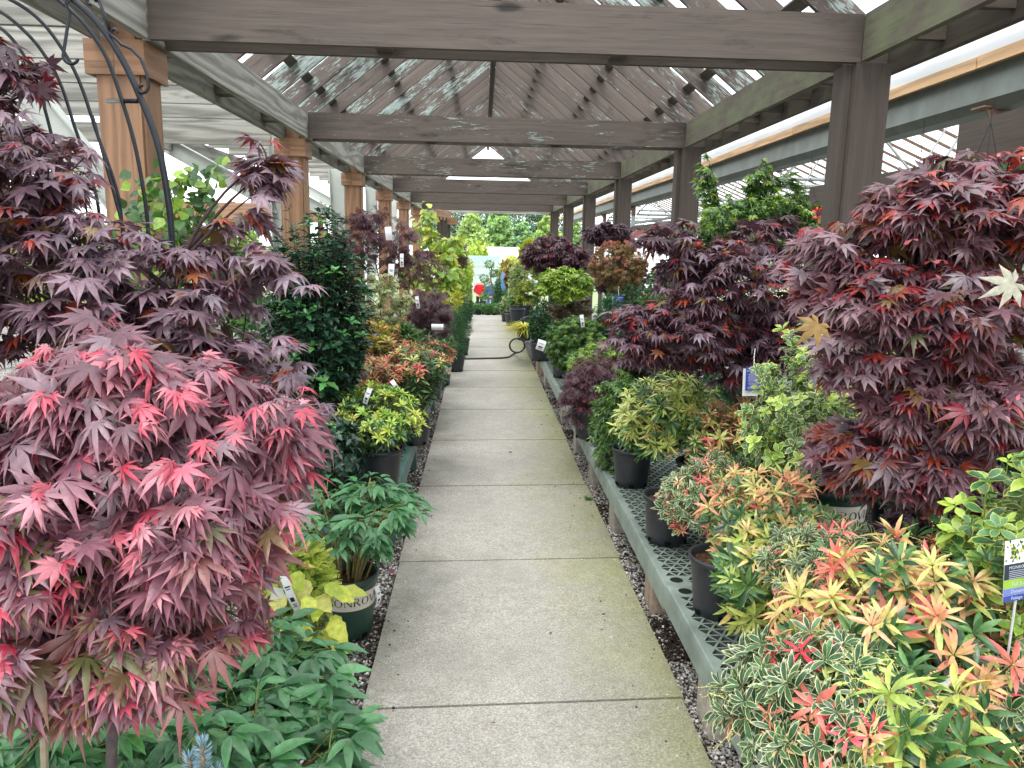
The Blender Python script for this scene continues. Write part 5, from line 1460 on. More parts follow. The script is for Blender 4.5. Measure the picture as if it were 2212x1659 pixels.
# yellow and pale little maples, lace maples
def cr(px0, px1, py0, py1, Y, dy=None):
    """an ellipsoid that stands at distance Y and spans the given picture box"""
    a = at((px0+px1)/2, (py0+py1)/2, Y); w = (px1-px0)/2*Y/F_PX; h = (py1-py0)/2*Y/F_PX
    return (a[0], Y, a[2], w, dy or w*.8, h)
def small_maple(px0, px1, py0, py1, Y, lb, pal_, tip=None, T=TS, size=.04, n=120, seed=0, zb=None, per=7, mat='leaf', tipf=.3, pr=.13, droop=.4, name='japanese_maple', extra=(), trunk_r=.009, low=None, tr_x=None, ph=.25, flat=.4, potmat='pot_black', band=None, cat='maple'):
    c = cr(px0, px1, py0, py1, Y); x, y = (c[0] if tr_x is None else tr_x), Y
    z = zb if zb is not None else (zL(Y) if x < 0 and 4 < Y < 8.9 else (zR(Y) if x > 0 and Y < 10.3 and x < 2.1 else (zg(Y)+.38 if 0 < x < 2.1 and Y < 18.5 else zg(Y))))
    r, b = plant(name, lb, cat, x, y, z, pr, ph, potmat, band)
    crown(r, R_(seed), b, [c]+list(extra), n_main=14, n_twig=int(n*1.35), per=per, T=T, size=size*.9, pal=pal_, tip=tip, tipf=tipf, mat=mat, droop=droop, trunk_r=trunk_r, petiole=False, shell=.4, flat=flat, rimmix=.15, twig_len=.16, low=low)
    return r, c
r, c = small_maple(724, 905, 446, 570, 6.9, 'dark red weeping lace maple grafted high on the left with white tags', P_DARKPUR+pal(((112, 56, 62), 2)), P_RED, TLa, .072, 190, 161, per=8, droop=.75, tipf=.12, extra=[(-.62, 7.0, 1.55, .3, .25, .2), (-1.15, 7, 1.75, .22, .2, .22)])
strap_tag(r, at(838, 490, 6.6), (.055, .11), (.1, 0, -1), (0, -1, .3), lines=False); strap_tag(r, at(846, 570, 6.5), (.05, .16), (-.05, 0, -1), (0, -1, .2), seed=3); strap_tag(r, at(868, 548, 6.5), (.03, .11), (0.0, 0, -1), (0, -1, .2), seed=4)
small_maple(758, 890, 590, 712, 6.2, 'pale green fine leaved maple below the dark weeping one', P_PALE, pal(((206, 196, 150), 1)), TS, .045, 150, 162, tipf=.3)
small_maple(765, 852, 686, 765, 5.8, 'small yellow and orange maple beside the tall holly', P_YG+pal(((212, 170, 80), 1)), P_ORANGE, TS, .04, 80, 163)
r, c = small_maple(850, 985, 618, 705, 8.0, 'low dark red lace maple arching beside the path on the left', P_DARKPUR, P_RED, TLa, .07, 150, 164, per=8, droop=.8, tipf=.05, extra=[(-.48, 8.0, .95, .22, .2, .14)])
strap_tag(r, at(900, 640, 7.6), (.035, .12), (.15, 0, -1), (0, -1, .3), seed=6); strap_tag(r, at(945, 700, 7.7), (.12, .06), (.0, 0, -1), (0, -1, .3), lines=False)
small_maple(890, 985, 700, 790, 8.3, 'mid green fine leaved maple at the end of the second left bench', P_MIDG, P_LIME, TS7, .045, 110, 165, tipf=.2)
# chartreuse redbud
x = at(922, 600, 9.4)[0]; y = 9.4
r, b = plant('redbud', 'chartreuse redbud with one tall upright leader on the left of the path', 'redbud', x-.05, y, zg(y), .17, .32)
crown(r, R_(166), b, [cr(872, 1000, 540, 640, 9.4), cr(905, 945, 470, 560, 9.4), cr(915, 932, 415, 480, 9.4)+(6,), cr(895, 905, 440, 520, 9.4)+(3,), cr(940, 1005, 500, 560, 9.8)], n_main=18, n_twig=150, per=7, T=TR, size=.085, pal=P_LIME+P_YTIP, mat='leaf', droop=.5, trunk_r=.012, bark=(120, 120, 70), petiole=True, flat=.5, shell=.3)
# boxwood in banded green pot at the bench end
x, y = at(955, 808, 10.0)[0]-.02, 10.0
r, b = plant('boxwood', 'clipped boxwood in a green banded pot where the hose starts', 'boxwood', x, y, zg(y), .15, .3, 'pot_green', band=(-PI/2+.25, .045))
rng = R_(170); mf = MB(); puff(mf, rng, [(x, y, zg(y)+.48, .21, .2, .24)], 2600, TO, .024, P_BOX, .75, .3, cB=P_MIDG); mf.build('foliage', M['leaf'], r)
# two tone distant shrubs on the left, standing on the ground
def bushy(px0, px1, py0, py1, Y, lb, pal_, T=TO, size=.04, n=1500, seed=0, name='shrub', cat='shrub', cB=None, pr=.15, ph=.28, mat='leaf_matte', cone=False, z=None, shell=.55):
    c = cr(px0, px1, py0, py1, Y); zz = zg(Y) if z is None else z
    ph = min(ph, max(.12, (c[2]-c[5]-zz)+.12)) if c[2]-c[5] > zz else .2
    r, b = plant(name, lb, cat, c[0], Y, zz, pr, ph)
    rng = R_(seed); mf = MB()
    bl = [c]
    if cone:
        bl = [(c[0], Y, c[2]-c[5]+2*c[5]*t, c[3]*(1.1-t), c[3]*(1.1-t), c[5]*.32, 1/(1.15-t)) for t in np.linspace(.1, .93, 7)]
    else:
        for q in range(5):
            u = norm(rng.normal(0, 1, 3)); bl.append((c[0]+u[0]*c[3]*.6, Y+u[1]*c[3]*.5, c[2]+u[2]*c[5]*.6, c[3]*.45, c[3]*.4, c[5]*.45, 1.6))
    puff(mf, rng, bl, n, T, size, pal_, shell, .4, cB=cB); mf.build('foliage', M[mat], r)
    mb = MB(); mb.tube([(c[0], Y, zz+.1), (c[0]+.01, Y, c[2])], [.014, .008], 6, lin((90, 76, 60)))
    for q in range(7):
        e, _ = blob_points(rng, [c], 1, .3); mb.tube([(c[0], Y, max(zz+.1, c[2]-c[5]*.8)), (e[0]+[c[0], Y, c[2]-.1])/2, e[0]], .005, 4, lin((90, 76, 60)))
    mb.build('stems', M['bark'], r)
    return r
LB = [
 (880, 930, 690, 760, 9.2, 'green mounded shrub beside the low lace maple', P_MIDG, TS, .045, 900),
 (955, 1003, 655, 760, 11.2, 'dark green upright yew in the left row past the bench', P_YEW, TN, .05, 3200),
 (972, 1012, 640, 715, 13.0, 'rounded green conifer near the far left end of the path', P_BOX, TN, .05, 2600),
 (940, 990, 590, 660, 12.5, 'yellow green shrub above the left row of yews', P_YG, TO, .05, 900),
 (960, 1010, 560, 640, 14.5, 'lime coloured shrub beyond the redbud', P_LIME, TO, .06, 900),
 (980, 1010, 598, 665, 17.5, 'pale green shrub at the end of the left row', P_PALE, TO, .06, 900),
 (996, 1012, 640, 690, 19.5, 'small feathery green conifer at the far left corner of the path', P_YEW, TF, .08, 700),
 (930, 1000, 520, 590, 13.5, 'reddish brown lace maple in the distance on the left', P_DARKPUR+pal(((120, 76, 60), 2)), TLa, .09, 900),
 (986, 1014, 556, 620, 21.0, 'bright yellow shrub past the left end of the pergola', P_YTIP, TO, .08, 900),
 (600, 720, 560, 700, 7.4, 'mid green shrub seen through the holly on the left', P_MIDG, TO, .05, 1500),
 (380, 560, 480, 640, 7.6, 'pale green shrub seen behind the purple maple', P_LIME+P_MIDG, TO, .06, 1800),
 (180, 380, 470, 640, 6.8, 'bright green shrub seen through the iron arch', P_GREEN+P_LIME, TO, .055, 1800),
 (-60, 170, 500, 700, 5.8, 'golden yellow shrub seen at the far left edge', P_YTIP+P_MIDG, TO, .05, 1800),
 (560, 730, 520, 620, 10.5, 'grey green shrub beyond the second cedar post', P_PALE+P_MIDG, TO, .07, 1500),
 (430, 560, 560, 720, 6.2, 'dark green shrub behind the middle of the purple maple', P_BOX+P_MIDG, TO, .05, 1600),
 (520, 660, 640, 820, 5.3, 'green shrub between the purple maple and the tall holly', P_MIDG+P_BOX, TO, .05, 1600),
 (280, 430, 600, 760, 5.4, 'leafy green shrub low behind the purple maple', P_MIDG+P_BOX, TO, .05, 1600),
 (700, 800, 690, 800, 6.9, 'shadowed green shrub between the hollies and the small yellow maple', P_BOX, TO, .045, 1400),
]
for i, (a, b_, c, d, Y, lb, pl, T, sz, n) in enumerate(LB): bushy(a, b_+(8 if Y > 8 else 0), c, d+(28 if 8 < Y < 16 and d > 650 else 0), Y, lb, pl, T, sz, n, 200+i, name='conifer' if 'conifer' in lb or 'yew' in lb else 'shrub', cat='conifer' if 'conifer' in lb or 'yew' in lb else 'shrub', z=None if not (4.2 < Y < 8.9 and at((a+b_)/2, c, Y)[0] > -1.6) else zL(Y))
strap_tag(bpy.data.objects['shrub'], at(1, 1, 9.2), lines=False) if False else None

# ================================================================== RIGHT
# variegated / flame tipped andromedas on the near benches
def pieris(px, py, Y, s, lb, seed, kind, pr=.125, n=60, potpos=None, zc=None, rad=None, size=.062):
    c = at(px, py, Y); x, y = (c[0], Y) if potpos is None else potpos
    r, b = plant('andromeda', lb, 'shrub', x, y, zR(y)+.002, pr, pr*1.95)
    rad = rad or (.27*s, .26*s, .24*s); n = int(n*2.2)
    if kind == 'var':
        shoots(r, R_(seed), b, c, rad, n, T=TLr, size=size*.86, whorl=9, stem_n=10, tip=P_TIPMIX+P_TIPRED, body=P_PIBODY, rimc=P_CREAM, elev=(.15, 1.05), len_in=.22, tips_f=.27, tiprim=None, tipT=TLn, shell=.8, hemi=-.3, tipsize=1.02, bark=(120, 110, 70))
    elif kind == 'flame':
        shoots(r, R_(seed), b, c, rad, n, T=TL, tipT=TLn, size=size*.9, whorl=11, stem_n=10, tip=P_TIPMIX+P_TIPYEL, body=P_PIBODY+P_MIDG, tiprim=P_TIPMIX, elev=(.25, 1.2), newf=.5, len_in=.26, tips_f=.58, shell=.8, hemi=-.55, tipsize=1.1, bark=(150, 110, 70), wild=.10)
    else:
        shoots(r, R_(seed), b, c, rad, n, T=TL, tipT=TLn, size=size, whorl=11, stem_n=10, tip=P_TIPYEL, body=P_PIBODY+P_MIDG, elev=(.05, 1.05), newf=.5, len_in=.3, tips_f=.65, shell=.8, hemi=-.55, tipsize=1.15, bark=(150, 140, 70), wild=.08)
    # little beaded flower stalks
    rng = R_(seed+1); mb = MB(); C = lin((190, 190, 110))
    for k in range(26 if Y < 4 else 10):
        u = norm(rng.normal(0, 1, 3)); u[2] = abs(u[2]); p = c+u*np.array(rad)*.92
        d = norm(u+rng.normal(0, .4, 3)); P = [p+d*.075*t+np.array([0, 0, -.02*t*t]) for t in np.linspace(0, 1, 6)]
        mb.tube(P, .0008, 3, C)
        for q in P[1:]:
            o = q+rng.normal(0, .004, 3); mb.lathe([(0, -.0022), (.0022, 0), (0, .0022)], o, 5, C=C)
    o_ = mb.build('seed_stalks', M['attr'], r); o_['kind'] = 'stuff'
    return r, c
G = 'flame tipped andromedas on the right benches'
r, c = pieris(1780, 1560, 1.62, 1, 'white margined andromeda with red tips at the bottom right corner over the bench edge', 301, 'var', n=95, potpos=(1.14, 1.72), size=.058, rad=(.24, .24, .2))
r, c = pieris(1945, 1370, 1.80, 1, 'andromeda with orange, yellow and red whorls in the middle of the front right cluster', 302, 'flame', n=66, potpos=(1.30, 1.92), size=.062, rad=(.27, .24, .23))
mb = MB(); 
for k in range(2):
    q = at(2000, 1455+k*50, 1.62); th = np.linspace(-.3, 2.9, 12); V = []
    for t in th: V += [q+[.055*math.cos(t), -.045*math.sin(t), .018], q+[.055*math.cos(t), -.045*math.sin(t), -.012]]
    i = np.arange(11)*2; mb.add(V, np.stack([i, i+2, i+3, i+1], -1))
mb.build('tag_loop', M['tag_white'], r)
r, c = pieris(2160, 1560, 1.66, 1, 'dark leaved andromeda with red shoots at the lower right edge of the photo', 303, 'var', n=60, potpos=(1.62, 1.75), size=.06, rad=(.2, .22, .19))
pieris(2070, 1290, 2.05, 1, 'andromeda with crimson new growth behind the front cluster on the right', 304, 'flame', n=52, potpos=(1.58, 2.2), size=.058, rad=(.22, .2, .2))
pieris(1790, 1240, 2.32, 1, 'white edged andromeda behind the orange whorls on the right bench', 305, 'var', n=64, potpos=(1.22, 2.42), size=.052, rad=(.2, .2, .17))
pieris(1700, 1265, 2.62, 1, 'yellow whorled andromeda spilling over the black pot nearest the path', 306, 'yellow', n=44, potpos=(.99, 2.9), size=.06, rad=(.22, .2, .22), pr=.128)
pieris(1660, 1130, 2.95, 1, 'flame coloured andromeda third from the front in the row of black pots', 307, 'flame', n=60, potpos=(1.22, 3.1), size=.056, rad=(.23, .2, .2), pr=.125)
pieris(1560, 1190, 3.0, 1, 'salmon tipped andromeda in the black pot with dusty sides', 308, 'var', n=60, potpos=(1.0, 3.02), size=.052, rad=(.15, .17, .15), pr=.12) if False else None
pieris(1545, 1095, 3.52, 1, 'cream edged andromeda with salmon tips in the second black pot from the front', 309, 'var', n=100, potpos=(.965, 3.7), size=.055, rad=(.25, .24, .24), pr=.125)
pieris(1700, 1010, 3.7, 1, 'tall red stemmed andromeda with curved lime leaves', 310, 'yellow', n=40, potpos=(1.35, 3.8), size=.062, rad=(.24, .2, .22), pr=.125)
pieris(1590, 945, 4.2, 1, 'peach tipped andromeda beside the blue tag', 311, 'flame', n=64, potpos=(1.30, 4.35), size=.056, rad=(.26, .22, .2), pr=.125)
r, c = pieris(1450, 905, 4.5, 1, 'yellow green willowy andromeda in the third black pot from the front', 312, 'yellow', n=100, potpos=(.965, 4.65), size=.062, rad=(.29, .26, .25), pr=.125)
pieris(1935, 1560, 1.50, 1, 'andromeda shoot with large lime yellow leaves lowest in the front right cluster', 313, 'yellow', n=9, potpos=(1.36, 1.40), size=.07, rad=(.13, .12, .12), pr=.11)
# green fine maple and its neighbours along the right bench
def fine(px0, px1, py0, py1, Y, lb, pl, tip, T, sz, n, seed, pos=None, low=None, per=8, name='japanese_maple', tags=(), **k):
    r, c = small_maple(px0, px1, py0, py1, Y, lb, pl, tip, T, sz, n, seed, per=per, low=low, name=name, tr_x=pos, **k)
    for t in tags: strap_tag(r, at(t[0], t[1], Y-.25), t[2], t[3], (0, -1, .25), seed=seed)
    return r, c
fine(1266, 1425, 798, 1045, 5.0, 'bushy fresh green maple hanging over the right bench', P_MIDG+P_GREEN, P_LIME, TS, .05, 420, 321, tipf=.12, droop=.7)
fine(1200, 1350, 785, 930, 5.9, 'low purple lace maple spreading over the bench on the right', P_DARKPUR+pal(((112, 74, 80), 2)), P_RED, TLa, .065, 260, 322, tipf=.08, droop=.6)
fine(1225, 1370, 735, 840, 6.7, 'lime green low maple mixed with purple behind the lace maple', P_MIDG+P_LIME, P_LIME, TS7, .05, 260, 323, tipf=.3)
fine(1240, 1330, 760, 830, 6.3, 'brown purple feathery maple between two green ones on the right', pal(((118, 84, 84), 2), ((96, 72, 70), 1)), None, TLa, .06, 90, 324)
fine(1172, 1320, 680, 805, 7.5, 'mounded fern leaved green maple in black pots at the far end of the right bench', P_GREEN+P_MIDG, P_LIME, TS7, .05, 380, 325, tipf=.15, tags=[(1172, 735, (.08, .1), (-.3, 0, -1)), (1256, 680, (.035, .12), (.15, 0, -1))])
bushy(1285, 1350, 640, 745, 7.6, 'dark green yew right of the fern leaved maple', P_YEW, TN, .05, 3600, 326, name='yew', cat='yew', z=zR(7.6), pr=.14)
bushy(1300, 1420, 610, 720, 9.4, 'dark leafy green shrub behind the yew', P_BOX+P_YEW, TO, .05, 1800, 327, z=zR(9.4), pr=.14)
bushy(1400, 1500, 560, 680, 9.8, 'grey green shrub behind the big purple maple on the right', P_BOX+P_MIDG, TO, .055, 1400, 328, z=zR(9.5), pr=.14)
bushy(1142, 1196, 645, 745, 10.25, 'dark boxwood at the end of the right bench', P_BOX, TO, .03, 3000, 329, name='boxwood', cat='boxwood', z=zR(10), pr=.14, ph=.25)
bushy(1200, 1260, 600, 700, 10.6, 'deep green shrub behind the boxwood on a rusty stake', P_BOX+P_MIDG, TO, .05, 1500, 330, z=zR(10), pr=.14)
# yellow grass
x, y = at(1133, 690, 12.0)[0], 12.0
r, b = plant('golden_grass', 'golden striped grass arching over the teal bench', 'grass', x, y, zR(y)+.08, .12, .2)
rng = R_(331); n = 520; a = rng.uniform(0, 2*PI, n); mf = MB()
d = np.stack([np.cos(a), np.sin(a), rng.uniform(.5, 1.8, n)], 1)
put(mf, rng, [T_lance(6, .03, .2, 1.0)], np.array([x, y, b[2]])+rng.normal(0, .04, (n, 3))*[1, 1, .3], d, -d*[1, 1, -.3]+[0, 0, .6], rng.uniform(.15, .28, n), pick(rng, P_YTIP+pal(((214, 190, 84), 2)), n)); mf.build('foliage', M['leaf_matte'], r)
r_, c_ = fine(1158, 1282, 575, 650, 8.9, 'bright lime maple forming a flat cloud above the right bench', P_LIME, P_YTIP, TPb, .07, 170, 332, tipf=.1, droop=.45, flat=.35, trunk_r=.008)
fine(1145, 1215, 562, 612, 10.8, 'second lime maple, smaller and farther along the right bench', P_LIME, P_YTIP, TPb, .075, 110, 333, tipf=.1, droop=.45)
r, c = fine(1272, 1402, 516, 628, 7.9, 'olive and coral fine leaved maple on a tall stem with a blue tag', P_OLIVE, P_CORAL, TS7, .05, 260, 334, tipf=.35, droop=.6)
blue_tag(r, at(1336, 638, 7.6), .10, .17, .02)
fine(1128, 1262, 506, 602, 10.5, 'dark purple maple mass above the lime maples', P_DARKPUR, P_RED, TPs, .085, 190, 335, tipf=.08, droop=.5, extra=[cr(1210, 1290, 530, 590, 10.3)])
fine(1258, 1375, 478, 530, 9.6, 'airy dark purple maple in front of the brown posts', P_DARKPUR, None, TPs, .09, 90, 336, droop=.3, flat=.3)
fine(1110, 1175, 600, 660, 13.0, 'yellow green maple beyond the lime maples', P_YG+P_MIDG, P_YTIP, TS, .07, 120, 337)
fine(1180, 1290, 640, 700, 9.2, 'mixed olive and purple maple under the lime cloud', P_OLIVE+P_DARKPUR, None, TS7, .05, 120, 338)
RB = [
 (1098, 1140, 570, 640, 15.0, 'variegated cream green shrub far along the right side', P_PALE, TO, .06, 1000),
 (1100, 1132, 625, 670, 16.0, 'green leafy shrub above the far teal bench', P_MIDG, TO, .06, 900),
 (1092, 1120, 585, 630, 18.5, 'dark reddish shrub at the far right end', P_DARKPUR+P_OLIVE, TO, .07, 800),
 (1080, 1110, 640, 682, 19.5, 'feathery blue green conifer where the path ends on the right', P_YEW+P_PALE, TF, .08, 800),
 (1120, 1160, 520, 590, 16.0, 'yellow green maple far along the right', P_YG, TS, .09, 900),
 (1190, 1250, 610, 665, 13.5, 'green shrub between the purple maples and the hose', P_BOX, TO, .06, 900)]
for i, (a, b_, c, d, Y, lb, pl, T, sz, n) in enumerate(RB): bushy(a, b_, c, d, Y, lb, pl, T, sz, n, 360+i, z=zR(Y)+.08 if Y < 18 else zg(Y), name='conifer' if 'conifer' in lb else 'shrub', cat='conifer' if 'conifer' in lb else 'shrub')
# big purple maple on the right bench
x, y = at(1640, 860, 4.15)[0], 4.25
r, b = plant('japanese_maple', 'large purple maple with red upper leaves in the middle right, blue tag on its trunk', 'maple', x, y, zR(y), .18, .32)
crown(r, R_(341), b, [cr(1420, 1740, 520, 700, 4.1), cr(1340, 1600, 640, 800, 4.0), cr(1480, 1760, 640, 850, 4.2), cr(1375, 1520, 465, 570, 4.1), cr(1290, 1420, 700, 790, 3.9)+(.9,), cr(1700, 1800, 560, 700, 4.2)+(.7,), cr(1560, 1730, 470, 560, 4.3), cr(1300, 1400, 660, 740, 4.0)+(1.5,)], n_main=44, n_twig=780, per=7, T=TP, size=.055, pal=P_MAUVE+P_DARKPUR, tip=P_RED, tipf=.12, rust=P_RUST, top=None, droop=.25, trunk_r=.014, flat=.34, rimmix=.12, shell=.2, twig_len=.24)
blue_tag(r, at(1629, 792, 3.75), .078, .155, .05, -.15)
# the big red maple at the right
x, y = 1.78, 2.75
r, b = plant('japanese_maple', 'big red and purple maple with winged seeds filling the right side of the photo', 'maple', x, y, zR(y), .19, .34)
BR1 = [cr(1780, 2260, 560, 760, 2.35), cr(1860, 2300, 380, 560, 2.4), cr(1960, 2120, 318, 420, 2.4), cr(1860, 2300, 760, 960, 2.3), cr(1760, 1900, 520, 620, 2.4)+(.8,), cr(2080, 2300, 330, 470, 2.5), cr(1750, 2100, 900, 1060, 2.35), cr(1960, 2270, 1020, 1150, 2.3)+(.5,), cr(1740, 1860, 450, 560, 2.5), cr(1720, 1850, 580, 660, 2.4), cr(1770, 1960, 900, 1090, 2.4), cr(1740, 1900, 700, 850, 2.3), cr(1690, 1800, 480, 640, 2.7)+(.8,)]
crown(r, R_(342), b, BR1, n_main=54, n_twig=1250, per=7, T=TP, size=.056, pal=P_REDMAUVE, tip=P_RED, tipf=.15, rust=P_RUST, droop=.32, trunk_r=.018, flat=.40, rimmix=.15, shell=.2, twig_len=.26, facing=(-.15, -.4, 0))
samaras(r, R_(343), [(c[0], c[1]-.05, c[2], c[3], c[4], c[5]) for c in BR1], 60, P_RED+P_PINK)
# pale turned leaf
mf = MB(); put(mf, R_(5), TP[:1], np.array([at(2192, 612, 1.95)]), np.array([[-.6, .1, -.3]]), np.array([[.1, -1, .35]]), .085, lin((196, 196, 176))); mf.build('pale_leaf', M['leaf_matte'], r)
mf = MB(); put(mf, R_(6), TP[1:2], np.array([at(1768, 700, 2.1)]), np.array([[-.4, .1, -.6]]), np.array([[.1, -1, .35]]), .08, lin((170, 140, 92))); mf.build('tan_leaf', M['leaf_matte'], r)
# green maple high behind, and dark filler
fine(1520, 1770, 420, 560, 5.6, 'tall bright green maple rising in front of the greenhouse gutter', P_MIDG+P_GREEN, P_LIME, TPs, .062, 460, 344, tipf=.5, droop=.4, trunk_r=.014, pr=.17,
     extra=[cr(1505, 1545, 330, 450, 5.6)+(2.5,), cr(1605, 1680, 335, 450, 5.6)+(1.6,), cr(1480, 1600, 440, 560, 5.4), cr(1690, 1740, 370, 440, 5.6)+(1.5,), cr(1640, 1780, 470, 580, 5.7)])
# variegated euonymus in the lettered pot
x, y = 1.76, 3.6
r, b = plant('euonymus', 'yellow edged euonymus in a green pot with a cream lettered band', 'euonymus', x, y, zR(y), .175, .34, 'pot_green', band=(-PI/2-.12, .05))
shoots(r, R_(345), b, at(1780, 880, 3.3), (.33, .26, .36), 190, T=TLe, size=.043, whorl=6, stem_n=11, body=P_EUO, rimc=P_EUORIM, tip=P_EUO+P_LIME, tiprim=P_EUORIM, elev=(.0, .7), len_in=.26, tips_f=1, hemi=-.7, shell=.75, stem_r=.002, bark=(120, 140, 70), wild=.08)
x, y = 1.32, 1.80
r, b = plant('euonymus', 'bright yellow variegated euonymus at the right edge beside the picture label', 'euonymus', 1.50, 2.0, zR(y), .12, .22)
shoots(r, R_(346), b, at(2195, 1190, 1.78), (.13, .16, .26), 56, T=TLe, size=.046, whorl=6, stem_n=9, body=P_EUO+P_MIDG, rimc=P_YTIP, tip=P_EUO+P_LIME, tiprim=P_YTIP, elev=(.0, .7), len_in=.26, tips_f=1, hemi=-.9, shell=.7, bark=(130, 150, 70), wild=.12)
# picture label at the right edge
def label_sign():
    Y = 1.62; a = at(2172, 1170, Y); b_ = at(2166, 1302, Y); w = np.array([.085, .02, .004])
    r = thing('plant_label', tuple(b_), 'glossy picture label with green and blue bands at the right edge of the photo', 'label')
    up = a-b_; mb = MB()
    def quad(m, u0, u1, v0, v1, off): m.add([b_+w*u0+up*v0+[0, -off, 0], b_+w*u1+up*v0+[0, -off, 0], b_+w*u1+up*v1+[0, -off, 0], b_+w*u0+up*v1+[0, -off, 0]], np.array([[0, 1, 2, 3]]))
    quad(mb, 0, 1, 0, 1, 0); quad(mb, 0, 1, 0, 1, -.0012)
    mb.build('card', M['attr'], r); 
    for (v0, v1, c, nm) in ((.0, .10, (60, 76, 150), 'blue_band'), (.105, .215, (110, 130, 190), 'blue_band'), (.22, .36, (150, 190, 60), 'green_band'), (.365, .62, (40, 52, 60), 'dark_band')):
        m = MB(); quad(m, 0, 1, v0, v1, .001); m.V and None
        m.C = [np.tile(np.array(lin(c), np.float32), (4, 1))]; m.build(nm, M['attr'], r)
    m = MB(); rg = R_(9)
    for k in range(60):
        u, v = rg.uniform(.05, .95), rg.uniform(.64, .98); q = b_+w*u+up*v+[0, -.0015, 0]
        put(m, rg, [T_lance(2, .25, .1, .1)], np.array([q]), np.array([[rg.normal(), 0, rg.normal()]]), np.array([[0, -1, 0.]]), .012, lin([(190, 190, 60), (90, 130, 60), (60, 90, 50)][rg.integers(0, 3)]))
    m.build('picture', M['attr'], r)
    m = MB()
    for (s, u, v, sz) in (('MONROVIA', .5, .56, .0115), ('Full Sun', .5, .285, .014), ('Dynamic', .5, .155, .013), ('Foliage', .45, .045, .012)):
        V, F = text_flat(s, sz); P = np.array([b_+w*u+up*v+norm(w)*q[0]+norm(up)*q[1]+[0, -.002, 0] for q in V]); put_faces(m, P, F)
    for k in range(5):
        q0 = b_+w*.15+up*(.38+.03*k)+[0, -.002, 0]; m.add([q0, q0+w*.7, q0+w*.7+up*.008, q0+up*.008], np.array([[0, 1, 2, 3]]))
    m.build('print', M['ink_pale'], r)
    m = MB(); c0 = b_+w*.5; m.tube([c0+[0, .006, -.25], c0+[0, .006, .03]], .003, 6, lin((200, 200, 200))); m.build('stick', M['attr'], r)
label_sign()
# dark pots and filler shrubs deeper on the right bench
for i, (px, py, Y, lb, pl) in enumerate(((2050, 1180, 2.75, 'black pot with low dark foliage under the red maple', P_DARKPUR), (1960, 1000, 3.6, 'leafy green shrub behind the red maple on the right bench', P_BOX+P_EUO), (2120, 940, 3.4, 'deep green shrub at the right edge behind the red maple', P_BOX), (1880, 760, 5.0, 'green shrub behind the first brown post', P_MIDG), (1600, 860, 5.2, 'shadowed green shrub beneath the large purple maple', P_BOX), (1480, 800, 5.9, 'dark green shrub left of the blue tagged trunk', P_BOX+P_DARKPUR))):
    c = at(px, py, Y); bushy(px-int(.26*F_PX/Y), px+int(.26*F_PX/Y), py-int(.22*F_PX/Y), py+int(.22*F_PX/Y), Y, lb, pl, TO if i else TPs, .05, 1300, 400+i, z=zR(Y), pr=.15)
# bright flowering plants beyond the right bench
FL = [('pink', (226, 70, 130)), ('red', (214, 40, 40)), ('yellow', (240, 200, 50)), ('white', (236, 236, 230)), ('orange', (240, 120, 40)), ('violet', (150, 80, 170)), ('magenta', (200, 40, 120)), ('coral', (240, 110, 90))]
k = 0
for Y in (4.2, 5.6, 7.0, 8.6, 10.4, 12.4):
    for X in (2.65, 3.5, 4.6):
        nm, colr = FL[k % 8]; rng = R_(500+k)
        if k < 18:
            z0 = zg(Y)+.55
            r = thing('flower_pot', (X, Y, z0-.0), '%s flowering bedding plant in the %s, %s row beyond the right bench' % (nm, {4.2: 'nearest rank', 5.6: 'second rank', 7.0: 'third rank', 8.6: 'fourth rank', 10.4: 'fifth rank', 12.4: 'last rank'}[Y], {2.65: 'first', 3.5: 'middle', 4.6: 'outer'}[X]), 'flowers', 'flowering plants beyond the right bench')
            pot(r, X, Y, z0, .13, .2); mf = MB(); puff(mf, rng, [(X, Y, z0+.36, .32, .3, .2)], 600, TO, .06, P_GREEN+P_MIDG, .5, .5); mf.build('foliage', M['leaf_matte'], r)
            mf = MB(); P, u = blob_points(rng, [(X, Y, z0+.38, .33, .31, .21)], 90, .9)
            for j in range(5):
                a = j*2*PI/5; d = np.stack([np.full(90, math.cos(a)), np.full(90, math.sin(a)*.5-.1), np.full(90, math.sin(a)*.8)], 1); put(mf, rng, [T_lance(2, .35, .1, .1)], P, d, u+[0, -.6, .3], .035, pick(rng, [(np.array(lin(colr)), 1)], 90, .1))
            mf.build('blossoms', M['leaf_matte'], r)
        k += 1
for (x0, y0, yy, lb, i) in ((2.3, 3.6, 6.2, 'grey metal flower table just beyond the right bench, near end', 0), (2.3, 6.3, 13.2, 'grey metal flower table just beyond the right bench, far end', 1)):
    r = thing('flower_table', (3.6, y0, zg(y0)), lb, 'table', 'flower tables'); z0 = zg((y0+yy)/2)+.50
    mb = MB(); mb.box((x0, y0, z0-.02), (5.0, yy, z0+.01)); mb.build('table_top', M['galv'], r)
    for (a, b_) in ((x0+.1, y0+.1), (4.9, y0+.1), (x0+.1, yy-.1), (4.9, yy-.1)):
        mb = MB(); mb.board((a, b_, zg(b_)-.02), (a, b_, z0-.02), .05, .05, up=(0, 1, 0)); mb.build('leg', M['galv'], r)
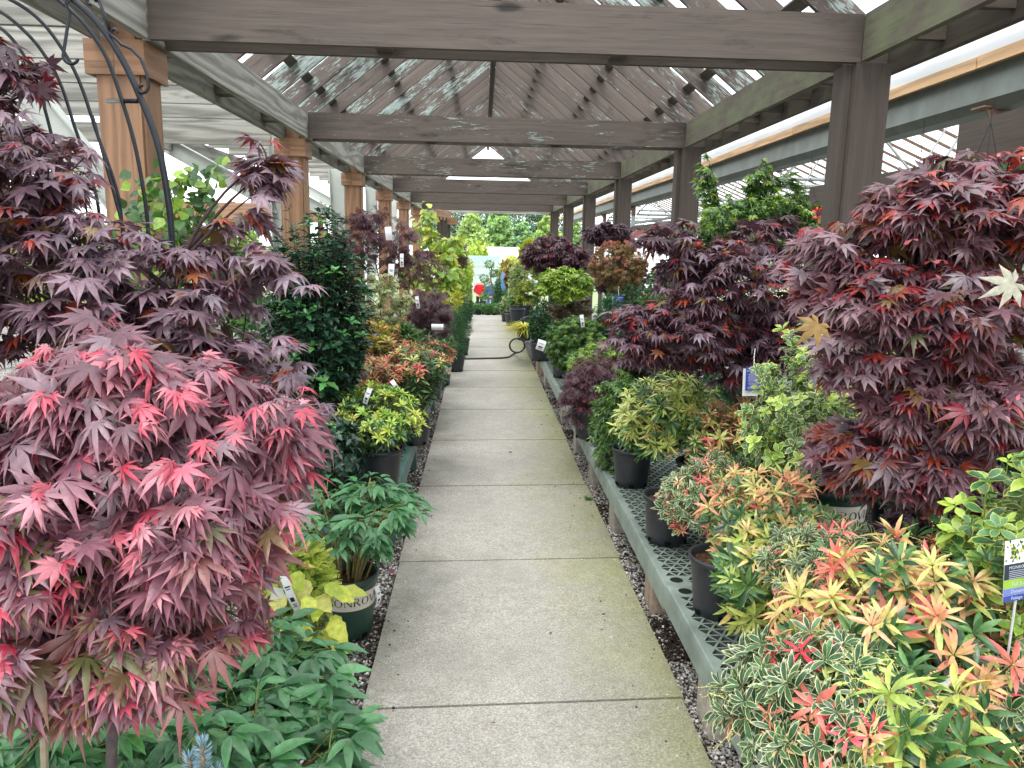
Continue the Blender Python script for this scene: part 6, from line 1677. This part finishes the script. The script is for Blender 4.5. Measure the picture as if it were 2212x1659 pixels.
# hanging baskets with red begonias
for i, (px, py, Y, lb) in enumerate(((1742, 495, 6.4, 'hanging basket of red begonias left of the first brown post'), (1975, 470, 4.9, 'hanging basket of orange red begonias right of the first brown post'), (2120, 430, 4.4, 'hanging basket of orange begonias at the right edge behind the red maple'), (2060, 560, 5.6, 'hanging basket of red flowers low behind the red maple'))):
    c = at(px, py, Y); x = c[0]; r = thing('hanging_basket', tuple(c), lb, 'hanging basket', 'hanging baskets of begonias'); rng = R_(600+i)
    mb = MB(); mb.lathe([(.0, -.15), (.08, -.15), (.13, .0), (.14, .02), (.132, .02), (.12, 0)], c, 26); mb.build('basket', M['pot_black'], r, smooth=True)
    mb = MB()
    for a in (0, 2.1, 4.2): mb.tube([c+[.13*math.cos(a), .13*math.sin(a), .02], c+[0, 0, .42]], .0016, 4)
    mb.tube([c+[0, 0, .42], (x, Y, CAM_H+x*.30)], .002, 4); mb.build('hanger', M['black_iron'], r)
    mf = MB(); puff(mf, rng, [(x, Y, c[2]+.06, .26, .26, .15), (x, Y, c[2]-.1, .28, .26, .14)], 420, TR, .065, P_DARKPUR+P_BOX+P_GREEN, .5, .4); mf.build('foliage', M['leaf'], r)
    mf = MB(); P, u = blob_points(rng, [(x, Y, c[2]-.02, .30, .28, .24)], 110, .85)
    for j in range(4):
        d = rng.normal(0, .5, (110, 3))+[0, -.1, -.8]; put(mf, rng, [T_lance(3, .24, .2, .2)], P, d, u+[0, -.5, 0], .05, pick(rng, pal(((232, 60, 40), 2), ((240, 90, 50), 1)), 110, .1))
    mf.build('blossoms', M['leaf'], r)

def gpt(px, py, off=.004):
    d = CF+CR*((px-1106)/F_PX)+CU*((829.5-py)/F_PX); p = np.array([0, 0, CAM_H])+d*((off-CAM_H)/d[2])
    for _ in range(4): p = np.array([0, 0, CAM_H])+d*((zg(p[1])+off-CAM_H)/d[2])
    return p
rng = R_(900)
for (px, py, c, sz, T_, lb) in ((850, 1229, (150, 70, 96), .035, TO, 'curled pink leaf lying in the gravel beside the green banded pot'), (1268, 1076, (92, 140, 62), .0, TO, ''), (1102, 975, (96, 92, 62), .035, TO, 'flat olive leaf lying on the middle of the path'),
     (1072, 1560, (110, 62, 42), .018, TL, 'small brown leaf scrap on the nearest slab'), (1345, 1528, (150, 84, 52), .016, TL, 'rusty leaf scrap near the right end of the nearest joint'), (900, 1190, (110, 70, 46), .022, TL, 'brown dry leaf at the left path edge above the peony pot'),
     (1192, 1368, (120, 76, 50), .016, TO, 'tiny tan leaf scrap on the path left of the bench block'), (935, 985, (96, 62, 44), .03, TL, 'long brown leaf at the left path edge beside the green bench'), (1290, 1190, (176, 70, 52), .02, TL, 'red leaf scrap on the right moss stained side of the path')):
    if sz == 0: continue
    p = gpt(px, py, .007); o = thing('fallen_leaf', p, lb, 'leaf'); mb = MB(); put(mb, rng, T_, np.array([p]), rng.normal(0, 1, (1, 3))*[1, 1, .05], np.array([[.1, -.1, 1.]]), sz*1.3, lin(c)); mb.build('blade', M['leaf_matte'], o)
p = gpt(1270, 1078); o = thing('weed_tuft', p, 'small green weed growing at the right edge of the path', 'weed'); mb = MB(); n = 34; a = rng.uniform(0, 2*PI, n)
put(mb, rng, TL, p+rng.normal(0, .008, (n, 3))*[1, 1, 0], np.stack([np.cos(a), np.sin(a), rng.uniform(.1, 1, n)], 1), np.tile([0, 0, 1.], (n, 1)), rng.uniform(.02, .045, n), pick(rng, P_GREEN, n)); mb.build('foliage', M['leaf'], o)
# extra plants that close the rows
EX = [(1330, 1450, 730, 830, 6.9, 'shadowed purple and green shrub behind the lace maples on the right', P_BOX+P_DARKPUR, TPs, .05), (1420, 1520, 700, 800, 7.2, 'dark leafy shrub under the left side of the large purple maple', P_BOX, TO, .05), (1380, 1470, 640, 720, 8.4, 'green shrub behind the low branches of the large purple maple', P_MIDG+P_BOX, TO, .05),
      (1190, 1260, 560, 640, 12.4, 'shaded green shrub behind the lime maples', P_BOX+P_MIDG, TO, .06), (1280, 1400, 560, 640, 11.5, 'purple shrub behind the olive maple', P_DARKPUR, TPs, .07), (880, 960, 640, 700, 10.4, 'dark lace leaved shrub behind the low lace maple on the left', P_DARKPUR+P_MIDG, TLa, .07),
      (830, 900, 700, 780, 7.6, 'mid green shrub between the orange tipped ones and the low lace maple', P_MIDG, TO, .05), (690, 780, 760, 860, 5.6, 'dark green shrub at the foot of the tall holly', P_BOX, TO, .045)]
for i, (a, b_, c, d, Y, lb, pl, T, sz) in enumerate(EX): bushy(a, b_, c, d, Y, lb, pl, T, sz, 1500, 930+i, z=(zR(Y) if a > 1038 and Y < 10.3 else (zL(Y) if a < 1038 and Y < 8.8 else zg(Y)+(.38 if a > 1038 else 0))), pr=.14)
# ================================================================== hose, far things
def hose():
    root = thing('garden_hose', (.3, 11.9, zg(12)), 'black rubber hose lying across the path and looped at its right edge', 'hose')
    g = lambda px, py: (lambda d: np.array([0, 0, CAM_H])+d*((zg(12)+.014-CAM_H)/d[2]))(CF+CR*((px-1106)/F_PX)+CU*((829.5-py)/F_PX))
    P = [g(960, 775), g(1000, 775), g(1050, 774), g(1095, 772)]
    c = g(1112, 764); P += [c]
    # the loop stands up off the ground, leaning on the bench
    cc = at(1117, 746, 11.7); R = .115
    for a in np.linspace(-1.1, 2*PI+.4, 16): P.append(cc+[R*math.cos(a), -.02-.03*math.sin(a), R*math.sin(a)*.98])
    e = [at(1131, 722, 12.0), at(1122, 708, 12.4), at(1128, 700, 12.6), at(1124, 716, 12.3), at(1134, 700, 12.8), at(1130, 688, 13.2), at(1140, 684, 13.6)]
    P += e
    P = np.array(P); n = len(P); Pm = np.concatenate([P[:1], P, P[-1:]]); Q = []
    for k in range(n-1):
        a, b, c_, d = Pm[k], Pm[k+1], Pm[k+2], Pm[k+3]
        for f in np.linspace(0, 1, 7)[:-1]: Q.append(.5*((2*b)+(-a+c_)*f+(2*a-5*b+4*c_-d)*f**2+(-a+3*b-3*c_+d)*f**3))
    Q = np.array(Q); Q[:, 2] = np.maximum(Q[:, 2], zg(12)+.013)
    mb = MB(); mb.tube(Q, .0135, 8, cap=True); mb.build('hose_line', M['rubber'], root, smooth=True)
hose()

def skin(name, pts, edges, radii, root_i, mat, parent, col):
    me = bpy.data.meshes.new(name); me.from_pydata([tuple(p) for p in pts], edges, [])
    o = bpy.data.objects.new(name, me); COL.objects.link(o)
    m = o.modifiers.new('s', 'SKIN'); sv = me.skin_vertices[0].data
    for i, r in enumerate(radii): sv[i].radius = (r if isinstance(r, tuple) else (r, r)); sv[i].use_root = (i == root_i)
    o.modifiers.new('u', 'SUBSURF').levels = 2
    dg = bpy.context.evaluated_depsgraph_get(); dg.update()
    m2 = bpy.data.meshes.new_from_object(o.evaluated_get(dg)); bpy.data.objects.remove(o)
    V = np.array([v.co for v in m2.vertices]); by = {}
    for p in m2.polygons: by.setdefault(len(p.vertices), []).append(tuple(p.vertices))
    bpy.data.meshes.remove(m2)
    mb = MB(); mb.add(V, [np.array(v) for v in by.values()], col); return mb.build(name, mat, parent, smooth=True)
def person(px, Y, h, facing, label, shirt, trousers, hair, hands_front=True):
    x = at(px, 640, Y)[0]; z = zg(Y); r = thing('person', (x, Y, z), label, 'person')
    c, s = math.cos(facing), math.sin(facing); k = h/1.7
    def W(a, b, z_): return (x+k*(a*c-b*s), Y+k*(a*s+b*c), z+k*z_)    # a: to the right of the body, b: backwards
    sk = lin((206, 160, 140))
    # pelvis0 waist1 chest2 neckbase3 neck4 head5 crown6 | legs, arms, feet
    P = [W(0, 0, .93), W(0, .01, 1.08), W(0, .01, 1.28), W(0, .01, 1.43), W(0, 0, 1.49), W(0, -.02, 1.58), W(0, -.01, 1.67)]
    R = [(.15, .11), (.14, .10), (.16, .11), (.07, .07), (.05, .05), (.085, .075), (.055, .06)]
    E = [(i, i+1) for i in range(6)]
    for sgn in (-1, 1):
        b = len(P); P += [W(sgn*.095, 0, .84), W(sgn*.10, -.01, .48), W(sgn*.10, .02, .09), W(sgn*.11, -.13, .035)]; R += [(.085, .085), (.058, .058), (.04, .04), (.035, .028)]; E += [(0, b), (b, b+1), (b+1, b+2), (b+2, b+3)]
        b = len(P); P += [W(sgn*.19, .01, 1.38), W(sgn*.25, .03, 1.10), W(sgn*.16, -.17, 1.02), W(sgn*.08, -.25, 1.06)]; R += [(.055, .055), (.042, .042), (.03, .03), (.028, .018)]; E += [(3, b), (b, b+1), (b+1, b+2), (b+2, b+3)]
        w = b+3
        for q in range(5):
            b2 = len(P); P += [W(sgn*(.07-.008*q)+sgn*(.02 if q == 4 else 0), -.29+.01*abs(q-1.5), 1.085-.018*q), W(sgn*(.05-.006*q), -.325+.012*abs(q-1.5), 1.08-.018*q)]; R += [(.009, .009), (.008, .008)]; E += [(w, b2), (b2, b2+1)]
    skin('body', P, E, [(a*k, b_*k) for a, b_ in R], 0, M['cloth'], r, sk)
    # shirt over torso and upper arms
    P2 = [W(0, .0, .88), W(0, .01, 1.08), W(0, .01, 1.28), W(0, .01, 1.44)]; R2 = [(.185, .145), (.175, .135), (.195, .135), (.085, .085)]; E2 = [(0, 1), (1, 2), (2, 3)]
    for sgn in (-1, 1): b = len(P2); P2 += [W(sgn*.2, .01, 1.38), W(sgn*.262, .035, 1.12), W(sgn*.23, -.05, 1.06)]; R2 += [(.075, .075), (.062, .062), (.055, .055)]; E2 += [(3, b), (b, b+1), (b+1, b+2)]
    skin('shirt', P2, E2, [(a*k, b_*k) for a, b_ in R2], 0, M['cloth'], r, lin(shirt))
    P3 = [W(0, 0, .94)]; R3 = [(.16, .12)]; E3 = []
    for sgn in (-1, 1): b = len(P3); P3 += [W(sgn*.098, 0, .82), W(sgn*.10, -.01, .48), W(sgn*.10, .02, .13)]; R3 += [(.1, .1), (.072, .072), (.06, .06)]; E3 += [(0, b), (b, b+1), (b+1, b+2)]
    skin('trousers', P3, E3, [(a*k, b_*k) for a, b_ in R3], 0, M['cloth'], r, lin(trousers))
    P4 = [W(0, .03, 1.56), W(0, .02, 1.66), W(0, -.03, 1.70), W(.05, .03, 1.60), W(-.05, .03, 1.60)]
    skin('hair', P4, [(0, 1), (1, 2), (1, 3), (1, 4)], [(.075*k, .07*k), (.09*k, .085*k), (.06*k, .05*k), (.06*k, .06*k), (.06*k, .06*k)], 1, M['cloth'], r, lin(hair))
    # face: eyes, nose, ears, mouth
    mb = MB(); mb.lathe([(0, -.012), (.010, -.002), (.006, .012), (0, .02)], W(0, -.105, 1.575), 8, C=sk)
    for sgn in (-1, 1): mb.lathe([(0, -.025), (.012, 0), (0, .025)], W(sgn*.088, .0, 1.58), 8, C=sk)
    mb.build('nose_and_ears', M['cloth'], r)
    mb = MB()
    for sgn in (-1, 1): mb.lathe([(0, -.007), (.009, 0), (0, .007)], W(sgn*.032, -.092, 1.60), 8, C=lin((50, 40, 40)))
    mb.lathe([(0, -.006), (.02, 0), (0, .006)], W(0, -.092, 1.535), 8, C=lin((170, 90, 90))); mb.build('eyes_and_mouth', M['cloth'], r)
    for sgn in (-1, 1):
        mb = MB(); q = W(sgn*.11, -.06, .0); mb.tube([W(sgn*.105, .07, .045), W(sgn*.11, -.05, .05), W(sgn*.115, -.17, .035)], [.045*k, .05*k, .03*k], 10, lin((40, 40, 46)), cap=True); mb.build('shoe', M['cloth'], r)
    return r
person(1036, 38.0, 1.62, .35+PI*.9, 'person in a red shirt and dark trousers, white haired, at the far end', (186, 30, 44), (36, 36, 42), (236, 230, 214))
person(1059, 39.5, 1.60, PI, 'person with pale hair in a blue shirt standing behind the pompom tree', (44, 92, 170), (50, 88, 150), (214, 206, 196))

# pots standing at the end of the path
for i, (px, Y, w, lb) in enumerate(((1034, 25.0, .30, 'low spreading juniper in a black pot at the path end, leftmost of the front ones'), (1055, 24.6, .32, 'spreading juniper in a black pot at the path end, middle one'), (1068, 25.0, .24, 'small juniper in a black pot at the path end, rightmost'), (1026, 26.2, .2, 'small juniper in a black pot half hidden behind the leftmost one'), (1046, 26.6, .36, 'wide black tub with a low conifer behind the row of junipers'))):
    x = at(px, 660, Y)[0]; z = zg(Y); r, b = plant('juniper', lb, 'juniper', x, Y, z, .11, .15, group='potted junipers at the path end')
    rng = R_(700+i); mf = MB(); puff(mf, rng, [(x, Y, z+.22, w*.7, w*.55, .09)], 700, TF, .09, P_YEW+P_MIDG, .5, .4); mf.build('foliage', M['leaf_matte'], r)
# pompom tree
x, Y = at(1062, 640, 33)[0], 33.0
r, b = plant('pompom_juniper', 'cloud pruned conifer with round green pompoms in front of the two people', 'topiary', x, Y, zg(Y), .22, .35)
rng = R_(720); mb = MB(); mf = MB(); mb.tube([(x, Y, zg(Y)+.3), (x+.05, Y, zg(Y)+.9), (x-.05, Y, zg(Y)+1.5), (x, Y, 1.2-1.2+zg(Y)+2.1)], [.04, .035, .03, .02], 7, lin((110, 90, 70)))
for (dx, z_, s) in ((-.30, .75, .2), (.28, .62, .2), (.42, .95, .2), (-.12, 1.15, .22), (.36, 1.3, .2), (-.32, 1.5, .2), (.08, 1.72, .18), (-.1, 2.1, .2), (.32, 1.78, .15)):
    c = np.array([x+dx, Y, zg(Y)+z_]); mb.tube([(x, Y, c[2]-.15), c], [.02, .012], 5, lin((110, 90, 70))); puff(mf, rng, [(c[0], Y, c[2], s, s, s*.75)], 300, TF, .08, P_MIDG+P_GREEN, .75, .5)
mb.build('trunk', M['bark'], r); mf.build('foliage', M['leaf_matte'], r)
# cone conifers and far shrubs
FARB = [
 (1062, 1092, 598, 668, 26.5, 'dark green cone shaped spruce right of the two people', P_BOX+P_YEW, TF, .09, 1500, True),
 (1004, 1019, 605, 664, 27.0, 'green cone shaped conifer left of the red shirted person', P_MIDG, TF, .09, 1100, True),
 (1002, 1018, 612, 665, 24.5, 'slim green conifer at the left corner of the path end', P_YEW, TF, .09, 900, True),
 (1026, 1072, 588, 640, 52.0, 'dark leafy bush under the plastic curtain structure', P_BOX, TO, .2, 1200, False),
 (1080, 1110, 560, 620, 30.0, 'orange tinted shrubs beyond the path on the right', P_OLIVE+P_YG+P_PALE+P_CORAL, TO, .12, 1000, False),
 (1072, 1100, 600, 650, 32.0, 'loose green arborvitae behind the cone shaped spruce', P_MIDG, TF, .12, 900, True),
 (1090, 1125, 552, 610, 36.0, 'yellow leaved shrub behind the blue spinner', P_YTIP, TO, .12, 1000, False),
 (1004, 1016, 536, 590, 50.0, 'bright lime cypress left of the plastic curtain structure', P_LIME+P_YTIP, TF, .3, 700, True),
 (1014, 1026, 530, 580, 52.0, 'first of the lime cypresses rising over the white hoop house', P_LIME+P_YTIP, TF, .3, 700, True),
 (1027, 1040, 528, 580, 53.0, 'tallest lime cypress in front of the white hoop house', P_LIME+P_YTIP, TF, .3, 700, True),
 (1040, 1053, 532, 580, 54.0, 'lime cypress rightmost in front of the white hoop house', P_LIME+P_YTIP, TF, .3, 700, True),
 (990, 1006, 548, 600, 46.0, 'pale lime arborvitae above the left row far away', P_LIME+P_PALE, TF, .3, 700, True),
]
for i, (a, b_, c, d, Y, lb, pl, T, sz, n, cone) in enumerate(FARB): bushy(a, b_, c, d, Y, lb, pl, T, sz, n, 740+i, cone=cone, name='conifer' if cone else 'shrub', cat='conifer' if cone else 'shrub', pr=.2)
# curtain structure: steel legs, teal header, milky curtains
Y = 46.0; a = at(1008, 552, Y); b_ = at(1080, 552, Y); zt = a[2]; zb = at(1060, 618, Y)[2]
r = thing('curtain_shelter', (b_[0], Y, zg(Y)), 'open shelter with teal header and clear plastic curtains beyond the path', 'shelter')
mb = MB(); mb.box((a[0], Y-.1, zt-.32), (b_[0], Y+.1, zt)); mb.build('header', mat_plain('teal_header', L(160, 190, 188), .5, .4), r)
for yy in (Y, Y+4):
    mb = MB(); n = 60; xs = np.linspace(a[0], b_[0], n); V = []
    for i, xx in enumerate(xs):
        w = .03*math.sin(i*1.9)+.02*math.sin(i*.7); V += [(xx, yy+w-.12, zt-.3), (xx, yy+w-.12, zb)]
    i = np.arange(n-1)*2; mb.add(V, np.stack([i, i+2, i+3, i+1], -1)); mb.build('curtain', M['film_curtain'], r)
for (xx, yy) in ((a[0]+.04, Y), (b_[0]-.04, Y), (a[0]+.04, Y+4), (b_[0]-.04, Y+4), (b_[0]-.35, Y+.5)):
    mb = MB(); mb.board((xx, yy, zg(yy)), (xx, yy, zt-.02), .09, .09, up=(0, 1, 0)); mb.build('leg', M['galv'], r)
for q in (.35, .62, 1.0):
    mb = MB(); zz = zt-(zt-zb)*q; mb.tube([(a[0], Y-.14, zz), (b_[0], Y-.14, zz)], .025, 6); mb.build('rail', M['galv'], r)
# white hoop house
Y = 74.0; zc = zg(Y); x0, x1 = -14.0, 20.0
r = thing('hoop_house', (3, Y, zc), 'long white plastic covered hoop house in front of the trees', 'greenhouse')
top = at(1060, 533, Y)[2]; hgt = top-zc; n = 14
mb = MB(); V = []; nxx = 18
for xx in np.linspace(x0, x1, nxx):
    for t in np.linspace(0, PI, n): V.append((xx, Y+3.6-3.6*math.cos(t), zc+hgt*(.45+.55*math.sin(t)) if 0 < t < PI else zc+hgt*.45))
i, j = np.meshgrid(np.arange(nxx-1), np.arange(n-1), indexing='ij'); mb.add(np.array(V), np.stack([i*n+j, i*n+j+1, (i+1)*n+j+1, (i+1)*n+j], -1).reshape(-1, 4)); mb.build('cover', M['panel_white'], r, smooth=True)
mb = MB(); mb.box((x0, Y-.02, zc), (x1, Y+.02, zc+hgt*.45)); mb.build('side_wall', mat_plain('pale_side_panel', L(196, 204, 212), .6, .3, var=.05), r)
mb = MB()
for xx in np.arange(x0, x1, 1.9): mb.box((xx, Y-.06, zc), (xx+.07, Y-.021, zc+hgt*.45))
mb.build('side_ribs', M['galv'], r)
# spinner ornament, white urn
Y = 24; p = at(1089, 608, Y)
r = thing('wind_spinner', (p[0], Y, zg(Y)), 'blue metal wind spinner on a pole behind the right row', 'ornament')
mb = MB(); mb.tube([(p[0]+.1, Y, zg(Y)), (p[0]+.1, Y, p[2]+.1)], .012, 6, lin((60, 60, 60)), cap=True); mb.build('pole', M['attr'], r)
for k, (dx, c) in enumerate(((-.02, (70, 170, 226)), (.26, (90, 150, 200)))):
    mb = MB(); rg = R_(k)
    for q in range(14):
        t = q*2*PI/14; d = np.array([[.35*math.cos(t), 0, math.sin(t)]]); put(mb, rg, [T_lance(3, .2, .2, .2)], np.array([[p[0]+dx, Y, p[2]]]), d, np.array([[0, -1, 0.]]), .30*math.sqrt((.35*math.cos(t))**2+math.sin(t)**2), lin(c), lin((200, 90, 70)) if q % 3 == 0 else lin(c))
    mb.build('wheel', M['attr'], r)
Y = 27; p = at(1082, 648, Y)
r = thing('garden_urn', (p[0], Y, zg(Y)), 'white pedestal urn half hidden at the right of the path end', 'urn')
mb = MB(); h0 = p[2]-zg(Y); mb.lathe([(0, 0), (.16, 0), (.16, .05), (.07, .12), (.06, h0*.5), (.08, h0*.62), (.2, h0*.85), (.24, h0), (.21, h0), (.1, h0*.8)], (p[0], Y, zg(Y)), 20, lin((226, 226, 222))); mb.build('urn_body', M['attr'], r, smooth=True)
# far left bits: blue and white signs seen through leaves
# ------------------------------------------------------------------ trees
def tree_proto(seed, H, R, kind, pal_, label, loc):
    rng = R_(seed); x, y, z = loc
    r = thing('tree', loc, label, 'tree', 'trees behind the nursery')
    mb = MB(); hh = H*.9
    t = np.linspace(0, 1, 9); sway = rng.normal(0, .15, 2)
    P = np.stack([x+sway[0]*np.sin(t*3), y+sway[1]*np.sin(t*2), z+hh*t], -1); mb.tube(P, .20*(1-.85*t)*H/9, 8, lin((84, 72, 60)))
    bl = []
    nb = 30
    for q in range(nb):
        f = (q+.5)/nb; zz = z+H*(.12+.86*f); rad = R*((1-f)**.7+.08 if kind == 'cone' else math.sin(PI*min(1, .18+f*.86))**.7+.05)
        a = q*2.4+rng.normal(0, .3); rr = rad*rng.uniform(.35, .8); cx, cy = x+rr*math.cos(a), y+rr*math.sin(a)
        s = rad*rng.uniform(.32, .5)
        bl.append((cx, cy, zz, s, s, s*(.42 if kind == 'cone' else .7)))
        mb.tube([P[min(8, int(f*8))], (cx, cy, zz-.1*s)], [.06*H/9, .02], 5, lin((84, 72, 60)))
    mb.build('trunk', M['bark'], r)
    mf = MB()
    for k, b in enumerate(bl):
        pb = [(c*rng.uniform(.75, 1.25), w) for c, w in pal_]
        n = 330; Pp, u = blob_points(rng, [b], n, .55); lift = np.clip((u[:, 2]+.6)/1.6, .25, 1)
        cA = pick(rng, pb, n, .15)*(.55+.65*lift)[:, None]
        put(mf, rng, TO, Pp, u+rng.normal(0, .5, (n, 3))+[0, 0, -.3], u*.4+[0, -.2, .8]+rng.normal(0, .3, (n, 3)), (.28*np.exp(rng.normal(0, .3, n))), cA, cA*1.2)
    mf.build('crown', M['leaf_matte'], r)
    return r
TR_G = pal(((144, 178, 112), 3), ((156, 188, 118), 2)); TR_B = pal(((124, 160, 126), 3), ((134, 170, 132), 2)); TR_D = pal(((112, 146, 118), 3), ((104, 136, 112), 2)); TR_Y = pal(((168, 192, 116), 2), ((156, 184, 110), 2))  # paler tones: distance haze mixed into the leaf colours
def gpos(px, Y): return (at(px, 520, Y)[0], Y, zg(Y)-.1)
protos = [tree_proto(801, 9.2, 3.2, 'cone', TR_G, 'feathery light green conifer in the middle of the tree line', gpos(1078, 92)),
          tree_proto(802, 8.0, 3.4, 'cone', TR_Y, 'yellow green layered tree left of the middle of the tree line', gpos(1018, 90)),
          tree_proto(803, 12.5, 4.4, 'round', TR_B, 'tall blue green tree rising behind the middle conifer', gpos(1050, 108)),
          tree_proto(804, 7.0, 2.8, 'cone', TR_G+TR_B, 'smaller green conifer right of the middle one', gpos(1128, 90)),
          tree_proto(805, 13, 4.6, 'round', TR_D, 'tall dark green tree at the back on the right of the gap', gpos(1165, 112))]
more = [(4, 985, 110, 1.0, 'tall dark tree at the back behind the left posts'), (2, 1120, 114, 1.02, 'tall tree right of the middle at the back'), (1, 1182, 88, .95, 'yellow green tree beside the right hand posts'), (2, 930, 112, .95, 'back tree hidden partly by the timber screen'),
        (3, 960, 93, .9, 'green conifer behind the timber screen'), (4, 1220, 112, .95, 'dark tree seen between the right posts'), (0, 1240, 95, .8, 'light green conifer seen between the right posts'), (4, 860, 115, .62, 'low dark tree left of the screen'), (2, 780, 112, .66, 'low blue green tree behind the fourth cedar post'),
        (1, 700, 100, .72, 'yellow green tree seen behind the third cedar post'), (4, 620, 110, .66, 'dark tree behind the second cedar post'), (0, 540, 105, .74, 'light green tree between the first two cedar posts'), (2, 470, 108, .62, 'blue green tree right of the climbing vine'), (4, 400, 110, .6, 'dark tree behind the climbing vine'),
        (1, 300, 100, .66, 'yellow green tree left of the first cedar post'), (2, 200, 108, .64, 'tree seen through the iron arch'), (4, 90, 110, .6, 'tree far left behind the arch'), (0, -20, 105, .66, 'tree at the left edge of the photo'),
        (2, 1320, 110, .6, 'tree behind the greenhouse, left one'), (4, 1440, 112, .6, 'tree behind the greenhouse, second one'), (0, 1560, 105, .7, 'tree behind the greenhouse, third one'), (2, 1700, 110, .62, 'tree behind the greenhouse, fourth one'), (1, 1860, 105, .6, 'tree behind the greenhouse, fifth one'), (4, 2030, 110, .6, 'tree behind the greenhouse, sixth one'), (2, 2200, 110, .62, 'tree behind the greenhouse, rightmost')]
rg = R_(9)
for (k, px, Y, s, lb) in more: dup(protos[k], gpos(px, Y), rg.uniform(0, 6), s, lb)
